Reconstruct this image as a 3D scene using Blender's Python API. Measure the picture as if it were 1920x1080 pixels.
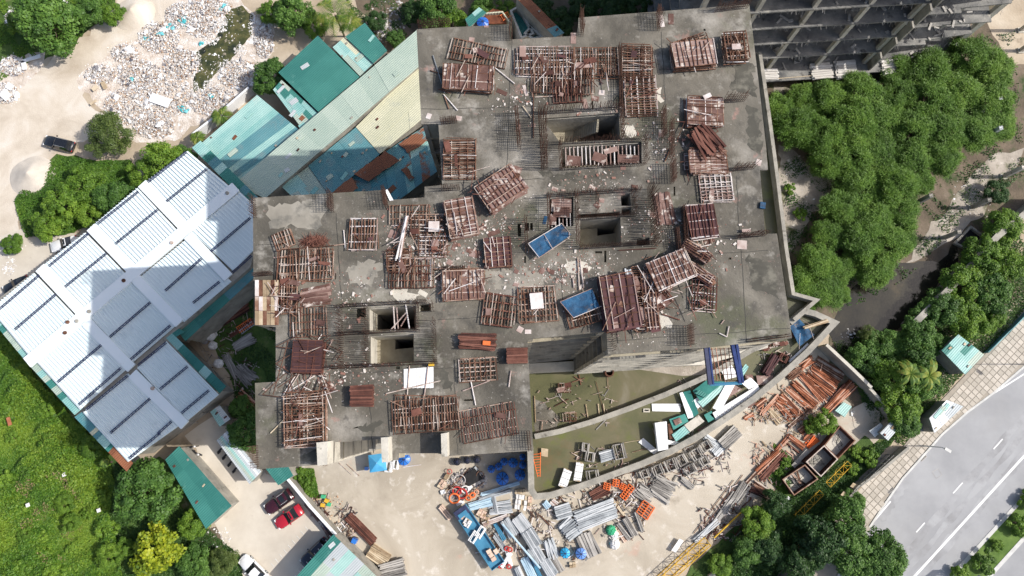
import bpy, math, random
import numpy as np
from mathutils import Vector, noise
from mathutils.geometry import tessellate_polygon
random.seed(7)
RNG = np.random.default_rng(7)
SC = bpy.context.scene
COL = SC.collection
for o in list(bpy.data.objects):
    bpy.data.objects.remove(o)

# ------------------------------------------------------------------ camera, sky, sun
H = 100.0; F = 1280.0; NY = 770.0
TH = math.atan((NY - 540) / F)
cd = bpy.data.cameras.new('camera'); cam = bpy.data.objects.new('camera', cd); COL.objects.link(cam)
cam.location = (0, 0, H); cam.rotation_euler = (TH, 0, 0)
cd.sensor_width = 36; cd.lens = 36 * F / 1920; cd.clip_end = 3000; cd.clip_start = 1
SC.camera = cam
EL = math.radians(43.5)
w = bpy.data.worlds.new('World'); SC.world = w; w.use_nodes = True
nt = w.node_tree; nt.nodes.clear()
sky = nt.nodes.new('ShaderNodeTexSky'); sky.sky_type = 'NISHITA'; sky.sun_disc = False
sky.sun_elevation = EL; sky.sun_rotation = math.radians(90); sky.air_density = 1.0; sky.dust_density = 3.0; sky.ozone_density = 0.6
bg = nt.nodes.new('ShaderNodeBackground'); bg.inputs[1].default_value = 0.15
wo = nt.nodes.new('ShaderNodeOutputWorld')
nt.links.new(sky.outputs[0], bg.inputs[0]); nt.links.new(bg.outputs[0], wo.inputs[0])
sd = bpy.data.lights.new('sun', 'SUN'); sd.energy = 4.3; sd.angle = math.radians(0.5); sd.color = (1, 0.95, 0.88)
sun = bpy.data.objects.new('sun', sd); COL.objects.link(sun)
sun.rotation_euler = Vector((math.cos(EL), 0.0, math.sin(EL))).to_track_quat('Z', 'Y').to_euler()
SC.view_settings.view_transform = 'Standard'; SC.view_settings.look = 'None'
SC.view_settings.exposure = 0.16; SC.view_settings.gamma = 1; SC.view_settings.use_curve_mapping = False
try:
    SC.cycles.max_bounces = 6; SC.cycles.diffuse_bounces = 3; SC.cycles.transparent_max_bounces = 4
except Exception:
    pass

def P(u, v, z=0.0):
    a = (u - 960) / F; b = -(v - 540) / F
    c, s = math.cos(TH), math.sin(TH)
    t = (H - z) / (c - b * s)
    return Vector((a * t, (b * c + s) * t, z))
def mpp(u, v, z=0.0):
    return (P(u + 1, v, z) - P(u, v, z)).length
R = 40.0      # tower roof level
POD = 6.0     # podium deck level

# ------------------------------------------------------------------ materials
def new_mat(name):
    m = bpy.data.materials.new(name); m.use_nodes = True
    return m, m.node_tree, m.node_tree.nodes['Principled BSDF']
def ramp(nt, cols):
    r = nt.nodes.new('ShaderNodeValToRGB'); e = r.color_ramp.elements
    while len(e) < len(cols): e.new(0.5)
    for k, (p, c) in zip(e, cols):
        k.position = p; k.color = (*c, 1)
    return r
def M(name, cols, scale=0.5, rough=0.85, bump=0.0, bscale=4.0, metal=0.0, rnd=None, rv=0.35, spots=(), wave=None, spec=0.3, detail=6, distort=0.0):
    m, nt, bs = new_mat(name); N = nt.nodes.new; L = nt.links.new
    geo = N('ShaderNodeNewGeometry')
    nz = N('ShaderNodeTexNoise'); nz.inputs['Scale'].default_value = scale; nz.inputs['Detail'].default_value = detail
    nz.inputs['Roughness'].default_value = 0.62; nz.inputs['Distortion'].default_value = distort
    L(geo.outputs['Position'], nz.inputs['Vector'])
    rp = ramp(nt, cols); fac = nz.outputs[0]
    if rnd:
        rsrc = N('ShaderNodeObjectInfo').outputs['Random'] if rnd == 'object' else geo.outputs['Random Per Island']
        mx = N('ShaderNodeMath'); mx.operation = 'MULTIPLY_ADD'; mx.inputs[1].default_value = rv; L(rsrc, mx.inputs[0])
        sb = N('ShaderNodeMath'); sb.operation = 'SUBTRACT'; L(nz.outputs[0], sb.inputs[0]); sb.inputs[1].default_value = rv / 2
        L(sb.outputs[0], mx.inputs[2]); fac = mx.outputs[0]
    L(fac, rp.inputs[0]); col = rp.outputs[0]
    for k, (c, sc, lo, hi) in enumerate(spots):
        n2 = N('ShaderNodeTexNoise'); n2.inputs['Scale'].default_value = sc; n2.inputs['Detail'].default_value = 8
        n2.inputs['Roughness'].default_value = 0.65
        mp = N('ShaderNodeMapping'); mp.inputs['Location'].default_value = (17.3 * (k + 1), 9.1 * (k + 1), 3 * k)
        L(geo.outputs['Position'], mp.inputs[0]); L(mp.outputs[0], n2.inputs['Vector'])
        mr = N('ShaderNodeMapRange'); mr.inputs[1].default_value = lo; mr.inputs[2].default_value = hi
        L(n2.outputs[0], mr.inputs[0])
        mc = N('ShaderNodeMix'); mc.data_type = 'RGBA'; L(mr.outputs[0], mc.inputs[0]); L(col, mc.inputs[6]); mc.inputs[7].default_value = (*c, 1)
        col = mc.outputs[2]
    L(col, bs.inputs['Base Color'])
    bs.inputs['Roughness'].default_value = rough; bs.inputs['Metallic'].default_value = metal
    bs.inputs['Specular IOR Level'].default_value = spec
    h = None
    if wave is not None:
        mp = N('ShaderNodeMapping'); mp.inputs['Rotation'].default_value = (0, 0, wave[0])
        L(geo.outputs['Position'], mp.inputs[0])
        wv = N('ShaderNodeTexWave'); wv.inputs['Scale'].default_value = wave[1]; wv.wave_profile = 'SIN'
        L(mp.outputs[0], wv.inputs[0]); h = wv.outputs[1]
        b0 = N('ShaderNodeBump'); b0.inputs['Strength'].default_value = wave[2]; b0.inputs['Distance'].default_value = 0.08
        L(h, b0.inputs['Height']); L(b0.outputs[0], bs.inputs['Normal'])
    elif bump:
        n3 = N('ShaderNodeTexNoise'); n3.inputs['Scale'].default_value = bscale; n3.inputs['Detail'].default_value = 6
        L(geo.outputs['Position'], n3.inputs['Vector'])
        b0 = N('ShaderNodeBump'); b0.inputs['Strength'].default_value = bump; b0.inputs['Distance'].default_value = 0.15
        L(n3.outputs[0], b0.inputs['Height']); L(b0.outputs[0], bs.inputs['Normal'])
    return m
def leafmat(name, c0, c1, c2, trans=0.25, scale=0.35):
    m, nt, bs = new_mat(name); N = nt.nodes.new; L = nt.links.new
    geo = N('ShaderNodeNewGeometry'); oi = N('ShaderNodeObjectInfo')
    nz = N('ShaderNodeTexNoise'); nz.inputs['Scale'].default_value = scale; nz.inputs['Detail'].default_value = 3
    L(geo.outputs['Position'], nz.inputs['Vector'])
    a = N('ShaderNodeMath'); a.operation = 'MULTIPLY_ADD'; L(geo.outputs['Random Per Island'], a.inputs[0]); a.inputs[1].default_value = 0.4; L(nz.outputs[0], a.inputs[2])
    b = N('ShaderNodeMath'); b.operation = 'MULTIPLY_ADD'; L(oi.outputs['Random'], b.inputs[0]); b.inputs[1].default_value = 0.22; L(a.outputs[0], b.inputs[2])
    c = N('ShaderNodeMath'); c.operation = 'SUBTRACT'; L(b.outputs[0], c.inputs[0]); c.inputs[1].default_value = 0.3
    rp = ramp(nt, [(0.15, c0), (0.5, c1), (0.85, c2)]); L(c.outputs[0], rp.inputs[0])
    L(rp.outputs[0], bs.inputs['Base Color']); bs.inputs['Roughness'].default_value = 0.55; bs.inputs['Specular IOR Level'].default_value = 0.35
    tr = N('ShaderNodeBsdfTranslucent'); L(rp.outputs[0], tr.inputs[0])
    mx = N('ShaderNodeMixShader'); mx.inputs[0].default_value = trans
    out = nt.nodes['Material Output']; L(bs.outputs[0], mx.inputs[1]); L(tr.outputs[0], mx.inputs[2]); L(mx.outputs[0], out.inputs[0])
    return m
def glass_water(name, cols, scale, rough=0.08):
    return M(name, cols, scale, rough=rough, bump=0.06, bscale=3.0, spec=0.5)

m_ground = M('dusty_soil', [(0.3, (0.30, 0.235, 0.165)), (0.55, (0.46, 0.385, 0.29)), (0.75, (0.56, 0.49, 0.39))], 0.12, bump=0.3, bscale=3, spots=[((0.22, 0.17, 0.12), 0.35, 0.58, 0.75)])
m_path = M('pale_track', [(0.25, (0.40, 0.335, 0.26)), (0.5, (0.56, 0.495, 0.41)), (0.75, (0.68, 0.64, 0.58))], 0.18, bump=0.25, bscale=5, distort=0.6)
m_sand = M('sand', [(0.3, (0.48, 0.43, 0.37)), (0.7, (0.64, 0.58, 0.5))], 0.6, bump=0.35, bscale=9)
m_yard = M('yard_concrete', [(0.25, (0.30, 0.26, 0.205)), (0.5, (0.45, 0.40, 0.325)), (0.75, (0.56, 0.515, 0.44))], 0.10, bump=0.15, bscale=6, distort=0.8,
           spots=[((0.66, 0.62, 0.56), 0.5, 0.56, 0.72), ((0.26, 0.22, 0.17), 0.28, 0.6, 0.78), ((0.50, 0.30, 0.23), 0.17, 0.62, 0.8)])
m_park = M('parking_concrete', [(0.25, (0.46, 0.41, 0.34)), (0.6, (0.58, 0.53, 0.45)), (0.8, (0.66, 0.61, 0.53))], 0.2, bump=0.1, bscale=7, spots=[((0.40, 0.35, 0.28), 0.5, 0.62, 0.8)])
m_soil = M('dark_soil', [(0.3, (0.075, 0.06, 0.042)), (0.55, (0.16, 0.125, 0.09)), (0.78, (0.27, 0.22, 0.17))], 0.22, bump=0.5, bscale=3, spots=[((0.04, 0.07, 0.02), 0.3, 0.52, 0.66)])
m_oldconc = M('old_ground_slab', [(0.3, (0.20, 0.17, 0.14)), (0.5, (0.36, 0.32, 0.27)), (0.7, (0.50, 0.45, 0.39))], 0.25, bump=0.35, bscale=5, spots=[((0.09, 0.10, 0.04), 0.35, 0.54, 0.68), ((0.62, 0.57, 0.5), 0.6, 0.6, 0.7)])
m_swater = glass_water('creek_water', [(0.3, (0.012, 0.012, 0.010)), (0.6, (0.035, 0.032, 0.022)), (0.8, (0.09, 0.07, 0.04))], 0.25)
m_pond = M('pond_water', [(0.3, (0.02, 0.03, 0.02)), (0.5, (0.07, 0.075, 0.03)), (0.7, (0.16, 0.14, 0.06))], 0.6, rough=0.25, bump=.1, bscale=4, spots=[((0.34, 0.29, 0.22), .8, .60, .66), ((0.02, 0.025, 0.02), .5, .55, .65)])
m_weed = M('weedy_ground', [(0.3, (0.035, 0.07, 0.015)), (0.55, (0.07, 0.12, 0.025)), (0.75, (0.17, 0.17, 0.07))], 0.4, bump=0.6, bscale=5, spots=[((0.26, 0.21, 0.14), 0.3, 0.6, 0.72)])
m_rubble_g = M('rubble_ground', [(0.3, (0.42, 0.34, 0.27)), (0.5, (0.58, 0.51, 0.44)), (0.7, (0.74, 0.70, 0.66))], 0.6, bump=0.8, bscale=4, spots=[((0.78, 0.77, 0.76), 0.8, 0.56, 0.62), ((0.36, 0.26, 0.2), 1.1, 0.6, 0.7)])
m_road = M('road_surface', [(0.3, (0.27, 0.275, 0.285)), (0.6, (0.345, 0.35, 0.36)), (0.8, (0.39, 0.395, 0.405))], 0.15, bump=0.05, bscale=20, spots=[((0.30, 0.30, 0.30), 0.08, 0.52, 0.75), ((0.24, 0.235, 0.23), 0.9, 0.66, 0.76)])
m_pave = M('paving', [(0.3, (0.40, 0.365, 0.31)), (0.7, (0.52, 0.475, 0.41))], 0.5, rnd='object', rv=0.5)
m_joint = M('paving_joint', [(0.3, (0.28, 0.25, 0.21)), (0.7, (0.38, 0.34, 0.28))], 1.0)
m_curb = M('curb_concrete', [(0.3, (0.45, 0.45, 0.43)), (0.7, (0.62, 0.62, 0.60))], 1.0)
m_line = M('road_paint', [(0.3, (0.72, 0.72, 0.72)), (0.7, (0.8, 0.8, 0.8))], 3)
m_lawn = M('lawn', [(0.3, (0.06, 0.12, 0.02)), (0.7, (0.14, 0.22, 0.05))], 0.6, bump=0.4, bscale=14)

m_roofc = M('weathered_roof_concrete', [(0.28, (0.052, 0.048, 0.040)), (0.44, (0.098, 0.090, 0.074)), (0.60, (0.165, 0.151, 0.125)), (0.8, (0.27, 0.25, 0.208))], 0.13, bump=0.25, bscale=5, distort=0.7,
            spots=[((0.10, 0.11, 0.06), 0.10, 0.56, 0.72), ((0.32, 0.30, 0.265), 0.17, 0.52, 0.72), ((0.07, 0.066, 0.058), 0.24, 0.56, 0.68), ((0.40, 0.38, 0.34), 0.5, 0.56, 0.80), ((0.34, 0.20, 0.17), 0.5, 0.62, 0.74), ((0.42, 0.40, 0.37), 3.6, 0.62, 0.76), ((0.075, 0.07, 0.065), 1.1, 0.60, 0.75)])
m_conc = M('grey_concrete', [(0.3, (0.20, 0.195, 0.175)), (0.5, (0.30, 0.285, 0.25)), (0.75, (0.42, 0.40, 0.35))], 0.5, bump=0.25, bscale=5, spots=[((0.14, 0.13, 0.11), 0.9, 0.58, 0.7)])
m_pale = M('pale_concrete', [(0.3, (0.40, 0.38, 0.33)), (0.6, (0.56, 0.53, 0.46)), (0.8, (0.66, 0.63, 0.56))], 0.6, bump=0.2, bscale=6, spots=[((0.24, 0.22, 0.18), 0.8, 0.6, 0.7)])
m_lower = M('lower_floor_concrete', [(0.3, (0.26, 0.23, 0.17)), (0.6, (0.40, 0.36, 0.27)), (0.8, (0.48, 0.44, 0.35))], 0.6, bump=0.2, bscale=6)
m_deck = M('wet_algae_deck', [(0.28, (0.055, 0.058, 0.028)), (0.5, (0.105, 0.105, 0.05)), (0.66, (0.145, 0.13, 0.075)), (0.82, (0.24, 0.22, 0.17))], 0.11, rough=0.35, bump=0.05, bscale=3, distort=0.8,
           spots=[((0.17, 0.10, 0.045), 0.10, 0.60, 0.75), ((0.12, 0.14, 0.03), 0.3, 0.56, 0.72)], spec=0.4)
m_rebar = M('rusty_rebar', [(0.3, (0.05, 0.028, 0.02)), (0.7, (0.13, 0.065, 0.045))], 0.8, rough=0.9)
m_rust = M('rusty_formwork_steel', [(0.22, (0.07, 0.032, 0.02)), (0.42, (0.15, 0.070, 0.043)), (0.58, (0.225, 0.125, 0.085)), (0.70, (0.34, 0.235, 0.18)), (0.84, (0.50, 0.43, 0.38))], 1.2, rnd='object', rv=0.7, bump=0.2)
m_rust2 = M('dark_rusty_steel', [(0.25, (0.05, 0.022, 0.018)), (0.5, (0.11, 0.042, 0.03)), (0.75, (0.19, 0.085, 0.062))], 0.7, rnd='object', rv=0.5, bump=0.2)
m_rustw = M('whitened_steel_tube', [(0.25, (0.30, 0.20, 0.17)), (0.5, (0.52, 0.45, 0.42)), (0.75, (0.70, 0.67, 0.66))], 0.7, rnd='object', rv=0.5)
m_ply = M('red_film_plywood', [(0.25, (0.10, 0.052, 0.042)), (0.5, (0.18, 0.105, 0.088)), (0.75, (0.29, 0.20, 0.175))], 0.7, rnd='object', rv=0.7, spots=[((0.56, 0.50, 0.45), 0.9, 0.54, 0.62), ((0.10, 0.045, 0.03), 1.5, 0.58, 0.66)])
m_plyd = M('dark_plywood', [(0.25, (0.045, 0.022, 0.024)), (0.75, (0.11, 0.05, 0.05))], 0.5, rnd='object', rv=0.4, spots=[((0.4, 0.36, 0.34), 1.3, 0.66, 0.72)])
m_wood = M('weathered_timber', [(0.25, (0.26, 0.19, 0.12)), (0.5, (0.42, 0.33, 0.22)), (0.75, (0.58, 0.49, 0.36))], 1.0, rnd='object', rv=0.6)
m_orange = M('orange_primed_steel', [(0.22, (0.11, 0.038, 0.02)), (0.45, (0.27, 0.09, 0.042)), (0.62, (0.42, 0.155, 0.08)), (0.82, (0.55, 0.34, 0.25))], 0.6, rnd='object', rv=0.75)
m_orangeb = M('bright_orange_paint', [(0.3, (0.62, 0.12, 0.03)), (0.7, (0.78, 0.20, 0.06))], 1.0)
m_galv = M('galvanised_steel', [(0.22, (0.24, 0.26, 0.28)), (0.5, (0.42, 0.45, 0.47)), (0.78, (0.58, 0.60, 0.62))], 0.7, rnd='object', rv=0.6, rough=0.5, metal=0.2)
m_galvd = M('dull_grey_steel', [(0.22, (0.16, 0.15, 0.14)), (0.5, (0.29, 0.275, 0.255)), (0.78, (0.44, 0.42, 0.39))], 0.7, rnd='object', rv=0.6, rough=0.6)
m_lblue = M('light_blue_steel', [(0.25, (0.33, 0.47, 0.58)), (0.7, (0.52, 0.68, 0.78))], 0.7, rnd='object', rv=0.5, rough=0.5)
m_white = M('white_sheet_metal', [(0.3, (0.72, 0.73, 0.74)), (0.6, (0.80, 0.81, 0.82))], 0.4, rough=0.5, spots=[((0.45, 0.42, 0.38), 0.8, 0.68, 0.8)])
m_flash = M('pale_flashing', [(0.3, (0.72, 0.79, 0.82)), (0.6, (0.78, 0.83, 0.85))], 0.3, rough=0.5, spots=[((0.60, 0.60, 0.57), 0.9, 0.64, 0.78)])
m_hall = M('white_hall_roof', [(0.3, (0.64, 0.74, 0.77)), (0.6, (0.72, 0.80, 0.82))], 0.15, rough=0.55, spots=[((0.50, 0.58, 0.60), 0.25, 0.58, 0.8), ((0.50, 0.47, 0.42), 1.6, 0.70, 0.78)])
m_navy = M('navy_steel', [(0.3, (0.02, 0.025, 0.06)), (0.7, (0.05, 0.06, 0.13))], 1.0, rough=0.5)
m_black = M('black_rubber', [(0.3, (0.012, 0.012, 0.013)), (0.7, (0.03, 0.03, 0.032))], 1.0, rough=0.7)
m_dark = M('dark_shadowy_lining', [(0.3, (0.03, 0.03, 0.028)), (0.7, (0.07, 0.068, 0.06))], 0.8)  # plain dark grey for slab joints and the hatch frame
m_blue = M('blue_tarpaulin', [(0.3, (0.03, 0.04, 0.06)), (0.48, (0.015, 0.065, 0.14)), (0.72, (0.03, 0.125, 0.25))], 1.1, rough=0.7, spots=[((0.16, 0.13, 0.11), 0.9, 0.58, 0.7)], bump=0.8, bscale=1.5)
m_tank = M('blue_plastic', [(0.3, (0.015, 0.11, 0.50)), (0.7, (0.03, 0.20, 0.62))], 0.5, rough=0.35, spec=0.5)
m_tank2 = M('pale_blue_plastic', [(0.3, (0.10, 0.24, 0.62)), (0.7, (0.18, 0.34, 0.72))], 0.5, rough=0.35, spec=0.5)
m_tank3 = M('cyan_plastic', [(0.3, (0.02, 0.34, 0.66)), (0.7, (0.05, 0.44, 0.76))], 0.5, rough=0.35, spec=0.5)
m_truck = M('truck_blue_paint', [(0.3, (0.03, 0.15, 0.27)), (0.7, (0.08, 0.27, 0.42))], 0.6, rough=0.4, spec=0.5, spots=[((0.3, 0.2, 0.14), 0.9, 0.66, 0.74)])
m_yellow = M('yellow_crane_paint', [(0.3, (0.50, 0.30, 0.03)), (0.7, (0.68, 0.43, 0.05))], 0.8)
m_green = M('green_plastic', [(0.3, (0.03, 0.30, 0.15)), (0.7, (0.08, 0.42, 0.22))], 0.8)
m_teald = M('spoiled_teal_panel', [(0.3, (0.03, 0.17, 0.15)), (0.7, (0.06, 0.27, 0.23))], 0.5, rough=0.5)
m_pink = M('pinkish_pallet_wood', [(0.3, (0.50, 0.35, 0.27)), (0.7, (0.68, 0.53, 0.43))], 0.9, rnd='object', rv=0.4)
m_red = M('red_paint', [(0.3, (0.38, 0.03, 0.03)), (0.7, (0.52, 0.06, 0.05))], 0.8)
m_bark = M('bark', [(0.3, (0.08, 0.06, 0.045)), (0.7, (0.18, 0.14, 0.10))], 1.5, bump=0.5, bscale=8)
DIR1 = math.radians(45)
def sheetmat(name, lo, hi, rot=DIR1, sc=1.1, spots=()):
    return M(name, [(0.3, lo), (0.7, hi)], 0.25, rough=0.55, rnd='object', rv=0.3, wave=(rot, sc, 0.5), spots=spots)
RSP = [((0.24, 0.085, 0.035), 0.35, 0.52, 0.62)]
s_teal = sheetmat('dark_teal_sheet', (0.03, 0.155, 0.135), (0.05, 0.21, 0.18), spots=[((0.10, 0.26, 0.23), 0.5, 0.6, 0.75)])
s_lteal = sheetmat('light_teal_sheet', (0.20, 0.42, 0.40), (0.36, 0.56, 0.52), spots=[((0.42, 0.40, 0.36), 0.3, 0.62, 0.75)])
s_gg = sheetmat('grey_green_sheet', (0.33, 0.42, 0.36), (0.42, 0.50, 0.43), spots=[((0.48, 0.44, 0.38), 0.2, 0.6, 0.75)])
s_cream = sheetmat('cream_sheet', (0.50, 0.50, 0.36), (0.58, 0.57, 0.42), spots=[((0.42, 0.44, 0.36), 0.4, 0.55, 0.75)])
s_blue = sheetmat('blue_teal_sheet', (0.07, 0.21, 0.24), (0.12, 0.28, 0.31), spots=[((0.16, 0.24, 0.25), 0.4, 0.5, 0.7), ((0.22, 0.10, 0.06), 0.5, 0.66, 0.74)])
s_rust = sheetmat('rusted_sheet', (0.16, 0.06, 0.03), (0.30, 0.12, 0.06), spots=[((0.12, 0.26, 0.28), 0.3, 0.60, 0.68)])
s_mix = sheetmat('rust_streaked_sheet', (0.07, 0.24, 0.29), (0.12, 0.30, 0.33), spots=RSP)
s_grey = sheetmat('pale_grey_sheet', (0.42, 0.46, 0.48), (0.52, 0.56, 0.57))
s_white = sheetmat('white_sheet', (0.66, 0.68, 0.70), (0.76, 0.78, 0.80))
s_bl = sheetmat('bright_blue_sheet', (0.10, 0.22, 0.60), (0.16, 0.28, 0.66))
s_red = sheetmat('faded_red_sheet', (0.45, 0.12, 0.10), (0.55, 0.2, 0.17))

# ------------------------------------------------------------------ object helpers
FR = {}
def tag(o, label=None, cat=None, group=None, kind=None):
    if label: o['label'] = label
    if cat: o['category'] = cat
    if group: o['group'] = group
    if kind: o['kind'] = kind
    return o
def thing(name, label, cat, loc=(0, 0, 0), rz=0.0, group=None, rx=0.0, ry=0.0):
    o = bpy.data.objects.new(name, None); COL.objects.link(o)
    o.location = loc; o.rotation_euler = (rx, ry, rz); o.empty_display_size = 0.3
    FR[o.name] = (Vector(loc), rz)
    return tag(o, label, cat, group)
class MB:
    def __init__(s): s.v = []; s.f = []
    def add(s, vs, fs):
        n = len(s.v); s.v += [tuple(v) for v in vs]; s.f += [tuple(i + n for i in f) for f in fs]
        return s
    def box(s, c, d, rz=0.0, rx=0.0):
        hx, hy, hz = d[0] / 2, d[1] / 2, d[2] / 2; cz, sz = math.cos(rz), math.sin(rz); cx, sx = math.cos(rx), math.sin(rx)
        vs = []
        for z in (-hz, hz):
            for x, y in ((-hx, -hy), (hx, -hy), (hx, hy), (-hx, hy)):
                y2 = y * cx - z * sx; z2 = y * sx + z * cx
                vs.append((c[0] + x * cz - y2 * sz, c[1] + x * sz + y2 * cz, c[2] + z2))
        return s.add(vs, BF)
    def bar(s, a, b, r, n=4, r2=None):
        a = Vector(a); b = Vector(b); d = (b - a)
        if d.length < 1e-6: return s
        d.normalize(); u = d.orthogonal().normalized(); w_ = d.cross(u); r2 = r if r2 is None else r2
        vs = []
        for p, rr in ((a, r), (b, r2)):
            for k in range(n):
                t = 2 * math.pi * (k + .5) / n; vs.append(p + u * (rr * math.cos(t)) + w_ * (rr * math.sin(t)))
        fs = [(k, (k + 1) % n, n + (k + 1) % n, n + k) for k in range(n)] + [tuple(range(n - 1, -1, -1)), tuple(range(n, 2 * n))]
        return s.add(vs, fs)
    def prism(s, pts, z0, z1, holes=()):
        loops = [list(pts)] + [list(h) for h in holes]
        def area(l): return sum(l[i][0] * l[(i + 1) % len(l)][1] - l[(i + 1) % len(l)][0] * l[i][1] for i in range(len(l)))
        loops = [l if (area(l) > 0) == (k == 0) else l[::-1] for k, l in enumerate(loops)]
        flat = [p for l in loops for p in l]; n = len(flat)
        tr = tessellate_polygon([[Vector((p[0], p[1], 0)) for p in l] for l in loops])
        vs = [(p[0], p[1], z0) for p in flat] + [(p[0], p[1], z1) for p in flat]; fs = []
        for t in tr:
            a, b, c = t
            A = (flat[b][0] - flat[a][0]) * (flat[c][1] - flat[a][1]) - (flat[b][1] - flat[a][1]) * (flat[c][0] - flat[a][0])
            if A < 0: a, b, c = a, c, b
            fs.append((a + n, b + n, c + n)); fs.append((c, b, a))
        k = 0
        for l in loops:
            m = len(l)
            for i in range(m):
                j = (i + 1) % m; fs.append((k + i, k + j, n + k + j, n + k + i))
            k += m
        return s.add(vs, fs)
    def wall(s, pts, z0, z1, th):
        # a mitred wall of thickness th along a polyline of world points
        q = []
        for p in pts:
            p = Vector((p[0], p[1]))
            if not q or (p - q[-1]).length > 1e-3: q.append(p)
        closed = len(q) > 3 and (q[0] - q[-1]).length < 1e-3
        if closed: q.pop()
        n = len(q); Lf = []; Rt = []
        for i in range(n):
            d1 = (q[i] - q[i - 1]).normalized() if (i > 0 or closed) else None
            d2 = (q[(i + 1) % n] - q[i]).normalized() if (i < n - 1 or closed) else None
            d1 = d1 if d1 is not None else d2; d2 = d2 if d2 is not None else d1
            k = Vector((-d1.y - d2.y, d1.x + d2.x)); k = k.normalized() if k.length > .05 else Vector((-d1.y, d1.x))
            c = max(.4, k.dot(Vector((-d1.y, d1.x)))); Lf.append(q[i] + k * (th / 2 / c)); Rt.append(q[i] - k * (th / 2 / c))
        vs = []
        for i in range(n): vs += [(Lf[i].x, Lf[i].y, z0), (Rt[i].x, Rt[i].y, z0), (Rt[i].x, Rt[i].y, z1), (Lf[i].x, Lf[i].y, z1)]
        fs = []
        for i in range(n if closed else n - 1):
            a = 4 * i; b = 4 * ((i + 1) % n)
            for k in range(4): fs.append((a + k, a + (k + 1) % 4, b + (k + 1) % 4, b + k))
        if not closed: fs += [(0, 3, 2, 1), (4 * n - 4, 4 * n - 3, 4 * n - 2, 4 * n - 1)]
        return s.add(vs, fs)
    def cyl(s, c, r, h, n=16, r2=None):
        return s.bar((c[0], c[1], c[2]), (c[0], c[1], c[2] + h), r, n, r2)
    def build(s, name, mat, parent=None, label=None, cat=None, kind=None, group=None, smooth=False):
        me = bpy.data.meshes.new(name)
        vs = s.v
        if parent is not None:
            lo, rz = FR.get(parent.name, (Vector((0, 0, 0)), 0.0)); c, sn = math.cos(-rz), math.sin(-rz)
            if s.__dict__.get('local') is None:
                vs = [((x - lo.x) * c - (y - lo.y) * sn, (x - lo.x) * sn + (y - lo.y) * c, z - lo.z) for x, y, z in vs]
        me.from_pydata(vs, [], s.f); me.materials.append(mat)
        if smooth: me.polygons.foreach_set('use_smooth', [True] * len(me.polygons))
        o = bpy.data.objects.new(name, me); COL.objects.link(o)
        if parent is not None: o.parent = parent; 
        FR[o.name] = FR.get(parent.name, (Vector((0, 0, 0)), 0.0)) if parent is not None else (Vector((0, 0, 0)), 0.0)
        return tag(o, label, cat, group, kind)
def LMB():
    m = MB(); m.local = True; return m
BF = [(0, 3, 2, 1), (4, 5, 6, 7), (0, 1, 5, 4), (1, 2, 6, 5), (2, 3, 7, 6), (3, 0, 4, 7)]
CUBES = {}
def cube_mesh(mat):
    if mat.name not in CUBES:
        me = bpy.data.meshes.new('bar_' + mat.name)
        me.from_pydata([(-.5, -.5, -.5), (.5, -.5, -.5), (.5, .5, -.5), (-.5, .5, -.5), (-.5, -.5, .5), (.5, -.5, .5), (.5, .5, .5), (-.5, .5, .5)], [], BF)
        me.materials.append(mat); CUBES[mat.name] = me
    return CUBES[mat.name]
def pc(parent, name, mat, c, d, rz=0.0, rx=0.0, ry=0.0):
    o = bpy.data.objects.new(name, cube_mesh(mat)); COL.objects.link(o)
    o.location = c; o.scale = d; o.rotation_euler = (rx, ry, rz)
    if parent is not None: o.parent = parent
    return o
def mesh_np(name, V, Fq, mat, k=4):
    me = bpy.data.meshes.new(name); n = len(V); m = len(Fq)
    me.vertices.add(n); me.vertices.foreach_set('co', np.ascontiguousarray(V, dtype=np.float32).ravel())
    me.loops.add(m * k); me.loops.foreach_set('vertex_index', np.ascontiguousarray(Fq, dtype=np.int32).ravel())
    me.polygons.add(m); me.polygons.foreach_set('loop_start', np.arange(0, m * k, k, dtype=np.int32)); me.polygons.foreach_set('loop_total', np.full(m, k, dtype=np.int32))
    me.update(calc_edges=True); me.materials.append(mat)
    return me
def poly(px, z): return [P(u, v, z) for u, v in px]
def rag(px, amp=4, step=14, seed=1):
    rn = random.Random(seed); out = []
    for i in range(len(px)):
        a, b = px[i], px[(i + 1) % len(px)]; L = math.hypot(b[0] - a[0], b[1] - a[1]); n = max(1, int(L / step))
        for k in range(n):
            t = k / n; out.append((a[0] + (b[0] - a[0]) * t + rn.uniform(-amp, amp), a[1] + (b[1] - a[1]) * t + rn.uniform(-amp, amp)))
    return out
def sheet(name, px, z, mat, kind='structure'):
    m = MB(); pts = poly(px, z)
    tr = tessellate_polygon([pts]); fs = []
    for a, b, c in tr:
        A = (pts[b].x - pts[a].x) * (pts[c].y - pts[a].y) - (pts[b].y - pts[a].y) * (pts[c].x - pts[a].x)
        fs.append((a, b, c) if A > 0 else (a, c, b))
    m.add(pts, fs); return m.build(name, mat, kind=kind)
def axis(A, B, z):
    a = P(*A, z); b = P(*B, z); d = b - a
    c = (a + b) / 2
    return c, d.length, math.atan2(d.y, d.x), mpp((A[0] + B[0]) / 2, (A[1] + B[1]) / 2, z)
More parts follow.
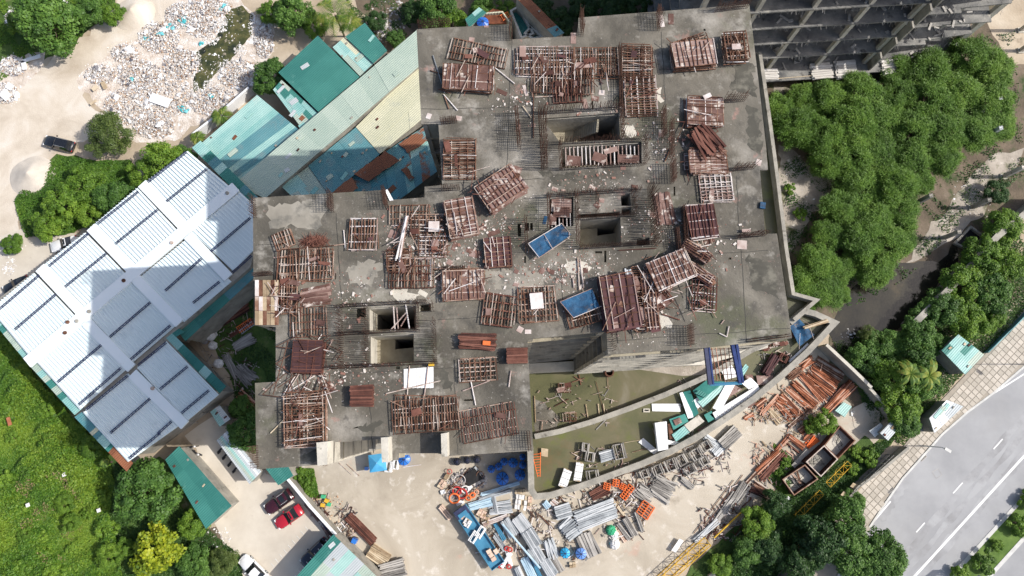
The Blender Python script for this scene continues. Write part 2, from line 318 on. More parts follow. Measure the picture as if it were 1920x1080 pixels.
# ------------------------------------------------------------------ ground
gm = MB(); gm.add([(-900, -900, 0), (900, -900, 0), (900, 900, 0), (-900, 900, 0)], [(0, 1, 2, 3)]); gm.build('ground', m_ground, kind='structure')
ZL = [0.004]
def lay(name, px, mat, amp=5, step=16, rg=True):
    z = ZL[0]; ZL[0] += 0.004
    return sheet(name, rag(px, amp, step, len(name) + len(px)) if rg else px, z, mat)
lay('weedy_soil', [(-60, -40), (215, -40), (212, 18), (160, 62), (140, 100), (60, 120), (20, 150), (-60, 190)], m_weed)
lay('dirt_track', [(-80, 195), (0, 168), (90, 118), (165, 62), (215, 12), (235, -40), (470, -40), (400, 5), (330, 30), (265, 78), (215, 100), (175, 140), (150, 180), (210, 230), (160, 262), (100, 285), (60, 330), (30, 380), (40, 440), (0, 470), (-80, 480)], m_path, 6)
lay('rubble_ground', [(345, -30), (440, -20), (520, 60), (505, 110), (470, 160), (400, 215), (330, 262), (255, 268), (215, 232), (165, 175), (145, 150), (170, 130), (215, 90), (290, 60), (320, 20)], m_rubble_g, 7)
lay('rubble_ground', [(-40, 150), (20, 105), (80, 98), (85, 120), (45, 160), (10, 190), (-40, 215)], m_rubble_g, 5)
lay('stagnant_pool', [(422, 22), (455, 12), (478, 30), (474, 62), (452, 88), (438, 112), (412, 132), (392, 158), (372, 176), (358, 170), (368, 138), (356, 108), (372, 92), (402, 76), (416, 50)], m_pond, 4, 10)
lay('weedy_soil', [(28, 372), (62, 330), (110, 290), (180, 300), (240, 300), (262, 330), (165, 420), (120, 440), (50, 442)], m_weed)
lay('driveway', [(-60, 470), (40, 430), (150, 440), (160, 420), (175, 430), (100, 500), (0, 585), (-60, 600)], m_park, 3)
lay('weedy_field_soil', [(-80, 600), (0, 600), (60, 680), (140, 780), (250, 885), (300, 860), (330, 880), (385, 995), (455, 1030), (470, 1140), (-80, 1140)], m_weed)
lay('wet_sand', [(345, 1010), (372, 1000), (410, 985), (440, 1010), (425, 1045), (370, 1050)], m_soil, 3)
lay('parking_yard', [(345, 815), (400, 780), (430, 800), (500, 890), (560, 905), (640, 1000), (660, 1130), (480, 1130), (440, 1060), (410, 1000), (400, 980), (440, 940)], m_park, 3)
lay('concrete_yard', [(540, 880), (600, 850), (1000, 850), (1230, 880), (1400, 760), (1530, 650), (1620, 730), (1660, 800), (1640, 830), (1480, 900), (1370, 960), (1230, 1080), (1190, 1140), (720, 1140), (640, 1000)], m_yard, 3)
lay('grassy_strip', [(372, 600), (470, 530), (530, 560), (560, 700), (560, 780), (450, 790), (430, 700), (395, 640)], m_weed, 4)
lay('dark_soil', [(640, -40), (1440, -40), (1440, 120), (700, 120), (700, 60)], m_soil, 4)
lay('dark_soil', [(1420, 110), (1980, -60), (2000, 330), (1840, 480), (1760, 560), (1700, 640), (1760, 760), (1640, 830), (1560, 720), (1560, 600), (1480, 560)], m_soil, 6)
lay('dirt_clearing', [(1850, 30), (1900, -40), (2000, -60), (2000, 130), (1900, 120), (1870, 80)], m_ground, 6)
lay('old_slab_ground', [(1458, 268), (1485, 272), (1530, 320), (1560, 330), (1570, 380), (1525, 395), (1500, 450), (1478, 470), (1466, 400)], m_oldconc, 5)
lay('old_slab_ground', [(1820, 330), (1870, 285), (1915, 278), (1900, 320), (1860, 345), (1850, 400), (1800, 440), (1750, 470), (1700, 500), (1745, 420), (1790, 380)], m_oldconc, 6)
lay('creek_water', [(1600, 530), (1690, 495), (1760, 490), (1800, 450), (1800, 500), (1700, 600), (1640, 660), (1570, 680), (1560, 620)], m_swater, 7)
lay('old_slab_ground', [(1450, 160), (1500, 165), (1500, 188), (1450, 190)], m_oldconc, 3)
lay('grassy_strip', [(1590, 840), (1640, 810), (1700, 800), (1600, 905), (1500, 1010), (1420, 1140), (1230, 1140), (1300, 1060), (1400, 970), (1480, 900)], m_weed, 4)
lay('yard_corner', [(1600, 765), (1650, 740), (1665, 800), (1640, 830), (1600, 800)], m_yard, 3)
# sidewalk, road, median
zs = ZL[0]
sheet('sidewalk_bed', [(1935, 575), (1845, 666), (1745, 772), (1690, 842), (1600, 905), (1555, 965), (1480, 1090), (1560, 1090), (1632, 980), (1655, 945), (1690, 895), (1735, 845), (1765, 812), (1812, 772), (1862, 735), (1935, 672)], 0.10, m_joint)
RP = [(2060, 575), (1935, 676), (1864, 738), (1814, 775), (1768, 816), (1739, 849), (1694, 899), (1659, 949), (1636, 984), (1560, 1100), (1500, 1200), (1700, 1200), (1782, 1085), (1925, 928), (2060, 790)]
lay('road', RP, m_road, rg=False)
lay('road', [(2060, 850), (1925, 1003), (1850, 1085), (1760, 1200), (2060, 1200)], m_road, rg=False)
zl = ZL[0]
def stripe(a, b, w, name='lane_marking'):
    c, L, rz, s = axis(a, b, zl)
    m = MB(); m.box((c.x, c.y, zl + .002), (L, w, .004), rz); m.build(name, m_line, kind='structure')
stripe((1975, 795), (1690, 1108), .32); stripe((1935, 692), (1856, 742), .2); stripe((1670, 940), (1638, 978), .2)
for a, b in (((1880, 823), (1863, 842)), ((1805, 905), (1787, 925)), ((1734, 980), (1718, 998)), ((1952, 742), (1935, 760))): stripe(a, b, .16)
def curb(px, name='curb', wd=.28, h=.14, mat=None):
    m = MB(); m.wall(poly(px, 0), 0.0, h, wd); return m.build(name, mat or m_curb, kind='structure')
curb([(1935, 674), (1863, 736), (1813, 773), (1766, 814), (1737, 847), (1692, 897), (1657, 947), (1634, 982), (1560, 1096)])
curb([(2000, 848), (1924, 926), (1781, 1083), (1740, 1130)], wd=.5)
curb([(2000, 920), (1926, 1001), (1852, 1083), (1810, 1130)], wd=.5)
sheet('median_lawn', [(2000, 850), (1928, 930), (1785, 1083), (1750, 1130), (1810, 1130), (1849, 1083), (1923, 1001), (2000, 915)], 0.09, m_lawn)
m_wear = M('tyre_worn_asphalt', [(0.35, (0.25, 0.25, 0.255)), (0.65, (0.33, 0.335, 0.345))], 0.35, spots=[((0.36, 0.365, 0.375), 0.25, 0.45, 0.6)])
for i, (a, b, w_) in enumerate([((1990, 700), (1655, 1090), 1.0), ((1995, 725), (1675, 1100), .8), ((2000, 760), (1668, 1140), 1.0), ((1700, 900), (1650, 975), 1.2), ((1985, 790), (1705, 1110), .5)]):
    c, L, rz, s = axis(a, b, zl); pts = []
    for k in range(31): pts.append(Vector((-L / 2 + L * k / 30, w_ / 2 + .15 * math.sin(k * 1.3 + i), 0)))
    for k in range(30, -1, -1): pts.append(Vector((-L / 2 + L * k / 30, -w_ / 2 + .15 * math.sin(k * 1.1 + i), 0)))
    pts = [Vector((c.x + p.x * math.cos(rz) - p.y * math.sin(rz), c.y + p.x * math.sin(rz) + p.y * math.cos(rz), 0)) for p in pts]
    m = MB(); m.prism(pts, ZL[0] - .0035, ZL[0] - .002 + i * .0004); m.build('wheel_track', m_wear, kind='structure')
# paving tiles of the sidewalk: the nearest 300 as pieces, the rest joined
pa = P(1500, 1060, 0); pb = P(1930, 590, 0); dx = (pb - pa).normalized(); dy = Vector((-dx.y, dx.x, 0))
swp = [P(u, v, 0) for u, v in [(1935, 577), (1847, 668), (1747, 774), (1692, 844), (1602, 907), (1557, 967), (1500, 1060), (1580, 1060), (1634, 979), (1655, 942), (1690, 892), (1735, 842), (1765, 809), (1812, 769), (1862, 732), (1935, 668)]]
def inside(p, poly_):
    c = False; n = len(poly_)
    for i in range(n):
        a, b = poly_[i], poly_[(i + 1) % n]
        if (a.y > p.y) != (b.y > p.y) and p.x < (b.x - a.x) * (p.y - a.y) / (b.y - a.y) + a.x: c = not c
    return c
TS = 0.80; tiles = []
for i in range(-2, 62):
    for j in range(-14, 14):
        p = pa + dx * (i * TS) + dy * (j * TS)
        if inside(p, swp): tiles.append(p)
sw = bpy.data.objects['sidewalk_bed']; rz = math.atan2(dx.y, dx.x); tm = MB()
tiles.sort(key=lambda p: p.length)
for k, p in enumerate(tiles):
    zc = .115 + random.uniform(-.006, .008)
    if k < 300: pc(sw, 'paving_tile', m_pave, (p.x, p.y, zc), (TS - .11, TS - .11, .05), rz + random.uniform(-.012, .012))
    else: tm.box((p.x, p.y, zc), (TS - .11, TS - .11, .05), rz)
if len(tiles) > 300: tm.build('paving_tiles', m_pave, sw, kind='stuff')

# ------------------------------------------------------------------ foliage
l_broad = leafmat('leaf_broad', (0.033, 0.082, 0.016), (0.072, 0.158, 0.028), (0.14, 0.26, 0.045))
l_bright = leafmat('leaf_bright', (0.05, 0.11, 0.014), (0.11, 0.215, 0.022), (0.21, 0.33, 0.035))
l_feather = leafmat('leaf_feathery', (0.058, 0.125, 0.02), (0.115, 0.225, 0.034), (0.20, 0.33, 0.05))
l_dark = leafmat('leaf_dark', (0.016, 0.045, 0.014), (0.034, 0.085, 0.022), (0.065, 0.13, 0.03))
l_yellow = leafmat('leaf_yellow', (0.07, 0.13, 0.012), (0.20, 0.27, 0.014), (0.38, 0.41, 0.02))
l_palm = leafmat('leaf_palm', (0.05, 0.11, 0.02), (0.11, 0.19, 0.03), (0.26, 0.28, 0.05))
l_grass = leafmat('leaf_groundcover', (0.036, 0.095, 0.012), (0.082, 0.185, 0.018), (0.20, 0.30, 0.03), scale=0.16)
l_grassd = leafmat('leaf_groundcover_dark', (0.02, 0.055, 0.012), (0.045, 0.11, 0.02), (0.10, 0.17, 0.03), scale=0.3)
l_olive = leafmat('leaf_olive', (0.045, 0.075, 0.02), (0.085, 0.13, 0.03), (0.15, 0.2, 0.05))
def leaf_quads(C, Nn, size, aspect, rng):
    n = len(C)
    Nn = Nn / np.linalg.norm(Nn, axis=1, keepdims=True)
    r = rng.normal(size=(n, 3)); U = np.cross(Nn, r); U /= np.linalg.norm(U, axis=1, keepdims=True); W = np.cross(Nn, U)
    s = size * rng.uniform(.6, 1.3, (n, 1))
    a = U * s; b = W * s * aspect
    V = np.stack([C - a * .5, C + b * .5, C + a * .5, C - b * .5], axis=1).reshape(-1, 3)
    return V, np.arange(n * 4).reshape(n, 4)
def crown_mesh(name, mat, r, hgt, nclump, nleaf, size, aspect, style, seed):
    rng = np.random.default_rng(seed)
    # clump centres through an irregular dome
    lobes = rng.uniform(0, 2 * np.pi, 5)
    cs = []
    while len(cs) < nclump:
        d = rng.normal(size=3); d[2] = abs(d[2]) * .9 - .25; d /= np.linalg.norm(d)
        rad = rng.uniform(.45, 1.0) ** .6
        ang = np.arctan2(d[1], d[0]); irr = 1 + .14 * np.sin(3 * ang + lobes[0]) + .1 * np.sin(5 * ang + lobes[1]) + .06 * np.sin(8 * ang + lobes[2])
        cs.append([d[0] * r * rad * irr * .84, d[1] * r * rad * irr * .84, hgt * (.5 + .42 * d[2] * rad)])
    cs = np.array(cs); rc = r * rng.uniform(.16, .30, nclump)
    idx = rng.integers(0, nclump, nclump * nleaf)
    d = rng.normal(size=(len(idx), 3)); d /= np.linalg.norm(d, axis=1, keepdims=True)
    d[:, 2] = np.where(rng.random(len(d)) < .8, np.abs(d[:, 2]), d[:, 2])
    q = rng.uniform(.55, 1.05, (len(idx), 1))
    if style == 'feather':
        q = rng.uniform(.1, 1.25, (len(idx), 1))
    C = cs[idx] + d * q * rc[idx][:, None] * np.array([1, 1, .8])
    if style == 'feather':
        Nn = np.cross(d, rng.normal(size=d.shape)) * .6 + np.array([0, 0, .8])
        n = len(C); Nn /= np.linalg.norm(Nn, axis=1, keepdims=True)
        U = d + rng.normal(size=d.shape) * .35; U -= Nn * np.sum(U * Nn, axis=1, keepdims=True); U /= np.linalg.norm(U, axis=1, keepdims=True)
        W = np.cross(Nn, U); s = size * rng.uniform(.6, 1.4, (n, 1)); a = U * s; b = W * s * aspect
        V = np.stack([C - a * .5, C + b * .5, C + a * .5, C - b * .5], axis=1).reshape(-1, 3); Fq = np.arange(n * 4).reshape(n, 4)
    else:
        Nn = d * .9 + rng.normal(size=d.shape) * .45 + np.array([0, 0, .5])
        V, Fq = leaf_quads(C, Nn, size, aspect, rng)
    return mesh_np(name, V, Fq, mat)
def trunk_mesh(hgt, r, seed):
    rn = random.Random(seed); m = MB(); m.bar((0, 0, 0), (rn.uniform(-.3, .3), rn.uniform(-.3, .3), hgt * .45), .16, 7, .11)
    for k in range(6):
        a = rn.uniform(0, 6.28); z = hgt * rn.uniform(.28, .45)
        m.bar((0, 0, z), (math.cos(a) * r * .6, math.sin(a) * r * .6, hgt * rn.uniform(.55, .75)), .08, 5, .03)
    me = bpy.data.meshes.new('trunk'); me.from_pydata(m.v, [], m.f); me.materials.append(m_bark); return me
PROTO = {}
def proto(kind, k):
    key = (kind, k)
    if key not in PROTO:
        mat, ncl, nl, sz, asp, st = {'broad': (l_broad, 70, 190, .34, .7, ''), 'bright': (l_bright, 65, 190, .32, .7, ''), 'dark': (l_dark, 60, 150, .36, .7, ''), 'olive': (l_olive, 60, 200, .26, .7, ''),
                                'feather': (l_feather, 95, 300, .44, .18, 'feather'), 'yellow': (l_yellow, 60, 80, .48, .8, ''), 'shrub': (l_bright, 22, 120, .26, .6, '')}[kind]
        r, h = (1.6, 1.6) if kind == 'shrub' else (4.0, 6.5)
        PROTO[key] = (crown_mesh('crown_' + kind, mat, r, h, ncl, nl, sz, asp, st, 11 * k + len(kind)), trunk_mesh(h, r, k), r)
    return PROTO[key]
NTREE = [0]
def tree(u, v, rpx, kind, label, group=None, cat='tree', name=None, hz=None):
    NTREE[0] += 1; me, tr, r0 = proto(kind, NTREE[0] % (4 if kind == 'feather' else 3))
    z = 4.0 if kind != 'shrub' else .8
    if hz: z = hz
    p = P(u, v, z); s = rpx * mpp(u, v, z) / r0
    t = thing(name or {'feather': 'feathery_tree', 'shrub': 'shrub', 'yellow': 'yellow_tree'}.get(kind, 'broadleaf_tree'), label, cat, (p.x, p.y, 0), random.uniform(0, 6.28), group)
    t.scale = (s, s, s * random.uniform(.85, 1.1) if kind != 'shrub' else s)
    for n, m in (('crown', me), ('trunk', tr)):
        o = bpy.data.objects.new(n, m); COL.objects.link(o); o.parent = t
    return t
GN = 'trees at the top left by the dirt track'
tree(98, 45, 62, 'broad', 'largest broad dark green tree above the dirt track, top left corner', GN)
tree(20, 28, 26, 'bright', 'bright green tree cut by the left edge in the top left corner', GN)
tree(150, 12, 34, 'broad', 'dark green tree at the top edge just right of the largest one', GN)
tree(196, 10, 26, 'bright', 'light green tree beside the dirt track at the top edge', GN)
tree(196, 248, 44, 'olive', 'lone round olive-green tree beside the black car', GN)
tree(506, 138, 40, 'broad', 'round tree between rubbish dump and dark teal roof')
GB = 'bushy trees along the white hall'
tree(296, 298, 42, 'bright', 'dense bright bushy tree at the north corner of the white hall', GB)
tree(258, 318, 32, 'bright', 'smaller bushy tree touching the left of the one at the hall corner', GB)
tree(330, 285, 26, 'broad', 'small dark bush between the hall corner and the rubbish', GB)
tree(208, 368, 40, 'broad', 'dark green tree against the hall eave, mid way along', GB)
tree(150, 340, 40, 'bright', 'yellowish green bush between sand heap and hall, upper', GB, 'bush')
tree(110, 380, 42, 'bright', 'yellowish green bush right below the sand heap', GB, 'bush')
tree(75, 415, 34, 'bright', 'bush at the left end of the bright thicket under the sand heap', GB, 'bush')
tree(160, 392, 34, 'bright', 'bush above the white car by the hall', GB, 'bush')
tree(-2, 450, 22, 'bright', 'green bush on the left edge beside the driveway', GB, 'bush')
GT = 'trees along the top edge'
for u, v, r, k, l in [(545, 18, 40, 'broad', 'dark tree at the top edge left of the palm'), (585, 36, 26, 'bright', 'bright small tree just left of the palm'), (500, 8, 26, 'bright', 'light green tree at top edge next to the stagnant pool'),
                      (815, 12, 44, 'broad', 'tree at the top edge above the tower roof corner'), (848, 34, 30, 'bright', 'tree leaning over the tower roof top left corner'), (770, 8, 24, 'dark', 'dark tree left of those over the roof corner'),
                      (905, 8, 28, 'broad', 'green tree above the orange tarpaulin'), (950, 2, 22, 'bright', 'small tree right of the orange tarpaulin at top edge'),
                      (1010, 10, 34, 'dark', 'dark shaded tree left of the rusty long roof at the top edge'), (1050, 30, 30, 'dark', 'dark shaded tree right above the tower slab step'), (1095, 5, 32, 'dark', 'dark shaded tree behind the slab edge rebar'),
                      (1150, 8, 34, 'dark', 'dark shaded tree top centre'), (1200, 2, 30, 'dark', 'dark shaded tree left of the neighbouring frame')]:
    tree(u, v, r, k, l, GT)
tree(700, 22, 22, 'dark', 'small dark bush in shaded gap left of the tower', cat='bush'); tree(735, 55, 18, 'broad', 'small bush above the long grey-green roof', cat='bush')
FE = [(1468, 195, 34), (1512, 175, 32), (1500, 235, 44), (1560, 180, 42), (1545, 250, 42), (1615, 165, 42), (1600, 225, 46), (1655, 215, 44), (1690, 170, 40), (1695, 120, 34), (1750, 125, 44), (1820, 100, 42), (1870, 125, 42), (1745, 180, 44), (1805, 170, 44),
      (1870, 185, 44), (1895, 225, 30), (1715, 240, 42), (1780, 235, 44), (1840, 240, 42), (1600, 285, 44), (1560, 300, 34), (1650, 280, 44), (1715, 300, 40), (1780, 290, 36), (1620, 340, 44), (1680, 345, 44), (1735, 335, 30), (1585, 385, 40), (1640, 400, 44), (1700, 395, 36),
      (1560, 440, 34), (1620, 450, 44), (1675, 455, 40), (1705, 440, 26), (1535, 490, 40), (1590, 500, 30), (1650, 500, 38), (1505, 530, 36), (1555, 540, 38), (1520, 560, 28), (1590, 545, 22), (1480, 490, 20)]
ORD = ['first', 'second', 'third', 'fourth', 'fifth', 'sixth', 'seventh', 'eighth', 'ninth', 'tenth']
def ROW(v): return int((v - 95) // 55)
for i, (u, v, r) in enumerate(FE):
    row = sorted([q for q in FE if ROW(q[1]) == ROW(v)]); k = row.index((u, v, r)); tree(u, v, r, 'feather', 'feathery tree in the %s row of the grove, %s from the tower' % (ORD[ROW(v)], ORD[k]), 'feathery trees in the grove right of the tower')
SEL = [(1895, 420, 36, 'bright', 'bright tree at the right edge above the retaining wall'), (1850, 475, 40, 'bright', 'tree leaning on the retaining wall, upper'), (1905, 490, 38, 'bright', 'leafy tree at the right edge level with the creek'),
       (1815, 530, 42, 'bright', 'bright green tree mid way between creek and road'), (1870, 545, 40, 'broad', 'dark leaved tree right beside the road verge, upper'), (1775, 575, 40, 'broad', 'tree at the lower end of the retaining wall'),
       (1825, 600, 38, 'bright', 'tree just above the teal shed'), (1735, 610, 34, 'broad', 'tree overhanging the creek end'), (1725, 655, 40, 'broad', 'dense tree left of the teal shed, upper'), (1675, 645, 34, 'broad', 'tree at the bottom bank of the creek'),
       (1630, 668, 34, 'broad', 'tree next to the steel yard wall, upper'), (1680, 705, 42, 'bright', 'bright tree beside the steel yard wall, middle'), (1735, 715, 38, 'broad', 'dark tree under the banana plants'), (1700, 765, 42, 'bright', 'tree between yard wall and white shed'),
       (1712, 790, 34, 'broad', 'lowest tree of the thicket by the white shed'), (1870, 600, 24, 'bright', 'small tree right of the teal shed'), (1775, 640, 24, 'broad', 'small dark tree touching the teal shed'), (1645, 625, 20, 'olive', 'sparse bush at the creek end'), (1890, 350, 26, 'dark', 'dark tree at the right edge near the sunlit slab'), (1890, 590, 22, 'bright', 'small bright tree at the edge of the pavement')]
for u, v, r, k, l in SEL: tree(u, v, r, k, l, 'trees between creek and road')
BRL = [(1590, 975, 44, 'broad', 'tall dark tree over the lower pavement, upper'), (1615, 945, 24, 'broad', 'small crown poking over the paving'), (1540, 1015, 48, 'dark', 'dark tree at the bottom right, left of the road trees'), (1600, 1035, 50, 'broad', 'big tree beside the road at the bottom'),
       (1665, 1045, 44, 'broad', 'tree overhanging the road edge at the bottom'), (1500, 1065, 40, 'dark', 'dark tree at the bottom edge, leftmost of the roadside group'), (1640, 1080, 40, 'broad', 'tree cut by the bottom edge beside the road'),
       (1430, 985, 34, 'bright', 'tree below the end of the yellow pole'), (1465, 950, 28, 'dark', 'tree under the crane boom segment'), (1412, 1040, 32, 'broad', 'tree right of the yellow truss at the bottom'), (1362, 1068, 24, 'bright', 'bright tree right against the yellow truss'), (1450, 1030, 34, 'dark', 'shaded tree bottom, between two sheet heaps')]
for u, v, r, k, l in BRL: tree(u, v, r, k, l, 'trees at the bottom right')
tree(1872, 1024, 14, 'shrub', 'round clipped bush on the road median', cat='bush'); tree(1842, 1052, 24, 'shrub', 'loose leafy bush on the road median', cat='bush'); tree(1908, 982, 24, 'shrub', 'leafy shrub at the right edge of the median', cat='bush')
tree(1930, 940, 22, 'shrub', 'shrub on the median cut by the right edge', cat='bush'); tree(1800, 1075, 20, 'shrub', 'low shrub at the bottom end of the median', cat='bush')
tree(278, 918, 60, 'broad', 'large dark green tree at the south corner of the white hall', 'trees at the bottom left')
tree(284, 1032, 52, 'yellow', 'yellow-green broad-leaved tree at the bottom left', 'trees at the bottom left')
tree(352, 985, 30, 'bright', 'bright tree below the dark teal shed', 'trees at the bottom left'); tree(350, 1062, 34, 'broad', 'tree right of the yellow one at the bottom edge', 'trees at the bottom left')
tree(405, 1062, 30, 'olive', 'olive bush left of the white car at the bottom', 'trees at the bottom left', 'bush'); tree(232, 935, 24, 'dark', 'dark low bush left of the large corner tree', 'trees at the bottom left', 'bush')
tree(455, 812, 38, 'broad', 'tree beside the tower lower left corner', 'trees beside the tower'); tree(438, 762, 24, 'broad', 'smaller tree between hall and tower', 'trees beside the tower')
tree(1562, 792, 24, 'bright', 'bright sapling between orange steel and open boxes', 'shrubs in the steel yard', 'bush'); tree(1540, 800, 18, 'bright', 'small bright bush left of the sapling in the steel yard', 'shrubs in the steel yard', 'bush')
for u, v, r, l in [(560, 890, 14, 'bush at the wall corner under the tower'), (577, 905, 14, 'second bush down the parking wall'), (572, 928, 12, 'third bush down the parking wall, above the white sheets'), (1475, 868, 12, 'bush among the rusty beams left of the open boxes'), (1465, 890, 12, 'bush below the rusty beams'),
                   (1628, 858, 20, 'bush behind the pavement hoarding'), (1605, 848, 14, 'small bush by the boxes corner'), (1482, 352, 12, 'small bush on the old slab, upper'), (1502, 402, 14, 'bush on the old slab, lower'), (1600, 880, 14, 'low bush at the fence')]:
    tree(u, v, r, 'shrub', l, 'low green bushes', 'bush')
# palms and banana plants
def palm(u, v, rpx, n, label, mat=None, wd=.3, name='palm_tree', h=5.0, cat='palm'):
    p = P(u, v, h); r = rpx * mpp(u, v, h); t = thing(name, label, cat, (p.x, p.y, 0), 0)
    m = LMB(); m.bar((0, 0, 0), (0, 0, h), .16, 7, .11); m.build('trunk', m_bark, t)
    for k in range(n):
        a = 6.283 * k / n + random.uniform(-.25, .25); L = r * random.uniform(.8, 1.1); f = LMB(); K = 9
        d = Vector((math.cos(a), math.sin(a), 0)); s = Vector((-d.y, d.x, 0)); lift = random.uniform(.15, .4)
        sp = [d * (L * i / K) + Vector((0, 0, h + L * (lift * math.sin(2.4 * i / K) - .35 * (i / K) ** 2))) for i in range(K + 1)]
        if name == 'banana_plant':
            for i in range(K):
                w0 = wd * math.sin(math.pi * (i + .2) / (K + .6)); w1 = wd * math.sin(math.pi * (i + 1.2) / (K + .6))
                for sg in (1, -1):
                    f.add([sp[i], sp[i + 1], sp[i + 1] + s * sg * w1 - Vector((0, 0, .12)), sp[i] + s * sg * w0 - Vector((0, 0, .12))], [(0, 1, 2, 3)])
        else:
            for i in range(1, K):
                for q in range(2):
                    b = sp[i].lerp(sp[i + 1], q / 2)
                    for sg in (1, -1):
                        tip = b + s * sg * wd * 3.2 * math.sin(math.pi * (i + .6) / (K + 1)) + d * .35 - Vector((0, 0, .25))
                        f.add([b - d * .07, b + d * .07, tip], [(0, 1, 2)])
        f.build('frond', mat or l_palm, t)
    return t
palm(628, 28, 42, 14, 'tall yellow-green palm at the top edge beside the teal roofs', wd=.32, h=6)
palm(655, 45, 26, 9, 'smaller palm to the right of the tall palm', wd=.26, h=5)
palm(416, 217, 20, 10, 'small palm at the edge of the light teal roof', wd=.2, h=3); palm(370, 258, 15, 9, 'smallest palm above the hall corner', wd=.16, h=3)
palm(1708, 700, 30, 8, 'banana plant in the thicket left of the teal shed', name='banana_plant', wd=.36, h=6.5, cat='banana plant'); palm(1742, 705, 34, 8, 'banana plant nearer the teal shed', name='banana_plant', wd=.36, h=6.5, cat='banana plant')
palm(195, 868, 12, 7, 'banana plant at the edge of the field by the hall', name='banana_plant', wd=.3, h=2, cat='banana plant')
# ground cover
def hnoise(x, y, s=0.25, amp=.8):
    return amp * (.5 + .3 * np.sin(x * s + 1.3 * np.sin(y * s * .7)) + .3 * np.sin(y * s * 1.3 + 1.7 * np.sin(x * s * .9)) + .18 * np.sin(x * s * 3.1 + y * s * 2.3) + .15 * np.sin(x * s * 5 - y * s * 6))
def cover(name, px, n, size, mat, amp, label=None, keep=0.0):
    pts = poly(px, 0); xs = [p.x for p in pts]; ys = [p.y for p in pts]; rng = np.random.default_rng(len(px) * n % 977)
    X = rng.uniform(min(xs), max(xs), n * 3); Y = rng.uniform(min(ys), max(ys), n * 3); ins = np.zeros(len(X), bool)
    for i in range(len(pts)):
        a, b = pts[i], pts[(i + 1) % len(pts)]
        if a.y == b.y: continue
        cnd = ((a.y > Y) != (b.y > Y)) & (X < (b.x - a.x) * (Y - a.y) / (b.y - a.y) + a.x); ins ^= cnd
    X, Y = X[ins][:n], Y[ins][:n]
    if keep:
        g = np.sin(X * .9 + 2 * np.sin(Y * .6)) + np.sin(Y * 1.1 + 1.5 * np.sin(X * .7)) + .6 * np.sin(X * 2.7 + Y * 1.9); k = g > keep; X, Y = X[k], Y[k]
    hh = np.maximum(hnoise(X, Y, .35, amp), .03); Z = hh * rng.uniform(.55, 1.0, len(X)) + .03
    N_ = np.stack([rng.normal(size=len(X)) * .55, rng.normal(size=len(X)) * .55, np.ones(len(X))], 1)
    V, Fq = leaf_quads(np.stack([X, Y, Z], 1), N_, size, .6, rng)
    o = bpy.data.objects.new(name, mesh_np(name, V, Fq, mat)); COL.objects.link(o); tag(o, label or 'ground cover', 'ground cover', kind='stuff'); return o
cover('creeper_ground_cover', [(-60, 590), (0, 605), (60, 690), (140, 785), (205, 850), (215, 900), (210, 960), (225, 1010), (235, 1100), (-60, 1100)], 130000, .30, l_grass, 1.7, 'dense bright green creeping ground cover filling the bottom left field')
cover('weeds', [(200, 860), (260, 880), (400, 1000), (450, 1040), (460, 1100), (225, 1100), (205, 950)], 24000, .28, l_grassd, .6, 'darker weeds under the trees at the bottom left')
cover('weeds', [(-40, -40), (215, -40), (210, 15), (160, 60), (130, 100), (60, 112), (20, 140), (-40, 180)], 26000, .25, l_grass, .4, 'patchy weeds around the trees in the top left corner', -.2)
cover('weeds', [(28, 378), (60, 335), (110, 292), (180, 302), (245, 300), (262, 330), (165, 425), (120, 442), (50, 445)], 22000, .26, l_grass, .6, 'bright weeds between the sand heap and the white hall')
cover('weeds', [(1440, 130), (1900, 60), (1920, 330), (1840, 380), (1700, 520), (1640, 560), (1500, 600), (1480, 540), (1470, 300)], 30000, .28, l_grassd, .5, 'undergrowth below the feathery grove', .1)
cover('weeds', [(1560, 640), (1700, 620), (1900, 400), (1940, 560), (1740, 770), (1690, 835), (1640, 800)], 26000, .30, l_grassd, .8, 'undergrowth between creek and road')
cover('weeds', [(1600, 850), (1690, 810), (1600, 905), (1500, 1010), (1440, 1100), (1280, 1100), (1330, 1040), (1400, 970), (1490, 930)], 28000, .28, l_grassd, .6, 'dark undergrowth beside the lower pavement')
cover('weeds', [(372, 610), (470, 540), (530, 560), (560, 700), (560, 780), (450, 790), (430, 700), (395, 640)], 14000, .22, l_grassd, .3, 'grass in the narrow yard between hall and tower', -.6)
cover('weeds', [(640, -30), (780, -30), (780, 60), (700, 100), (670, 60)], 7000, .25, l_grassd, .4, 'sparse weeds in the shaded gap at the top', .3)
cover('grass', [(1925, 932), (1788, 1083), (1849, 1083), (1923, 1003)], 14000, .12, l_grass, .12, 'short grass on the road median')
cover('weeds', [(1450, 830), (1475, 850), (1500, 880), (1470, 930), (1440, 900)], 4000, .2, l_grass, .4, 'weeds growing between the rusty beams')
cover('weeds', [(545, 878), (590, 878), (600, 935), (580, 930)], 5000, .2, l_grass, .5, 'overgrown corner beside the parking wall')
cover('weeds', [(1458, 270), (1540, 320), (1570, 380), (1500, 450), (1478, 470)], 1600, .25, l_grassd, .3, 'weeds sprouting on the old slab', .6)

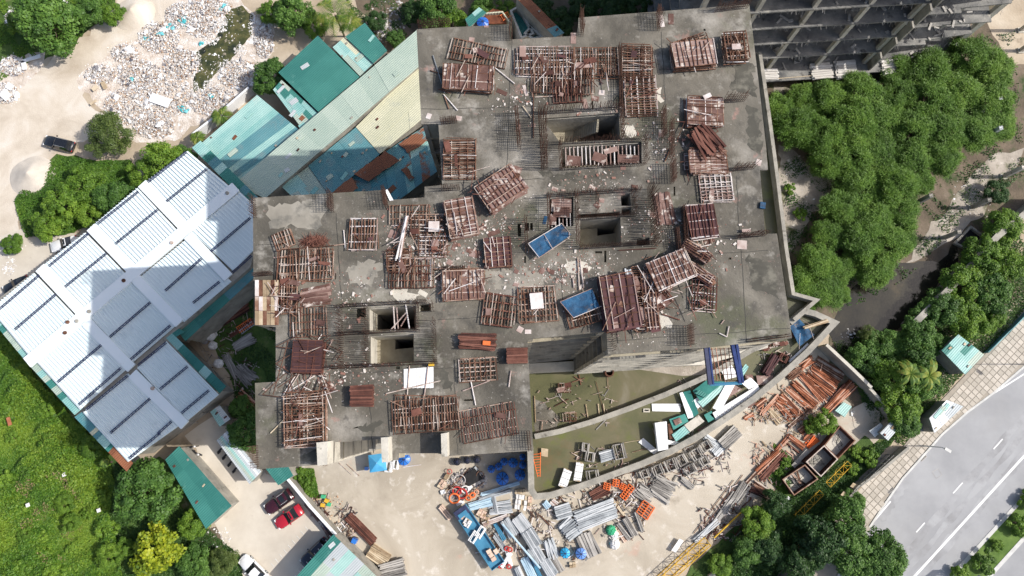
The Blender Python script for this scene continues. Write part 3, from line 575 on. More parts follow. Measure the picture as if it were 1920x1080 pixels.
# rubbish heaps: a mass nobody could count, coloured bits joined by colour
def heap(name, zones, n, mat, smin, smax, label, seed, hmax=.5):
    rng = random.Random(seed); m = MB()
    for _ in range(n):
        u0, v0, ru, rv_ = rng.choice(zones); a = rng.uniform(0, 6.28); q = math.sqrt(rng.random())
        p = P(u0 + math.cos(a) * ru * q, v0 + math.sin(a) * rv_ * q, 0); s = rng.uniform(smin, smax) * rng.choice((.6, .8, 1, 1.5))
        z = rng.uniform(.02, hmax) * (1 - q * .6)
        vs = []; k = rng.choice((4, 5, 6)); rr = [rng.uniform(.6, 1.2) for _ in range(k)]; tz = [rng.uniform(-.3, .3) * s for _ in range(k)]
        a0 = rng.uniform(0, 6.28); el = rng.uniform(.4, 1)
        for i in range(k):
            t = 6.283 * i / k; x = math.cos(t) * s * rr[i]; y = math.sin(t) * s * rr[i] * el
            vs.append((p.x + x * math.cos(a0) - y * math.sin(a0), p.y + x * math.sin(a0) + y * math.cos(a0), z + tz[i]))
        vs.append((p.x, p.y, z + s * .25)); m.add(vs, [(i, (i + 1) % k, k) for i in range(k)])
    m.build(name, mat, label=label, cat='rubbish', kind='stuff')
DZ = [(340, 30, 30, 25), (390, 15, 45, 18), (300, 70, 40, 30), (235, 100, 25, 18), (190, 140, 30, 18), (260, 140, 45, 30), (310, 180, 55, 40), (240, 200, 45, 35), (290, 235, 40, 25), (400, 190, 45, 28), (450, 140, 40, 28), (340, 120, 35, 30), (495, 75, 18, 35), (380, 50, 30, 20), (25, 125, 25, 18), (10, 175, 25, 20), (22, 35, 10, 16), (180, 22, 14, 6)]
m_tr = M('white_rubbish', [(0.2, (0.46, 0.42, 0.38)), (0.45, (0.64, 0.62, 0.60)), (0.75, (0.80, 0.80, 0.80))], 1.0, rnd='island', rv=.9)
m_tg = M('grey_rubbish', [(0.2, (0.10, 0.10, 0.12)), (0.5, (0.36, 0.35, 0.36)), (0.8, (0.58, 0.55, 0.52))], 1.0, rnd='island', rv=.9)
m_tb = M('brown_rubbish', [(0.2, (0.24, 0.14, 0.09)), (0.5, (0.48, 0.32, 0.20)), (0.8, (0.62, 0.48, 0.36))], 1.0, rnd='island', rv=.9)
m_tt = M('turquoise_rubbish', [(0.3, (0.05, 0.36, 0.40)), (0.7, (0.20, 0.55, 0.60))], 1.0, rnd='island', rv=.6)
heap('rubbish_heap', DZ, 15000, m_tr, .04, .17, 'white plastic bags and plaster spread over the dump', 1)
heap('rubbish_heap', DZ, 7000, m_tg, .04, .18, 'grey and black debris mixed through the dump', 2, .4)
heap('rubbish_heap', DZ, 9000, m_tb, .04, .16, 'brown debris and board scraps mixed through the dump', 3, .4)
heap('rubbish_heap', [(345, 42, 12, 10), (322, 50, 8, 5), (305, 66, 8, 5), (345, 205, 14, 6), (420, 12, 8, 6), (275, 73, 6, 4), (378, 82, 4, 3), (248, 149, 3, 4), (395, 182, 5, 4)], 170, m_tt, .1, .35, 'turquoise plastic scraps on the dump', 4)
heap('rubbish_heap', [(418, 40, 10, 10), (450, 95, 12, 12), (425, 125, 16, 14), (395, 162, 14, 14), (362, 165, 12, 16), (366, 110, 12, 16), (395, 75, 16, 10), (414, 48, 10, 14), (474, 50, 8, 24)], 1500, m_tr, .04, .15, 'pale litter along the edge of the stagnant pool', 55, .1)
heap('rubbish_heap', [(430, 60, 35, 40), (400, 130, 30, 30)], 110, m_tr, .08, .2, 'pale scraps floating on the stagnant pool', 5, .05)
heap('debris', [(730, 30, 40, 30), (720, 60, 20, 20)], 500, m_tg, .08, .25, 'litter in the shaded gap at the top', 6, .1)
heap('debris', [(18, 500, 14, 18), (30, 460, 20, 14), (40, 1060, 40, 12), (400, 1010, 40, 25), (1600, 625, 30, 10), (1500, 340, 40, 60), (1830, 380, 50, 60)], 700, m_tr, .05, .2, 'pale stones and scraps scattered on the ground', 8, .1)
DW = [(u, v, ru * 1.5, rv_ * 1.5) for u, v, ru, rv_ in DZ]
heap('rubbish_heap', DW, 3500, m_tr, .02, .10, 'fine pale litter thinning out round the dump', 61, .05)
heap('rubbish_heap', DZ, 260, m_tr, .25, .6, 'larger white sheets and sacks in the dump', 62, .5)
heap('rubbish_heap', DZ, 160, m_tg, .25, .5, 'larger dark bags in the dump', 63, .5)
# sand heaps
def mound(u, v, ru, h, mat, label):
    p = P(u, v, 0); r = ru * mpp(u, v); m = LMB(); n = 40; K = 14; vs = [(0, 0, h)]; fs = []
    for k in range(1, K + 1):
        for i in range(n):
            a = 6.283 * i / n; rr = r * (k / K) * (1 + .07 * math.sin(2 * a + 1) + .02 * math.sin(5 * a)); q = k / K
            vs.append((rr * math.cos(a), rr * math.sin(a), h * (1 - q) ** 1.15 * (1 + .10 * noise.noise(Vector((2 * q * math.cos(a), 2 * q * math.sin(a), 3.3)))) if k < K else -.02))
    for i in range(n): fs.append((0, 1 + i, 1 + (i + 1) % n))
    for k in range(K - 1):
        for i in range(n): a = 1 + k * n + i; b = 1 + k * n + (i + 1) % n; fs.append((a, a + n, b + n, b))
    m.add(vs, fs); o = m.build('sand_heap', mat, smooth=True, label=label, cat='sand heap'); o.location = (p.x, p.y, 0)
mound(62, 330, 42, 1.5, m_sand, 'round grey-beige sand heap beside the green thicket'); mound(252, 26, 38, 1.3, m_path, 'pale sand heap on the dirt track at the top edge')

# taller weeds and bushes growing out of the ground cover
rr = random.Random(21)
BF2 = [(14, 690), (40, 745), (90, 770), (70, 700), (22, 820), (95, 830), (150, 840), (60, 880), (12, 900), (120, 890), (170, 905), (40, 950), (95, 950), (160, 965), (200, 990), (18, 1010), (75, 1010), (130, 1030), (185, 1050), (45, 1065), (100, 1075), (215, 1035), (20, 650), (190, 930), (110, 985), (150, 800), (8, 770), (60, 640)]
for i, (u, v) in enumerate(BF2):
    tree(u, v, rr.uniform(11, 26), 'shrub' if i % 3 else 'bright', 'loose weedy bush standing out of the bottom left field', 'weedy bushes in the bottom left field', 'bush', name='weedy_bush')
cover('dead_grass', [(40, 900), (130, 880), (170, 960), (120, 1060), (60, 1040)], 5000, .22, M('dry_grass', [(0.3, (0.16, 0.12, 0.06)), (0.7, (0.30, 0.24, 0.12))], .5, rnd='island', rv=.6), 1.9, 'dry brownish stems in the bottom left field', .9)
def pole0(u, v): pass
for i, (u, v, l, mt) in enumerate([(17, 790, 'orange board dumped in the field', 'orange'), (52, 947, 'pale scrap in the field, middle', 'w'), (185, 957, 'pale scrap in the field, right', 'w'), (120, 890, 'pale scrap in the field, upper', 'w')]):
    c = P(u, v, 1.7); o = pc(None, 'dumped_board', m_orange if mt == 'orange' else m_tr, (c.x, c.y, 1.7), (.5, 1.2 if i == 0 else .5, .08), .4); tag(o, l, 'board')
# ------------------------------------------------------------------ white hall
HZ = 7.0
hall = thing('warehouse', 'long white ribbed metal hall roof with wide white flashings crossing it, left of the tower', 'warehouse')
hp = [(352, 283), (445, 375), (500, 420), (478, 497), (345, 612), (312, 636), (410, 740), (240, 868), (150, 770), (57, 672), (-18, 588), (-18, 560)]
mb = MB(); _w = poly(hp, HZ - .35); _c = sum(_w, Vector()) / len(_w); mb.prism([_c + (p - _c) * .955 for p in _w], 0, HZ - .4); mb.build('wall', m_conc, hall)
def bay(q, n, z=HZ):
    # q: four px corners, ribs run from edge q0-q1 to edge q3-q2
    a, b, c, d = [P(u, v, z) for u, v in q]; m = MB()
    m.add([a, b, c, d, a - Vector((0, 0, .12)), b - Vector((0, 0, .12)), c - Vector((0, 0, .12)), d - Vector((0, 0, .12))], [(0, 3, 2, 1), (4, 5, 6, 7), (0, 1, 5, 4), (1, 2, 6, 5), (2, 3, 7, 6), (3, 0, 4, 7)])
    o = m.build('roof_sheet', m_hall, hall); m = MB()
    for k in range(n):
        t = (k + .5) / n; s = a.lerp(b, t); e = d.lerp(c, t); m.box(((s.x + e.x) / 2, (s.y + e.y) / 2, z + .10), ((e - s).length, .07, .19), math.atan2((e - s).y, (e - s).x))
    m.build('seam_ribs', m_hall, hall, kind='stuff')
for q, n in [([(268, 345), (352, 283), (445, 362), (352, 437)], 17), ([(168, 428), (258, 352), (340, 440), (250, 512)], 17), ([(70, 506), (160, 436), (242, 520), (153, 590)], 17), ([(-18, 580), (64, 512), (144, 596), (58, 672)], 17),
             ([(360, 435), (450, 360), (520, 425), (437, 508)], 17), ([(262, 520), (350, 448), (434, 528), (345, 604)], 17), ([(168, 594), (252, 524), (330, 610), (246, 682)], 17), ([(66, 676), (152, 604), (240, 690), (150, 768)], 17),
             ([(257, 690), (312, 640), (410, 740), (350, 790)], 12), ([(156, 774), (240, 700), (336, 798), (240, 866)], 18)]:
    bay(q, n)
def flash(a, b, w, dz=.3, mat=None, nm='flashing'):
    c, L, rz, s = axis(a, b, HZ + dz); m = MB(); m.box((c.x, c.y, HZ + dz - .15), (L, w * s, .34), rz); m.build(nm, mat or m_flash, hall)
flash((50, 680), (442, 350), 22)
for a, b in (((266, 344), (344, 425)), ((352, 441), (428, 520)), ((170, 426), (246, 505)), ((254, 522), (336, 606)), ((74, 502), (150, 583)), ((160, 602), (246, 690)), ((248, 700), (346, 797))):
    flash(a, b, 19, .26)
for a, b in (((388, 317), (312, 378)), ((296, 393), (217, 457)), ((200, 475), (122, 538)), ((105, 552), (28, 618)), ((470, 408), (395, 472)), ((378, 485), (310, 545)), ((282, 567), (206, 632)), ((190, 647), (108, 717)), ((320, 610), (245, 674)),
             ((227, 690), (148, 759)), ((240, 704), (162, 768)), ((312, 642), (259, 685)), ((352, 687), (300, 730)), ((392, 732), (340, 775)), ((282, 747), (207, 812)), ((300, 812), (242, 860)), ((322, 790), (296, 813)), ((472, 479), (435, 512)), ((412, 528), (362, 568)),
             ((350, 285), (277, 342)), ((260, 359), (183, 420)), ((167, 437), (92, 499)), ((75, 515), (0, 579))):
    c, L, rz, s = axis(a, b, HZ + .2); m = MB()
    for k in (-1, 1):
        o = k * .11; m.box((c.x - math.sin(rz) * o, c.y + math.cos(rz) * o, HZ + .23), (L, .09, .10), rz)
    for k in range(int(L / .55)):
        t = -L / 2 + .3 + k * .55; m.box((c.x + math.cos(rz) * t, c.y + math.sin(rz) * t, HZ + .23), (.07, .22, .06), rz)
    m.build('ridge_truss', m_navy, hall)
for i, (u, v) in enumerate([(426, 362), (322, 455), (232, 526), (167, 584), (127, 604), (122, 624), (144, 602), (286, 728)]):
    p = P(u, v, HZ + .35); m = MB(); m.bar((p.x, p.y, HZ + .3), (p.x, p.y, HZ + .50), .27, 12, .24); m.build('roof_vent', m_rust if i % 3 else m_conc, hall)
# patched sheet roofs: every sheet a part
def patch_roof(name, label, q, z, nu, nv, pal, walls=m_conc, cat='shed', parent=None, slope=.0, group=None):
    root = parent or thing(name, label, cat, group=group)
    a, b, c, d = [P(u, v, z) for u, v in q]; a.z += slope; b.z += slope
    if parent is None:
        m = MB(); cc = (a + b + c + d) / 4; m.prism([cc.lerp(Vector((x.x, x.y, 0)) + Vector((0, 0, 0)), .95) for x in (a, b, c, d)], 0, z - .12); m.build('wall', walls, root)
    for i in range(nu):
        js = sorted(random.uniform(.15, .85) for _ in range(nv - 1)) if nv > 1 else []
        js = [0] + [(.5 * t + .5 * (k + 1) / nv) for k, t in enumerate(js)] + [1]
        for j in range(nv):
            t0, t1, s0, s1 = i / nu, (i + 1) / nu, js[j], js[j + 1]
            L = lambda t, s: (a.lerp(b, t)).lerp(d.lerp(c, t), s)
            e = Vector((0, 0, random.uniform(0, .05) + .012 * ((i + j) % 3)))
            v = [L(t0, s0) + e, L(t1 + .004, s0) + e, L(t1 + .004, s1) + e, L(t0, s1) + e]; th = Vector((0, 0, .05))
            m = MB(); m.add(v + [x - th for x in v], [(0, 3, 2, 1), (4, 5, 6, 7), (0, 1, 5, 4), (1, 2, 6, 5), (2, 3, 7, 6), (3, 0, 4, 7)])
            m.build('roof_sheet', random.choice(pal), root)
    return root
# eaves strips of the hall
for q, n, pal in [([(360, 277), (376, 264), (498, 384), (482, 400)], 9, [s_teal, s_lteal, s_blue, s_teal, s_gg, s_rust]), ([(0, 590), (-14, 602), (44, 672), (56, 664)], 7, [s_lteal, s_gg, s_teal]),
                  ([(70, 678), (56, 686), (140, 778), (154, 766)], 8, [s_lteal, s_teal, s_gg, s_teal]), ([(154, 772), (140, 782), (238, 884), (250, 868)], 9, [s_teal, s_blue, s_lteal, s_cream, s_rust]),
                  ([(320, 622), (308, 634), (412, 738), (424, 724)], 7, [s_teal, s_teal, s_gg, s_rust, s_lteal]), ([(336, 616), (322, 624), (330, 632), (346, 622)], 1, [s_teal])]:
    patch_roof('', '', q, HZ - .45, 1, n, pal, parent=hall)
patch_roof('lean_to_roof', 'dark teal lean-to strip along the south-east side of the white hall', [(334, 622), (470, 500), (486, 512), (348, 640)], 5.6, 5, 1, [s_teal, s_teal, s_blue], cat='lean-to')
# teal sheet roofs between hall and tower
patch_roof('sheet_roof_shed', 'big plain dark teal sheet roof beside the round tree', [(596, 67), (674, 144), (597, 210), (522, 136)], 5.2, 3, 1, [s_teal])
patch_roof('sheet_roof_shed', 'grey-green narrow sheet roof between the two dark teal roofs', [(624, 89), (646, 70), (700, 119), (675, 143)], 5.0, 3, 2, [s_gg, s_gg, s_lteal, s_grey, s_cream])
patch_roof('sheet_roof_shed', 'smaller dark teal roof below the palms', [(647, 69), (684, 43), (726, 95), (700, 119)], 5.3, 3, 1, [s_teal, s_teal, s_teal])
patch_roof('long_sheet_roof', 'long grey-green sheet roof running diagonally up to the tower', [(782, 56), (800, 112), (497, 372), (438, 346)], 6.0, 1, 16, [s_gg], cat='long shed')
patch_roof('sheet_roof_shed', 'cream sheet roof against the tower edge', [(815, 92), (800, 216), (712, 288), (667, 238)], 5.2, 3, 2, [s_cream])
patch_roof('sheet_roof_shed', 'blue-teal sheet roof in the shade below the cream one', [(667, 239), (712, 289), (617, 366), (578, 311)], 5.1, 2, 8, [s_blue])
patch_roof('sheet_roof_shed', 'pale green-grey sheet roof corner beside the black gap', [(578, 312), (617, 367), (560, 380), (528, 350)], 5.0, 2, 3, [s_gg, s_lteal])
patch_roof('sheet_roof_shed', 'rust streaked patchwork roof next to the tower notch', [(715, 290), (830, 215), (835, 310), (735, 385)], 4.6, 7, 2, [s_mix, s_mix, s_blue, s_mix, s_blue, s_lteal])
patch_roof('sheet_roof_shed', 'rust stained teal roof below the patchwork one', [(714, 292), (740, 390), (640, 400), (612, 366)], 4.5, 4, 3, [s_mix, s_mix, s_mix, s_blue])
patch_roof('sheet_roof_shed', 'light teal roof with dark strips by the small palm', [(482, 178), (576, 256), (446, 345), (374, 272)], 4.7, 9, 1, [s_lteal, s_lteal, s_lteal, s_lteal, s_lteal, s_blue])
patch_roof('sheet_roof_shed', 'narrow teal, beige and bright blue roof strip below the big teal roof', [(512, 168), (528, 150), (598, 214), (574, 252)], 4.8, 4, 3, [s_teal, s_gg, s_bl, s_lteal, s_grey, s_gg])
patch_roof('sheet_roof_shed', 'dark teal shed roof beside the parking yard, bottom left', [(336, 836), (434, 948), (386, 991), (310, 862)], 3.4, 4, 2, [s_teal])
patch_roof('sheet_roof_shed', 'pale patched canopy of parked motorbikes beside the tower corner', [(406, 826), (426, 808), (490, 884), (468, 908)], 3.0, 6, 1, [s_lteal, s_white, s_gg, s_grey], cat='canopy')
patch_roof('sheet_roof_shed', 'dark teal roof piece under the tower lower left corner', [(498, 878), (540, 874), (550, 892), (522, 910)], 3.0, 3, 1, [s_teal, s_blue], cat='canopy')
patch_roof('sheet_roof_shed', 'patchwork teal and grey roof at the bottom edge beside the dark car', [(625, 1002), (712, 1086), (640, 1160), (548, 1090)], 4.3, 6, 2, [s_gg, s_teal, s_gg, s_gg, s_lteal, s_gg, s_grey])
patch_roof('sheet_roof_shed', 'grey sheet roof among bushes between hall and tower', [(394, 772), (412, 760), (432, 786), (412, 800)], 3.0, 2, 1, [s_grey, s_lteal])
patch_roof('sheet_roof_shed', 'small patched teal shed at the edge of the pavement', [(1797, 627), (1845, 665), (1809, 702), (1765, 657)], 3.2, 5, 2, [s_teal, s_lteal, s_lteal, s_gg])
patch_roof('sheet_roof_shed', 'white long shed on the pavement edge', [(1775, 750), (1806, 762), (1752, 812), (1742, 784)], 2.8, 2, 3, [s_white, s_grey, s_white])
patch_roof('sheet_roof_shed', 'rusty brown narrow roof at the top edge above the tower slab', [(966, -6), (986, -10), (1058, 62), (1040, 70)], 8, 1, 6, [s_rust, s_rust, s_blue, s_rust])
patch_roof('sheet_roof_shed', 'teal roof beside the orange tarpaulin', [(872, 36), (898, 14), (912, 24), (880, 52)], 6, 2, 2, [s_lteal, s_teal])
patch_roof('sheet_roof_shed', 'blue-grey lean-to roof behind the pavement fence', [(1650, 812), (1690, 770), (1705, 780), (1665, 826)], 2.6, 3, 1, [s_grey, s_lteal, s_blue])
# ------------------------------------------------------------------ podium
pod = thing('podium', 'wet algae covered concrete podium deck with curved parapets beside the tower', 'podium')
po = [(994, 835), (997, 922), (1004, 932), (1030, 930), (1085, 914), (1140, 894), (1200, 872), (1255, 848), (1310, 818), (1360, 785), (1410, 750), (1460, 708), (1510, 662), (1562, 608), (1522, 592), (1500, 588), (1523, 566), (1480, 556), (1468, 470), (1452, 340), (1436, 220), (1420, 108), (1300, 100), (1000, 400), (960, 640), (960, 820)]
m = MB(); m.prism(poly(po, POD), 0, POD); m.build('deck', m_deck, pod)
def para(px, h=1.05, th=.55, z=POD, mat=m_conc): m = MB(); m.wall(poly(px, z), z, z + h, th); return m.build('parapet', mat, pod)
para([(994, 838), (996, 918), (1004, 929), (1030, 927), (1085, 911), (1140, 891), (1200, 869), (1255, 845), (1310, 815), (1360, 782), (1410, 747), (1460, 705), (1510, 659), (1559, 607), (1522, 590), (1501, 585), (1476, 607)], 1.1, .8)
para([(1480, 602), (1522, 566), (1479, 554), (1466, 470), (1450, 340), (1434, 220), (1418, 108)], 1.6, .5)
para([(1002, 818), (1050, 808), (1110, 790), (1180, 765), (1240, 742), (1300, 716), (1330, 702), (1400, 660), (1440, 640)], 1.3, .7)
m = MB(); m.prism(poly([(988, 700), (988, 682), (1130, 674), (1150, 678), (1310, 664), (1440, 640), (1440, 652), (1320, 684), (1180, 690)], POD + 1.2), POD, POD + 1.2); m.build('ledge', m_pale, pod)
m = MB(); m.prism(poly([(1180, 690), (1320, 684), (1420, 655), (1380, 680), (1330, 702), (1280, 705)], POD), POD + .004, POD + .01); m.build('screed_patch', m_oldconc, pod)
m = MB(); m.prism(poly(rag([(1000, 745), (1030, 762), (1050, 788), (1040, 806), (1003, 812)], 3, 10, 3), POD), POD + .004, POD + .012); m.build('screed_patch', m_roofc, pod)
# ------------------------------------------------------------------ tower
tower = thing('unfinished_tower', 'unfinished grey concrete tower whose top slab is littered with rusty steel formwork', 'building')
TP = [(781, 54), (955, 46), (957, 74), (1083, 67), (1085, 33), (1405, 8), (1422, 150), (1436, 270), (1440, 318), (1425, 319), (1435, 438), (1457, 438), (1472, 540), (1485, 634), (1322, 652), (1140, 665), (1137, 622), (989, 636),
      (1000, 845), (843, 855), (820, 850), (747, 850), (747, 862), (727, 865), (727, 822), (655, 828), (627, 829), (625, 868), (595, 872), (481, 880), (478, 718), (517, 716), (517, 613), (476, 610), (474, 371), (722, 356), (731, 375), (796, 370), (796, 350), (829, 347), (822, 232), (790, 233)]
tpw = [P(u, v, R) for u, v in TP]
HOLES = [[(1017, 222), (1160, 212), (1163, 262), (1050, 267)], [(1054, 275), (1203, 265), (1203, 306), (1054, 315)], [(1030, 373), (1075, 369), (1075, 424), (1030, 428)], [(1083, 402), (1162, 397), (1162, 404), (1083, 409)],
         [(1164, 366), (1181, 364), (1183, 385), (1165, 386)], [(1165, 389), (1183, 388), (1183, 402), (1166, 403)], [(1088, 412), (1163, 408), (1165, 460), (1087, 464)], [(1194, 447), (1218, 445), (1218, 459), (1194, 460)],
         [(692, 578), (780, 573), (780, 618), (692, 622)], [(668, 578), (686, 577), (686, 595), (668, 596)], [(786, 572), (808, 570), (808, 583), (785, 584)], [(694, 630), (776, 626), (776, 680), (694, 682)],
         [(970, 419), (977, 419), (977, 443), (971, 443)], [(984, 418), (992, 418), (992, 432), (984, 432)], [(994, 418), (999, 418), (999, 431), (994, 431)], [(983, 480), (986, 480), (986, 493), (983, 493)], [(1133, 470), (1137, 470), (1137, 492), (1133, 492)],
         [(1116, 471), (1129, 471), (1129, 475), (1116, 475)], [(1366, 483), (1371, 483), (1371, 487), (1366, 487)], [(637, 706), (640, 706), (640, 720), (637, 720)], [(870, 749), (888, 748), (888, 752), (870, 752)], [(742, 687), (750, 687), (750, 692), (742, 692)],
         [(628, 512), (630, 512), (630, 524), (628, 524)], [(1263, 350), (1266, 350), (1266, 367), (1263, 367)], [(1109, 188), (1112, 188), (1113, 205), (1110, 205)], [(1319, 54), (1323, 54), (1323, 58), (1319, 58)], [(978, 603), (983, 603), (983, 609), (978, 609)], [(813, 504), (825, 503), (825, 507), (813, 508)]]
HW = [[P(u, v, R) for u, v in h] for h in HOLES]
m = MB(); m.prism(tpw, R - .28, R, HW); m.build('roof_slab', m_roofc, tower)
# second floor seen through the openings
Z2 = R - 3.4
h2 = [[(1085, 246), (1146, 226), (1150, 262), (1086, 262)], [(1120, 416), (1162, 413), (1162, 436), (1120, 442)], [(741, 634), (775, 632), (775, 652), (741, 655)], [(706, 584), (778, 580), (778, 616), (706, 618)], [(1054, 277), (1203, 267), (1203, 304), (1054, 313)], [(1032, 400), (1074, 398), (1074, 424), (1032, 426)]]
m = MB(); m.prism(tpw, Z2 - .25, Z2, [[P(u, v, Z2) for u, v in h] for h in h2]); m.build('floor_slab', m_lower, tower)
for h in (HOLES[0], HOLES[1], HOLES[2], HOLES[6], HOLES[8], HOLES[11], HOLES[4], HOLES[5], HOLES[7]):
    ws = [P(u, v, R) for u, v in h]; cc = sum(ws, Vector()) / 4; ws = [p + (p - cc).normalized() * .16 for p in ws]
    m = MB(); m.wall(ws + [ws[0]], R - 12, R - .285, .22); m.build('core_wall', m_pale if h in (HOLES[8], HOLES[11]) else m_conc, tower)
SH2 = [[P(u, v, Z2) for u, v in h] for h in h2]
# storeys below: slab edges with recessed walls
def inset(pts, d):
    n = len(pts); ar = sum(pts[i].x * pts[(i + 1) % n].y - pts[(i + 1) % n].x * pts[i].y for i in range(n)); sg = 1 if ar > 0 else -1; out = []
    for i in range(n):
        a, b, c = pts[i - 1], pts[i], pts[(i + 1) % n]; d1 = (b - a).normalized(); d2 = (c - b).normalized(); n1 = Vector((-d1.y, d1.x, 0)) * sg; n2 = Vector((-d2.y, d2.x, 0)) * sg
        k = n1 + n2; k = k / max(.3, k.dot(k) / 2) if k.length > .1 else n1; out.append(b + k * d * 1.0)
    return out
lw = inset(tpw, .45)
NF = 11; SH = (R) / (NF)
for k in range(1, NF - 1):
    z = k * SH; m = MB(); m.prism(tpw, z - .22, z, SH2 if k > 5 else ()); m.build('floor_slab', m_conc, tower)
m = MB(); m.prism(lw, 0, R - 3.7, SH2)
m.build('infill_wall', m_conc, tower)
m = MB()
for i in range(len(tpw)):
    a, b = lw[i], lw[(i + 1) % len(lw)]; L = (b - a).length
    if L < 2.5: continue
    for q in range(int(L / 3.2) + 1):
        t = (q + .5) / (int(L / 3.2) + 1); p = a.lerp(b, t)
        for k in range(NF - 1):
            pass
for i in range(len(tpw)):
    a, b = tpw[i], tpw[(i + 1) % len(tpw)]; L = (b - a).length
    if L < 3: continue
    n = max(1, int(L / 5)); rz = math.atan2((b - a).y, (b - a).x)
    nrm = Vector((-(b - a).y, (b - a).x, 0)).normalized()
    ar = (lw[i] - a).dot(nrm); nrm *= (1 if ar > 0 else -1)
    for q in range(n + 1):
        p = a.lerp(b, min(max(q / n, .3 / L), 1 - .3 / L)) + nrm * .28; m.box((p.x, p.y, R / 2 - .2), (.5, .42, R - .5), rz)
    for k in range(NF - 1):
        if k % 1: continue
        for q in range(n):
            p = a.lerp(b, (q + .5) / n) + nrm * .47; m.box((p.x, p.y, k * SH + SH * .55), (L / n * .45, .06, SH * .5), rz)
m.build('columns', m_conc, tower, kind='stuff')
# fins that rise above the lower left edge, pale east faces
for px in ([(605, 828), (625, 826), (625, 868), (607, 870)], [(722, 819), (735, 818), (736, 863), (724, 864)], [(831, 812), (842, 810), (843, 853), (832, 854)]):
    m = MB(); m.prism([P(u, v, R) for u, v in px], R - 14, R + 1.9); m.build('fin_wall', m_pale, tower)
m = MB(); m.prism([P(u, v, R) for u, v in [(722, 357), (727, 356), (738, 376), (731, 377)]], R - 3, R + .12); m.build('fin_wall', m_white, tower)
# stair flight seen in the top core
st = MB(); a = P(1082, 219, R - .6); b = P(1122, 223, R - .6); a2 = P(1083, 243, R - .6)
d = (b - a); e = (a2 - a)
for k in range(11):
    t = k / 11; z = R - .6 - 2.6 * (1 - t); c0 = a + d * (t + .045) + e * .5
    st.box((c0.x, c0.y, z), (d.length / 11 + .01, e.length, .22), math.atan2(d.y, d.x))
st.build('stair_flight', m_lower, tower)
# flat damp and pale slab patches cast separately
for px, mt in [([(500, 385), (598, 374), (600, 410), (620, 425), (560, 430), (500, 432)], m_pale), ([(1042, 455), (1065, 458), (1070, 470), (1045, 474)], m_roofc)]:
    pass
# starter bars: dense rows joined per wall
def starters(a, b, h=1.9, gap=.17, rows=2, lean=.06, ties=0, name='starter_bars', off=.2, z=R):
    A = P(*a, z); B = P(*b, z); L = (B - A).length; n = max(2, int(L / gap)); m = MB(); d = (B - A).normalized(); s = Vector((-d.y, d.x, 0))
    for r in range(rows):
        o = s * off * (r - (rows - 1) / 2)
        for k in range(n):
            p = A.lerp(B, k / (n - 1)) + o; hh = h * random.uniform(.75, 1.08)
            q = p + Vector((random.uniform(-lean, lean) * hh, random.uniform(-lean, lean) * hh, hh)); m.bar(p, q, .022, 3)
        for t in range(ties):
            zz = (t + 1) * h / (ties + 1) * .95; m.bar(A + o + Vector((0, 0, zz)), B + o + Vector((0, 0, zz)), .018, 3)
    m.build(name, m_rebar, tower, kind='stuff')
for a, b, h, t in [((1015, 213), (1160, 204), 1.9, 0), ((1161, 90), (1163, 205), 1.2, 4), ((1163, 205), (1166, 262), 1.9, 2), ((1011, 212), (1017, 320), 2.2, 0), ((1020, 212), (1023, 318), 2.2, 0), ((968, 213), (973, 282), 2.2, 5), ((1050, 269), (1204, 262), 1.5, 0), ((1049, 272), (1051, 318), 1.9, 0),
                   ((1051, 318), (1206, 309), 1.2, 0), ((1207, 262), (1209, 308), 1.9, 0), ((1028, 372), (1028, 432), 2.0, 1), ((1079, 367), (1082, 462), 2.0, 1), ((1024, 369), (1200, 357), 1.4, 1), ((1184, 360), (1190, 405), 1.9, 0), ((1215, 355), (1224, 462), 2.3, 0), ((1222, 355), (1230, 462), 2.3, 0),
                   ((1084, 411), (1185, 404), 1.2, 1), ((1085, 466), (1224, 457), 1.4, 1), ((985, 410), (988, 478), 1.8, 0), ((1118, 366), (1118, 402), 1.5, 0), ((640, 575), (800, 566), 1.5, 1), ((689, 578), (690, 686), 2.1, 0), ((783, 570), (785, 622), 2.1, 0), ((640, 627), (780, 619), 1.3, 1), ((810, 570), (812, 584), 1.9, 1),
                   ((815, 602), (818, 682), 2.2, 0), ((624, 690), (817, 680), 1.5, 1), ((640, 578), (644, 690), 2.2, 0), ((722, 358), (727, 392), 2.0, 6), ((623, 364), (625, 398), 2.0, 6), ((478, 372), (480, 408), 1.6, 3), ((1088, 34), (1091, 68), 2.3, 5), ((1231, 26), (1234, 58), 2.0, 6), ((1340, 22), (1400, 14), 1.6, 2),
                   ((957, 48), (958, 76), 2.0, 6), ((785, 53), (845, 48), 1.5, 4), ((828, 232), (857, 229), 1.5, 4), ((829, 357), (862, 355), 1.5, 4), ((1355, 192), (1394, 189), 1.9, 3), ((1372, 320), (1410, 316), 1.9, 3), ((1380, 446), (1432, 441), 1.9, 3), ((1257, 308), (1259, 345), 2.0, 7), ((1289, 611), (1291, 648), 2.0, 6),
                   ((1146, 624), (1149, 658), 1.6, 0), ((480, 517), (513, 514), 1.2, 4), ((607, 828), (609, 870), 1.4, 5), ((613, 828), (615, 870), 1.4, 5), ((724, 820), (726, 864), 1.4, 5), ((833, 813), (835, 854), 1.4, 5), ((1256, 230), (1256, 300), 1.8, 4), ((1278, 390), (1283, 460), 1.5, 4), ((1400, 640), (1475, 630), 1.0, 3),
                   ((990, 808), (993, 843), 1.6, 6), ((482, 836), (484, 875), 1.8, 5), ((1240, 210), (1242, 262), 2.0, 5), ((829, 505), (872, 503), 1.0, 3), ((1200, 150), (1203, 90), .9, 3), ((1266, 430), (1270, 470), 1.3, 5)]:
    starters(a, b, h, ties=t)
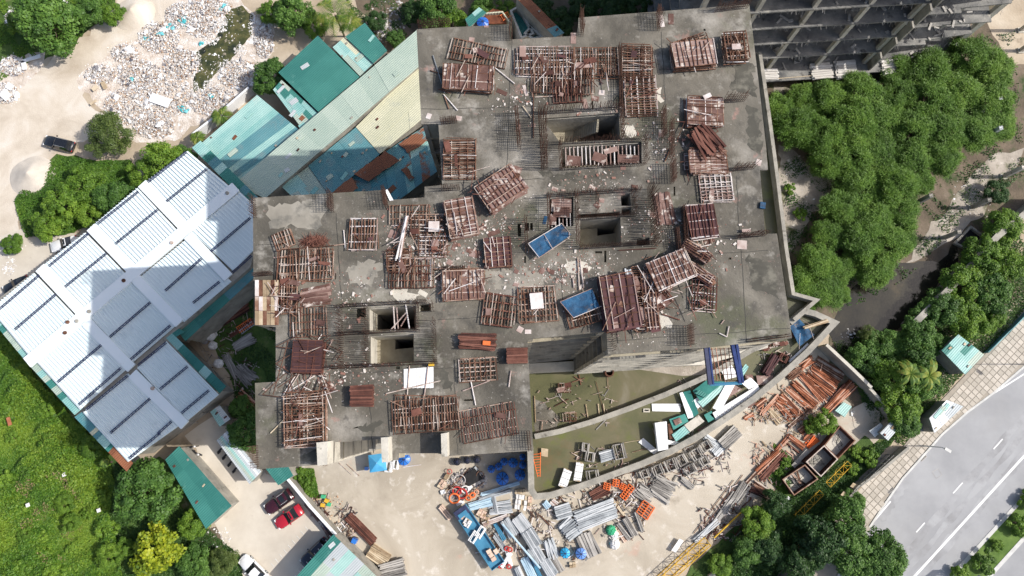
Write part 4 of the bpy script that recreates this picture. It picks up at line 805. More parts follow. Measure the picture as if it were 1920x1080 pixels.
# ------------------------------------------------------------------ neighbouring frame, top right
m_nb = M('sooty_weathered_concrete', [(0.3, (0.09, 0.092, 0.095)), (0.5, (0.19, 0.188, 0.18)), (0.7, (0.32, 0.31, 0.285)), (0.85, (0.44, 0.42, 0.38))], .35, bump=.4, bscale=4, spots=[((0.40, 0.38, 0.33), .5, .62, .72), ((0.03, 0.03, 0.032), .7, .58, .7)])
nb = thing('unfinished_frame_building', 'unfinished concrete frame building with stacked timber on its open floors, top right', 'building')
g0 = P(1412, 150, 0); g1 = P(1768, 128, 0); dd = (g1 - g0).normalized(); nn = Vector((-dd.y, dd.x, 0)); LN = (g1 - g0).length; DP = 34
rzn = math.atan2(dd.y, dd.x)
def nbp(t, s, z): p = g0 + dd * t + nn * s; return Vector((p.x, p.y, z))
lv = [0, 2.6, 6.7, 10.8, 14.9, 19.0, 23.1, 27.2]
for k, z in enumerate(lv):
    t1 = LN if k < 5 else LN; m = MB(); s0 = 0.0
    f0 = -1.7 if k == 1 else 0; f1 = -1.2 if k == 1 else (1.2 if k % 2 else .7); m.prism([nbp(-16, f0, 0), nbp(LN * .56, f0, 0), nbp(LN * .56, f1, 0), nbp(LN * .78, f1, 0), nbp(LN * .78, 1.4, 0), nbp(t1 + .5, 1.4 + .3 * (k % 3), 0), nbp(t1 + .5, DP, 0), nbp(-16, DP, 0)], z - .2, z + .02)
    m.build('floor_slab', m_nb, nb)
    for t in np.linspace(-13.5, LN * .54, 5):
        if k < len(lv) - 1:
            m = MB(); p = nbp(t, .5, (z + lv[k + 1]) / 2 - .1); m.box(p, (.55, .55, lv[k + 1] - z - .2), rzn); m.build('column', m_pale, nb)
            m = MB(); p = nbp(t + .9, 5, z + 1.2); m.box(p, (.2, 6, 2.4), rzn); m.build('partition_wall', m_conc, nb)
    if k < len(lv) - 1:
        for t in (LN * .74, LN * .86):
            m = MB(); p = nbp(t, 3.1, (z + lv[k + 1]) / 2 - .1); m.box(p, (.5, .5, lv[k + 1] - z - .2), rzn); m.build('column', m_conc, nb)
        m = MB(); p = nbp(LN + .9, 2.8, (z + lv[k + 1]) / 2 - .1); m.box(p, (.9, .6, lv[k + 1] - z), rzn); m.build('column', m_pale, nb)
        m = MB(); m.box(nbp(LN * .40, 11, z + 1.9), (LN + 12, .25, 3.6), rzn); m.build('partition_wall', m_conc, nb)
        m = MB(); m.box(nbp(LN * .56, 2.6, z + 1.9), (.25, 7, 3.6), rzn); m.build('partition_wall', m_conc, nb)
def pile(name, label, cat, c, L, W, rz, n, mat, h=.05, layers=5, piece='board', jit=.05, group=None, dz=0.0):
    t = thing(name, label, cat, c, rz, group); w_ = W / n
    for l in range(layers):
        for k in range(n):
            if l and random.random() < .12: continue
            pc(t, piece, mat, (random.uniform(-jit, jit) * L, (k + .5) * w_ - W / 2 + random.uniform(-.03, .03), h * (l + .5) + dz), (L * random.uniform(.86, 1.03), w_ * .84, h * .9), random.uniform(-jit, jit) * .6)
    return t
for i, (t, z, L, W, l) in enumerate([(1.6, 2.62, 2.5, 1.8, 'first stack of pale boards from the left on the neighbouring frame'), (9.5, 2.62, 3.2, 2.6, 'second stack of pale boards on the neighbouring frame'), (13.3, 2.62, 3.3, 3.0, 'third and widest stack of pale boards on the neighbouring frame'), (20.5, 2.62, 3.4, 2.4, 'stack of pale boards at the right end of the neighbouring frame, upper'), (17.8, .05, 4.2, 2.2, 'low stack of pale boards at the foot of the neighbouring frame')]):
    pile('board_stack', l, 'board stack', nbp(t, -.6 if i != 4 else -2.6, z), L, W, rzn + random.uniform(-.1, .1), 7, m_rustw if i == 9 else M('sun_bleached_board', [(0.3, (0.55, 0.52, 0.48)), (0.7, (0.72, 0.70, 0.67))], 1, rnd='object', rv=.5) if i == 0 else bpy.data.materials['sun_bleached_board'], .12, 3, group='board stacks on the neighbouring frame')
m = MB(); rr = random.Random(5)
for k in range(1, 7):
    for q in range(70):
        t_ = rr.uniform(-12, LN * .97); L_ = rr.uniform(.15, .7); p = nbp(t_, 0.02 + (0 if t_ < LN * .56 else (1.2 if k % 2 else .7)), lv[k]); m.bar(p, p + Vector((rr.uniform(-.15, .15), -rr.uniform(.1, .5), -L_)), .02, 3)
    for q in range(26): p = nbp(rr.uniform(-10, LN * .9), rr.uniform(.6, 3), lv[k] + .1); m.box(p, (rr.uniform(.2, 1.4), rr.uniform(.1, .4), .15), rr.uniform(0, 3))
m.build('hanging_rods_and_scrap', m_galvd, nb, kind='stuff')
m = MB(); m.bar(nbp(0, -1.4, 2.75), nbp(9, -1.2, 2.75), .07, 4); m.build('timber_rail', m_wood, nb)
m = MB(); m.bar(nbp(14, -3.6, 2.75), nbp(23, -3.0, 2.75), .07, 4); m.build('timber_rail', m_wood, nb)
# ------------------------------------------------------------------ walls on the ground
def gwall(name, label, px, h, th, mat, cat='wall', cap=None):
    t = thing(name, label, cat); m = MB(); m.wall(poly(px, 0), 0, h, th); m.build('wall_panel', mat, t)
    if cap: m = MB(); m.wall(poly(px, 0), h, h + .08, th + .1); m.build('coping', cap, t)
    return t
gwall('retaining_wall', 'long weathered concrete retaining wall above the creek', [(1935, 378), (1845, 452), (1765, 540), (1692, 612)], 3.0, .9, m_conc)
gwall('boundary_wall', 'grey concrete wall beside the orange steel piles', [(1532, 650), (1575, 690), (1614, 728)], 3.0, .35, m_conc, cap=m_pale)
gwall('boundary_wall', 'pale concrete wall below the orange steel piles', [(1614, 728), (1650, 768), (1672, 806)], 2.4, .3, m_conc, cap=m_pale)
gwall('boundary_wall', 'white topped wall between parking and concrete yard', [(536, 880), (560, 908), (590, 945), (640, 1000), (700, 1070), (740, 1120)], 2.2, .3, m_conc, cap=m_white)
gwall('boundary_wall', 'dark boundary wall along the lower pavement', [(1690, 838), (1640, 880), (1598, 910), (1560, 955), (1500, 1030), (1440, 1110)], 1.8, .25, m_conc, cap=m_conc)
gwall('boundary_wall', 'low white wall below the hall end roofs and small palms', [(476, 176), (420, 225), (372, 262)], 2.2, .3, m_white)
gwall('boundary_wall', 'low wall under the teal lean-to in the narrow yard', [(372, 602), (420, 570), (480, 520)], 1.6, .2, m_conc)
gwall('verge_barrier', 'low bluish metal barrier along the upper pavement', [(1935, 572), (1843, 662)], 1.2, .15, s_blue, 'barrier')

m_screed = M('thin_screed', [(0.3, (0.20, 0.185, 0.155)), (0.55, (0.28, 0.26, 0.22)), (0.8, (0.36, 0.34, 0.30))], .4, spots=[((0.13, 0.125, 0.11), .6, .5, .66)])
m_damp = M('damp_slab', [(0.3, (0.05, 0.048, 0.04)), (0.7, (0.10, 0.095, 0.078))], .4, spots=[((0.17, 0.16, 0.13), .7, .5, .66)])
ST = [([(735, 545), (762, 540), (785, 556), (770, 566), (742, 562)], m_pale), ([(1062, 486), (1095, 490), (1108, 505), (1085, 514), (1062, 505)], m_pale), ([(500, 388), (600, 376), (612, 398), (600, 430), (548, 424), (506, 432)], m_screed),
      ([(1228, 590), (1254, 588), (1262, 610), (1240, 618)], m_pale), ([(1232, 165), (1244, 168), (1240, 194), (1232, 190)], m_pale), ([(900, 508), (985, 503), (1040, 520), (1000, 540), (930, 540)], m_screed), ([(650, 500), (700, 485), (718, 500), (698, 535), (655, 535)], m_screed),
      ([(1010, 322), (1080, 326), (1130, 332), (1040, 346)], m_damp), ([(1400, 200), (1425, 210), (1430, 290), (1405, 280)], m_damp), ([(560, 860), (590, 842), (600, 866)], m_damp), ([(900, 610), (950, 600), (960, 625), (905, 628)], m_damp), ([(1380, 100), (1410, 120), (1420, 180), (1370, 170)], m_damp), ([(1400, 480), (1450, 500), (1460, 560), (1410, 540)], m_damp), ([(660, 800), (720, 790), (700, 812)], m_damp), ([(830, 690), (850, 720), (845, 735), (825, 715)], m_damp), ([(1170, 232), (1188, 234), (1194, 256), (1174, 258)], m_pale)]
for i, (q, mt) in enumerate(ST):
    pts = poly(rag(q, 5, 6, i + 40), R + .004 + .0005 * i); cc = sum(pts, Vector()) / len(pts)
    m = MB(); m.prism(pts, R + .003, R + .006 + .0004 * i); m.build('screed_stain', mt, tower)

rr = random.Random(15)
for rt in [o for o in bpy.data.objects if o.get('category') in ('shed', 'long shed')]:
    sh = [c for c in rt.children if c.name.startswith('roof_sheet')]
    for c in sh:
        if rr.random() < .55:
            vs_ = [Vector(v.co) + rt.location for v in c.data.vertices][:4]; s_, t_ = rr.uniform(.1, .9), rr.uniform(.1, .9); p = vs_[0].lerp(vs_[1], s_).lerp(vs_[3].lerp(vs_[2], s_), t_)
            q = Vector((p.x, p.y, p.z + .07)) - rt.location; k = rr.random()
            pc(rt, 'roof_weight' if k < .6 else 'repair_sheet', rr.choice((m_rust2, m_conc, m_wood)) if k < .6 else rr.choice((s_gg, s_rust, s_grey, s_lteal)), q, (rr.uniform(.2, .5), rr.uniform(.15, .3), .12) if k < .6 else (rr.uniform(.7, 1.6), rr.uniform(.4, .8), .04), DIR1 + rr.uniform(-.2, .2))

# pour joints and cracks in the slab
rr = random.Random(8)
for a, b in [((790, 205), (1010, 200)), ((1235, 130), (1420, 125)), ((1240, 60), (1250, 230)), ((830, 345), (1020, 335)), ((630, 400), (640, 560)), ((480, 460), (520, 458)), ((820, 600), (985, 590)), ((850, 690), (858, 850)), ((640, 700), (850, 690)), ((1380, 330), (1400, 640)), ((1140, 640), (1480, 615)), ((690, 710), (700, 850)), ((1050, 500), (1060, 620)), ((950, 330), (960, 60)), ((1260, 480), (1440, 470))]:
    A, B = P(*a, R + .008), P(*b, R + .008); m = MB(); n = 14; pts = [A.lerp(B, k / n) + Vector((rr.uniform(-.06, .06), rr.uniform(-.06, .06), 0)) for k in range(n + 1)]
    L_ = [p + Vector((.028, .028, 0)) for p in pts]; Rr = [p - Vector((.028, .028, 0)) for p in pts]
    m.add(L_ + Rr, [(k, k + 1, n + 2 + k, n + 1 + k) for k in range(n)]); m.build('pour_joint', m_dark, tower)

for q, dz_ in [([(664, 326), (722, 284), (748, 300), (692, 340)], 5.32), ([(622, 362), (658, 332), (672, 352), (642, 372)], 5.3), ([(748, 270), (796, 238), (806, 262), (764, 286)], 4.95), ([(752, 318), (762, 312), (778, 334), (768, 340)], 4.95)]:
    rt = min([o for o in bpy.data.objects if o.get('category') == 'shed' and 'rust' in o.get('label', '')], key=lambda o: 0 if ('below' in o['label']) == (dz_ > 5) else 1)
    m = MB(); m.prism([P(u, v, dz_) for u, v in rag(q, 1.5, 7, 3)], dz_ - .03, dz_); m.build('rusted_sheet', s_rust, rt)
# ------------------------------------------------------------------ steel formwork on the tower roof
def form(A, B, w, nj, nl, layers, label, mj=None, ml=None, plate=None, z=R, gap=.2, twist=.05, dz=.1, name='formwork_table', cat='formwork', group=None, miss=.10, tilt=0.0):
    mj = mj or m_rust; ml = ml or m_rust; c, L, rz, s = axis(A, B, z); W = w * s
    t = thing(name if layers < 3 else 'formwork_stack', label, cat if layers < 3 else 'formwork stack', (c.x, c.y, z + .01), rz, group)
    if layers > 2: t.rotation_euler = (random.gauss(0, .02), random.gauss(0, .02), rz); t.location.z += .06
    if not plate and layers < 6:
        for k in range(random.choice((0, 1, 2, 3))): pc(t, 'plywood_offcut', random.choice((m_ply, m_ply, m_plyd, m_rust2)), (random.uniform(-.4, .4) * L, random.uniform(-.35, .35) * W, dz + (layers - 1) * gap + .15 + .01 * k), (random.uniform(.3, 1.3), random.uniform(.25, .7), .025), random.uniform(-.4, .4))
    for l in range(layers):
        r = random.uniform(-twist, twist) if layers > 1 else 0; ox = random.uniform(-.12, .12) * (layers > 1); oy = random.uniform(-.12, .12) * (layers > 1); zz = dz + l * gap; cr, sr = math.cos(r), math.sin(r)
        def put(nm, mt, x, y, zc, d, ang=0): pc(t, nm, mt, (x * cr - y * sr + ox, x * sr + y * cr + oy, zc), d, ang + r)
        top = l == layers - 1
        for k in range(nl):
            y = -W / 2 + W * k / max(1, nl - 1)
            if not top and layers > 2 and 0 < k < nl - 1 and k % 2: continue
            put('ledger', ml if random.random() > .06 else m_rustw, random.uniform(-.08, .08), y, zz, (L * random.uniform(.9, 1.04), .07, .09), random.gauss(0, .012))
        for k in range(nj):
            if (not top and layers > 2 and k % 2 and k != nj - 1) or (random.random() < miss): continue
            x = -L / 2 + L * k / max(1, nj - 1)
            put('joist', mj if random.random() > .04 else m_rustw, x + random.uniform(-.03, .03), random.uniform(-.06, .06), zz + .09, (.055, W * random.uniform(.86, 1.06), .07), random.gauss(0, .03))
        if top:
            for k in range(int(nj * (.35 if layers > 2 else .15))):
                put('loose_bar', random.choice((mj, mj, m_rust2, m_rust2, m_rust2, mj, m_rustw, m_rust, m_rust)), random.uniform(-.42, .42) * L, random.uniform(-.38, .38) * W, zz + .16 + random.uniform(0, .12), (.05, random.uniform(.25, .8) * W, .05), random.gauss(0, .5))
        if plate and (top or layers > 2):
            put('plywood_sheet', plate, 0, 0, zz + (.03 if top else .0), (L * .97, W * .97, .022))
            if top:
                for k in range(nl - 1):
                    pass
    return t
FW = 'rusty steel formwork on the tower roof'
fl = [
 ((844, 92), (950, 112), 40, 20, 4, 1, 'slanted open grid at the top left of the slab, above the ply-covered stack', None, None, None),
 ((832, 148), (925, 152), 50, 13, 4, 4, 'stack with red plywood under the slanted grid near the top left', None, None, m_ply),
 ((963, 118), (1074, 119), 56, 24, 5, 2, 'wide pale rusted grid near the top edge, left half of the pair', m_rust, m_rustw, None),
 ((1074, 120), (1158, 121), 56, 19, 5, 2, 'wide rusted grid near the top edge, right half of the pair', None, None, None),
 ((997, 150), (1112, 150), 62, 21, 4, 2, 'grid lying across the lower edge of the wide pair', None, m_rust, None),
 ((1038, 174), (1090, 170), 44, 10, 4, 2, 'small dark grid slipping off the lower edge of the wide pair', m_rust2, m_rust2, None),
 ((1193, 88), (1194, 150), 56, 15, 6, 2, 'upper panel of the tall column of grids left of the big stack', None, None, None),
 ((1198, 150), (1202, 221), 58, 17, 6, 3, 'lower panel of the tall column of grids, with pale uprights', None, m_rustw, None),
 ((1256, 114), (1334, 106), 50, 10, 6, 6, 'messy plywood filled stack right of the tall column', None, None, m_ply),
 ((1266, 98), (1326, 80), 38, 9, 6, 2, 'tilted grid lying on top of the plywood filled stack', None, None, None),
 ((1353, 97), (1394, 95), 56, 8, 8, 6, 'small tall stack nearest the top right corner', None, None, None),
 ((1316, 188), (1319, 242), 66, 9, 7, 3, 'top panel of the long column at the right side of the slab', None, m_rust, m_ply),
 ((1324, 282), (1328, 328), 70, 10, 8, 3, 'middle panel of the long column at the right, covered by plywood', None, m_rust, m_ply),
 ((1340, 328), (1345, 378), 60, 9, 7, 2, 'white-washed grid at the bottom of the long right column', m_rustw, m_rustw, None),
 ((1293, 290), (1294, 320), 22, 9, 4, 1, 'narrow whitish grid clipped to the left of the long right column', m_rustw, m_rustw, None),
 ((860, 262), (861, 336), 60, 20, 5, 2, 'orange-brown grid standing alone by the left notch', None, m_rust, None),
 ((838, 378), (838, 378), 1, 1, 1, 1, None, None, None, None),
 ((732, 405), (806, 403), 38, 13, 4, 1, 'grid by the notch corner, uppermost of the central heap', None, m_rust, None),
 ((770, 426), (832, 424), 42, 9, 5, 2, 'grid below the uppermost one in the central heap, with white paper on it', None, m_rust, None),
 ((785, 463), (838, 463), 40, 9, 6, 2, 'pale grid right side of the central heap', m_rust, m_rustw, None),
 ((748, 470), (752, 510), 44, 9, 5, 2, 'leaning grid left side of the central heap', None, None, None),
 ((732, 512), (812, 514), 56, 14, 5, 2, 'lowest grid of the central heap, with plywood scraps', None, m_rust2, None),
 ((656, 443), (708, 441), 60, 10, 5, 2, 'small whitish-edged grid standing alone left of the central heap', None, m_rustw, None),
 ((518, 456), (552, 442), 32, 7, 4, 2, 'small tilted grid on the far left, above the big olive one', None, None, None),
 ((524, 498), (627, 495), 62, 19, 5, 2, 'big regular grid on the far left of the slab', None, m_rust, None),
 ((527, 553), (560, 552), 70, 8, 7, 2, 'ragged grid between the rusty sheets and the purple boards', None, None, None),
 ((545, 606), (614, 602), 56, 13, 5, 1, 'grid above the pole pile on the left', None, m_rust2, None),
 ((906, 580), (966, 586), 58, 12, 5, 2, 'tilted grid left of the white boarded one, centre bottom', None, m_rust2, None),
 ((972, 572), (1043, 569), 66, 12, 7, 2, 'grid with a white board on it, centre bottom', None, None, None),
 ((830, 535), (908, 534), 56, 12, 5, 3, 'plywood covered stack below the centre of the slab', None, m_rust, m_ply),
 ((1062, 590), (1125, 575), 56, 12, 5, 2, 'grid under the lower blue tarpaulin', None, m_rust, None),
 ((1189, 503), (1202, 620), 15, 30, 2, 3, 'long narrow ladder-like frame beside the big dark stack', None, None, None),
 ((1224, 548), (1246, 574), 34, 8, 5, 3, 'small dark grid leaning on the ladder-like frame', m_rust2, m_rust2, None),
 ((1220, 524), (1288, 494), 54, 11, 5, 6, 'high rotated stack right of the big dark stack', None, m_rustw, m_ply),
 ((1294, 552), (1340, 554), 60, 9, 5, 2, 'grid with white ledgers right of the rotated stack', m_rust2, m_rustw, None),
 ((1287, 422), (1338, 416), 62, 9, 5, 5, 'stack with pale ledgers below the long right column', m_rust2, m_rustw, m_plyd),
 ((575, 735), (577, 838), 72, 20, 6, 4, 'tall heaped stack at the lower left corner of the slab', None, None, None),
 ((585, 640), (580, 700), 56, 11, 5, 4, 'dark jumbled stack under the long white poles', m_rust2, m_rust2, m_plyd),
 ((735, 778), (858, 773), 62, 25, 5, 2, 'big regular yellowish grid at the lower edge', None, m_rust, None),
 ((864, 801), (968, 783), 60, 22, 5, 1, 'tilted thin-barred grid at the lower right of the left wing', m_rust2, m_rust, None),
 ((861, 694), (930, 691), 42, 8, 6, 2, 'square meshed grid below the rod bundles', m_rust, m_rust, None),
 ((1286, 448), (1330, 440), 40, 6, 4, 1, 'loose grid end sticking out below the pale ledgered stack', None, None, None),
]
for A, B, w, nj, nl, la, lb, mj, ml, pl in fl:
    if lb: form(A, B, w, nj, nl, la, lb, mj, ml, pl, group=FW)
def plated(A, B, w, nr, layers, label, mat=None, rmat=None, z=R, name='plywood_form_stack', ribs=5, gap=.16, group='plywood faced forms on the tower roof'):
    mat = mat or m_ply; rmat = rmat or m_rustw; c, L, rz, s = axis(A, B, z); W = w * s
    t = thing(name, label, 'formwork stack', (c.x, c.y, z + .01), rz, group)
    for l in range(layers):
        r = random.uniform(-.12, .12) if l < layers - 1 else 0; zz = .06 + l * gap
        pc(t, 'plywood_sheet', mat, (random.uniform(-.15, .15), random.uniform(-.15, .15), zz), (L, W, .03), r)
        if l < layers - 1:
            for k in range(4): pc(t, 'joist', m_rust, (-L / 2 + L * k / 3, 0, zz + .07), (.08, W, .08), r)
    zt = .06 + (layers - 1) * gap
    for k in range(5): pc(t, 'plywood_offcut', random.choice((m_ply, m_plyd, m_rust)), (random.uniform(-.5, .5) * L, random.uniform(-.5, .5) * W, zt + .03 + .01 * k), (random.uniform(.3, 1.0), random.uniform(.2, .6), .02), random.uniform(0, 3))
    for k in range(4): pc(t, 'loose_bar', random.choice((m_rust, m_rustw, m_rust2)), (random.uniform(-.45, .45) * L, random.uniform(-.45, .45) * W, zt + .2), (random.uniform(.5, 1.0) * L * .6, .05, .05), random.gauss(0, .5), 0, random.uniform(-.05, .05))
    for k in range(nr): pc(t, 'joist', m_rust2 if rmat is not m_rustw else m_rust, (-L / 2 + L * (k + .5) / nr, 0, zt + .06), (.07, W, .08), random.uniform(-.01, .01))
    for k in range(ribs): pc(t, 'ledger', rmat if k % 2 else m_rust, (0, -W / 2 + W * k / (ribs - 1), zt + .11), (L, .06, .06), random.uniform(-.01, .01))
    return t
plated((906, 382), (972, 338), 56, 10, 8, 'high skewed stack of red-brown plywood forms in the middle of the slab', rmat=m_rust)
plated((860, 378), (872, 446), 52, 10, 6, 'red-brown ribbed form left of the high skewed stack')
plated((931, 448), (936, 502), 48, 7, 4, 'dark form with pale straps right of the centre', m_plyd)
plated((1150, 520), (1166, 618), 62, 6, 9, 'big dark form stack with dashed white straps beside the lower blue tarpaulin', m_plyd, ribs=6)
plated((1209, 512), (1222, 620), 24, 12, 5, 'narrow pinkish plywood form right of the ladder-like frame')
plated((1278, 462), (1325, 490), 18, 2, 7, 'box-like pale-brown form tilted near the pale ledgered stack', rmat=m_rust)
plated((1288, 500), (1334, 530), 18, 5, 4, 'dark box forms below the box-like one', m_plyd)
def bundle(A, B, w, n, layers, mat, label, z=0.0, mess=.02, name='steel_tube_bundle', piece='tube', cat='tube bundle', th=None, group=None, straps=0, dz=0.0):
    c, L, rz, s = axis(A, B, z); W = w * s; t = thing(name, label, cat, (c.x, c.y, z + .01), rz, group); d = W / n; th = th or min(d * .8, .16)
    for l in range(layers):
        for k in range(n - (l % 2)):
            y = -W / 2 + d * (k + .5 + .5 * (l % 2)); fan = (y / max(W, .1)) * mess * 4
            pc(t, piece, mat, (random.uniform(-mess, mess) * L, y + random.uniform(-mess, mess) * d * 2, th * (l + .5) + dz), (L * random.uniform(.82 if mess > .03 else .94, 1.02), min(d * .8, .42), th * .85), random.uniform(-mess, mess) * 2 + fan * random.random(), 0, random.uniform(-mess, mess) * .3)
    for k in range(straps): pc(t, 'strap', m_black, (L * (-.3 + .6 * k / max(1, straps - 1)), 0, th * layers + .02 + dz), (.05, W, .02))
    return t
GR = 'loose stacks on the tower roof'
bundle((660, 743), (702, 742), 40, 12, 6, m_rust2, 'square stack of dark rusty bars on the left wing', R, .02, 'rusty_bar_stack', 'bar', 'bar stack', .14, GR)
bundle((862, 640), (930, 642), 30, 9, 5, m_rust2, 'long rusty bar stack with an orange brick on it', R, .03, 'rusty_bar_stack', 'bar', 'bar stack', .14, GR)
bundle((950, 668), (989, 667), 30, 8, 6, m_rust2, 'rusty bar stack at the inner edge above the podium', R, .02, 'rusty_bar_stack', 'bar', 'bar stack', .14, GR)
bundle((1241, 362), (1250, 422), 36, 6, 2, m_ply, 'pinkish planks with dark gaps left of the long right column', R, .03, 'plank_stack', 'plank', 'plank stack', .1, GR)
bundle((563, 560), (622, 550), 36, 7, 3, m_ply, 'fanned purple-brown boards right of the rusty sheets', R, .06, 'plank_stack', 'plank', 'plank stack', .08, GR)
bundle((1302, 248), (1338, 292), 44, 8, 3, m_rust2, 'pile of dark props lying on the long right column', R, .10, 'prop_pile', 'prop', 'prop pile', .1, GR, dz=.7)
bundle((765, 408), (748, 492), 9, 3, 2, m_rustw, 'long pale slanted tubes over the central heap', R, .03, 'steel_tube_bundle', 'tube', 'tube bundle', .12, GR, dz=.5)
bundle((1172, 510), (1188, 618), 14, 4, 2, m_galv, 'dark blue-grey channel sections between dark stack and ladder-like frame', R, .01, 'steel_tube_bundle', 'channel', 'tube bundle', .14, GR, dz=1.0)
# rust and beige corrugated sheets at the left edge
t = thing('rusty_sheet_stack', 'stack of rust and beige corrugated sheets at the left edge of the slab', 'sheet stack', (0, 0, 0))
for r_, (v0, v1) in enumerate(((525, 556), (556, 583), (583, 610))):
    for k in range(6):
        u0 = 478 + k * 7.4; q = [(u0, v0), (u0 + 7, v0), (u0 + 7, v1 - .6), (u0, v1 - .6)]
        m = MB(); z = R + .35 + random.uniform(0, .08); m.prism(poly(q, z), z - .06, z); m.build('sheet', m_rust if (k + r_) % 3 == 1 else (m_wood if (k * 7 + r_) % 4 else m_rustw), t)
m = MB(); m.prism(poly([(480, 527), (521, 527), (521, 608), (480, 608)], R + .2), R + .01, R + .27); m.build('timber_base', m_rust2, t)
# loose plywood, paper, boards
def board(u, v, w, h, a, mat, label, z=R, group=None, th=.03, name='plywood_offcut', cat='plywood', up=.012, tilt=.0):
    c = P(u, v, z); s = mpp(u, v, z); o = pc(None, name, mat, (c.x, c.y, z + th / 2 + up), (w * s, h * s, th), math.radians(-a), tilt); return tag(o, label, cat, group)
pl = [(880, 470, 12, 9, 20), (872, 441, 22, 10, 5), (897, 477, 12, 14, 5), (886, 476, 12, 12, 12), (843, 492, 10, 10, 30), (852, 462, 8, 16, 20), (822, 520, 12, 9, 40), (912, 500, 9, 9, 10), (968, 509, 8, 8, 30), (1016, 508, 10, 10, 40), (1035, 510, 9, 9, 20), (1098, 507, 9, 10, 0), (1056, 527, 9, 9, 30), (968, 533, 10, 8, 25),
      (1168, 315, 10, 8, 0), (1116, 185, 14, 10, 10), (1097, 195, 9, 20, -12), (941, 173, 20, 8, 25), (617, 727, 20, 20, 45), (848, 440, 14, 10, -10), (926, 437, 24, 9, -20), (904, 427, 16, 9, -12), (737, 440, 16, 16, 20), (790, 515, 20, 12, 30), (802, 522, 12, 10, 60), (762, 508, 18, 14, 5), (1222, 402, 16, 10, 30),
      (1242, 388, 10, 8, 10), (1330, 452, 20, 9, -20), (1075, 72, 10, 22, 2), (1258, 36, 10, 22, 2), (1120, 385, 12, 10, 40), (1128, 376, 10, 8, 10), (1258, 260, 9, 9, 20), (860, 400, 10, 8, 0), (835, 385, 14, 9, 60), (970, 318, 16, 12, 20), (1290, 475, 12, 6, 40), (905, 530, 10, 8, 15), (875, 520, 14, 9, 5), (842, 530, 12, 9, 15), (1240, 250, 10, 14, 5), (640, 715, 9, 8, 20), (600, 715, 10, 9, 40), (1190, 350, 12, 6, 10), (1112, 352, 16, 7, 30), (1040, 355, 12, 8, 20), (1000, 235, 8, 8, 10), (1036, 412, 14, 20, 3), (1053, 398, 30, 20, 3)]
for i, (u, v, w, h, a) in enumerate(pl): board(u, v, w, h, a, m_ply, 'small reddish plywood offcut lying flat on the tower roof', group='plywood offcuts on the tower roof')
wl = [(1094, 126, 30, 11, -2, 'white board on the wide grid near the top edge', .4), (1322, 187, 15, 8, -25, 'small white board at the head of the long right column', .75), (1168, 52, 0, 0, 0, '', 0), (1371, 103, 16, 11, -3, 'white sheet of paper on the small top right stack', 1.5), (1240, 40, 9, 24, -8, 'cream insulation board by the rebar at the top edge', 0), (860, 222, 11, 9, 10, 'small cream board below the left notch rebar', 0),
      (804, 218, 9, 11, 20, 'white blob of plaster at the left edge of the slab', 0), (1006, 566, 24, 30, -6, 'large white board on the centre bottom grid', .55), (815, 428, 20, 20, 0, 'crumpled white paper on the central heap', .6), (1128, 174, 11, 10, 8, 'small beige board right of the wide pair of grids', 0), (884, 76, 10, 12, 8, 'pale board north of the slanted grid', 0), (912, 50, 9, 4, 0, 'small white tile at the top edge near the blue drum', 0),
      (1391, 459, 18, 17, 5, 'pale purple board by the right rebar row', 0), (1397, 434, 16, 6, -2, 'cream plank on the right rebar row', .3), (975, 618, 11, 11, 30, 'small pale board near the lower slot', 0), (990, 622, 12, 8, 0, 'pale concrete patch board right of the small one', 0), (985, 100, 0, 0, 0, '', 0), (1422, 305, 10, 12, 20, 'white rag at the right edge of the slab', 0), (1003, 100, 0, 0, 0, '', 0), (980, 101, 12, 22, 0, 'white lattice frame at the left end of the wide pair', .45), (985, 170, 6, 22, -15, 'white plank left of the wide pair', 0), (812, 553, 0, 0, 0, '', 0), (748, 550, 26, 12, 15, 'big chalky white patch above the lower core', 0), (793, 550, 18, 9, 30, 'second chalky white patch above the lower core', 0)]
for u, v, w, h, a, l, dz in wl:
    if l: board(u, v, w, h, a, m_rustw if 'chalky' not in l else m_pale, l, name='pale_board', cat='board', up=dz + .012, th=.03 if 'chalky' not in l else .006)
board(913, 645, 14, 8, 5, m_orangeb, 'small orange block on the long rusty bar stack', name='orange_block', cat='block', up=.75, th=.1)
board(810, 684, 10, 6, 0, m_yellow, 'yellow bucket-like block by the lower core wall', name='yellow_block', cat='block', up=.3, th=.3)
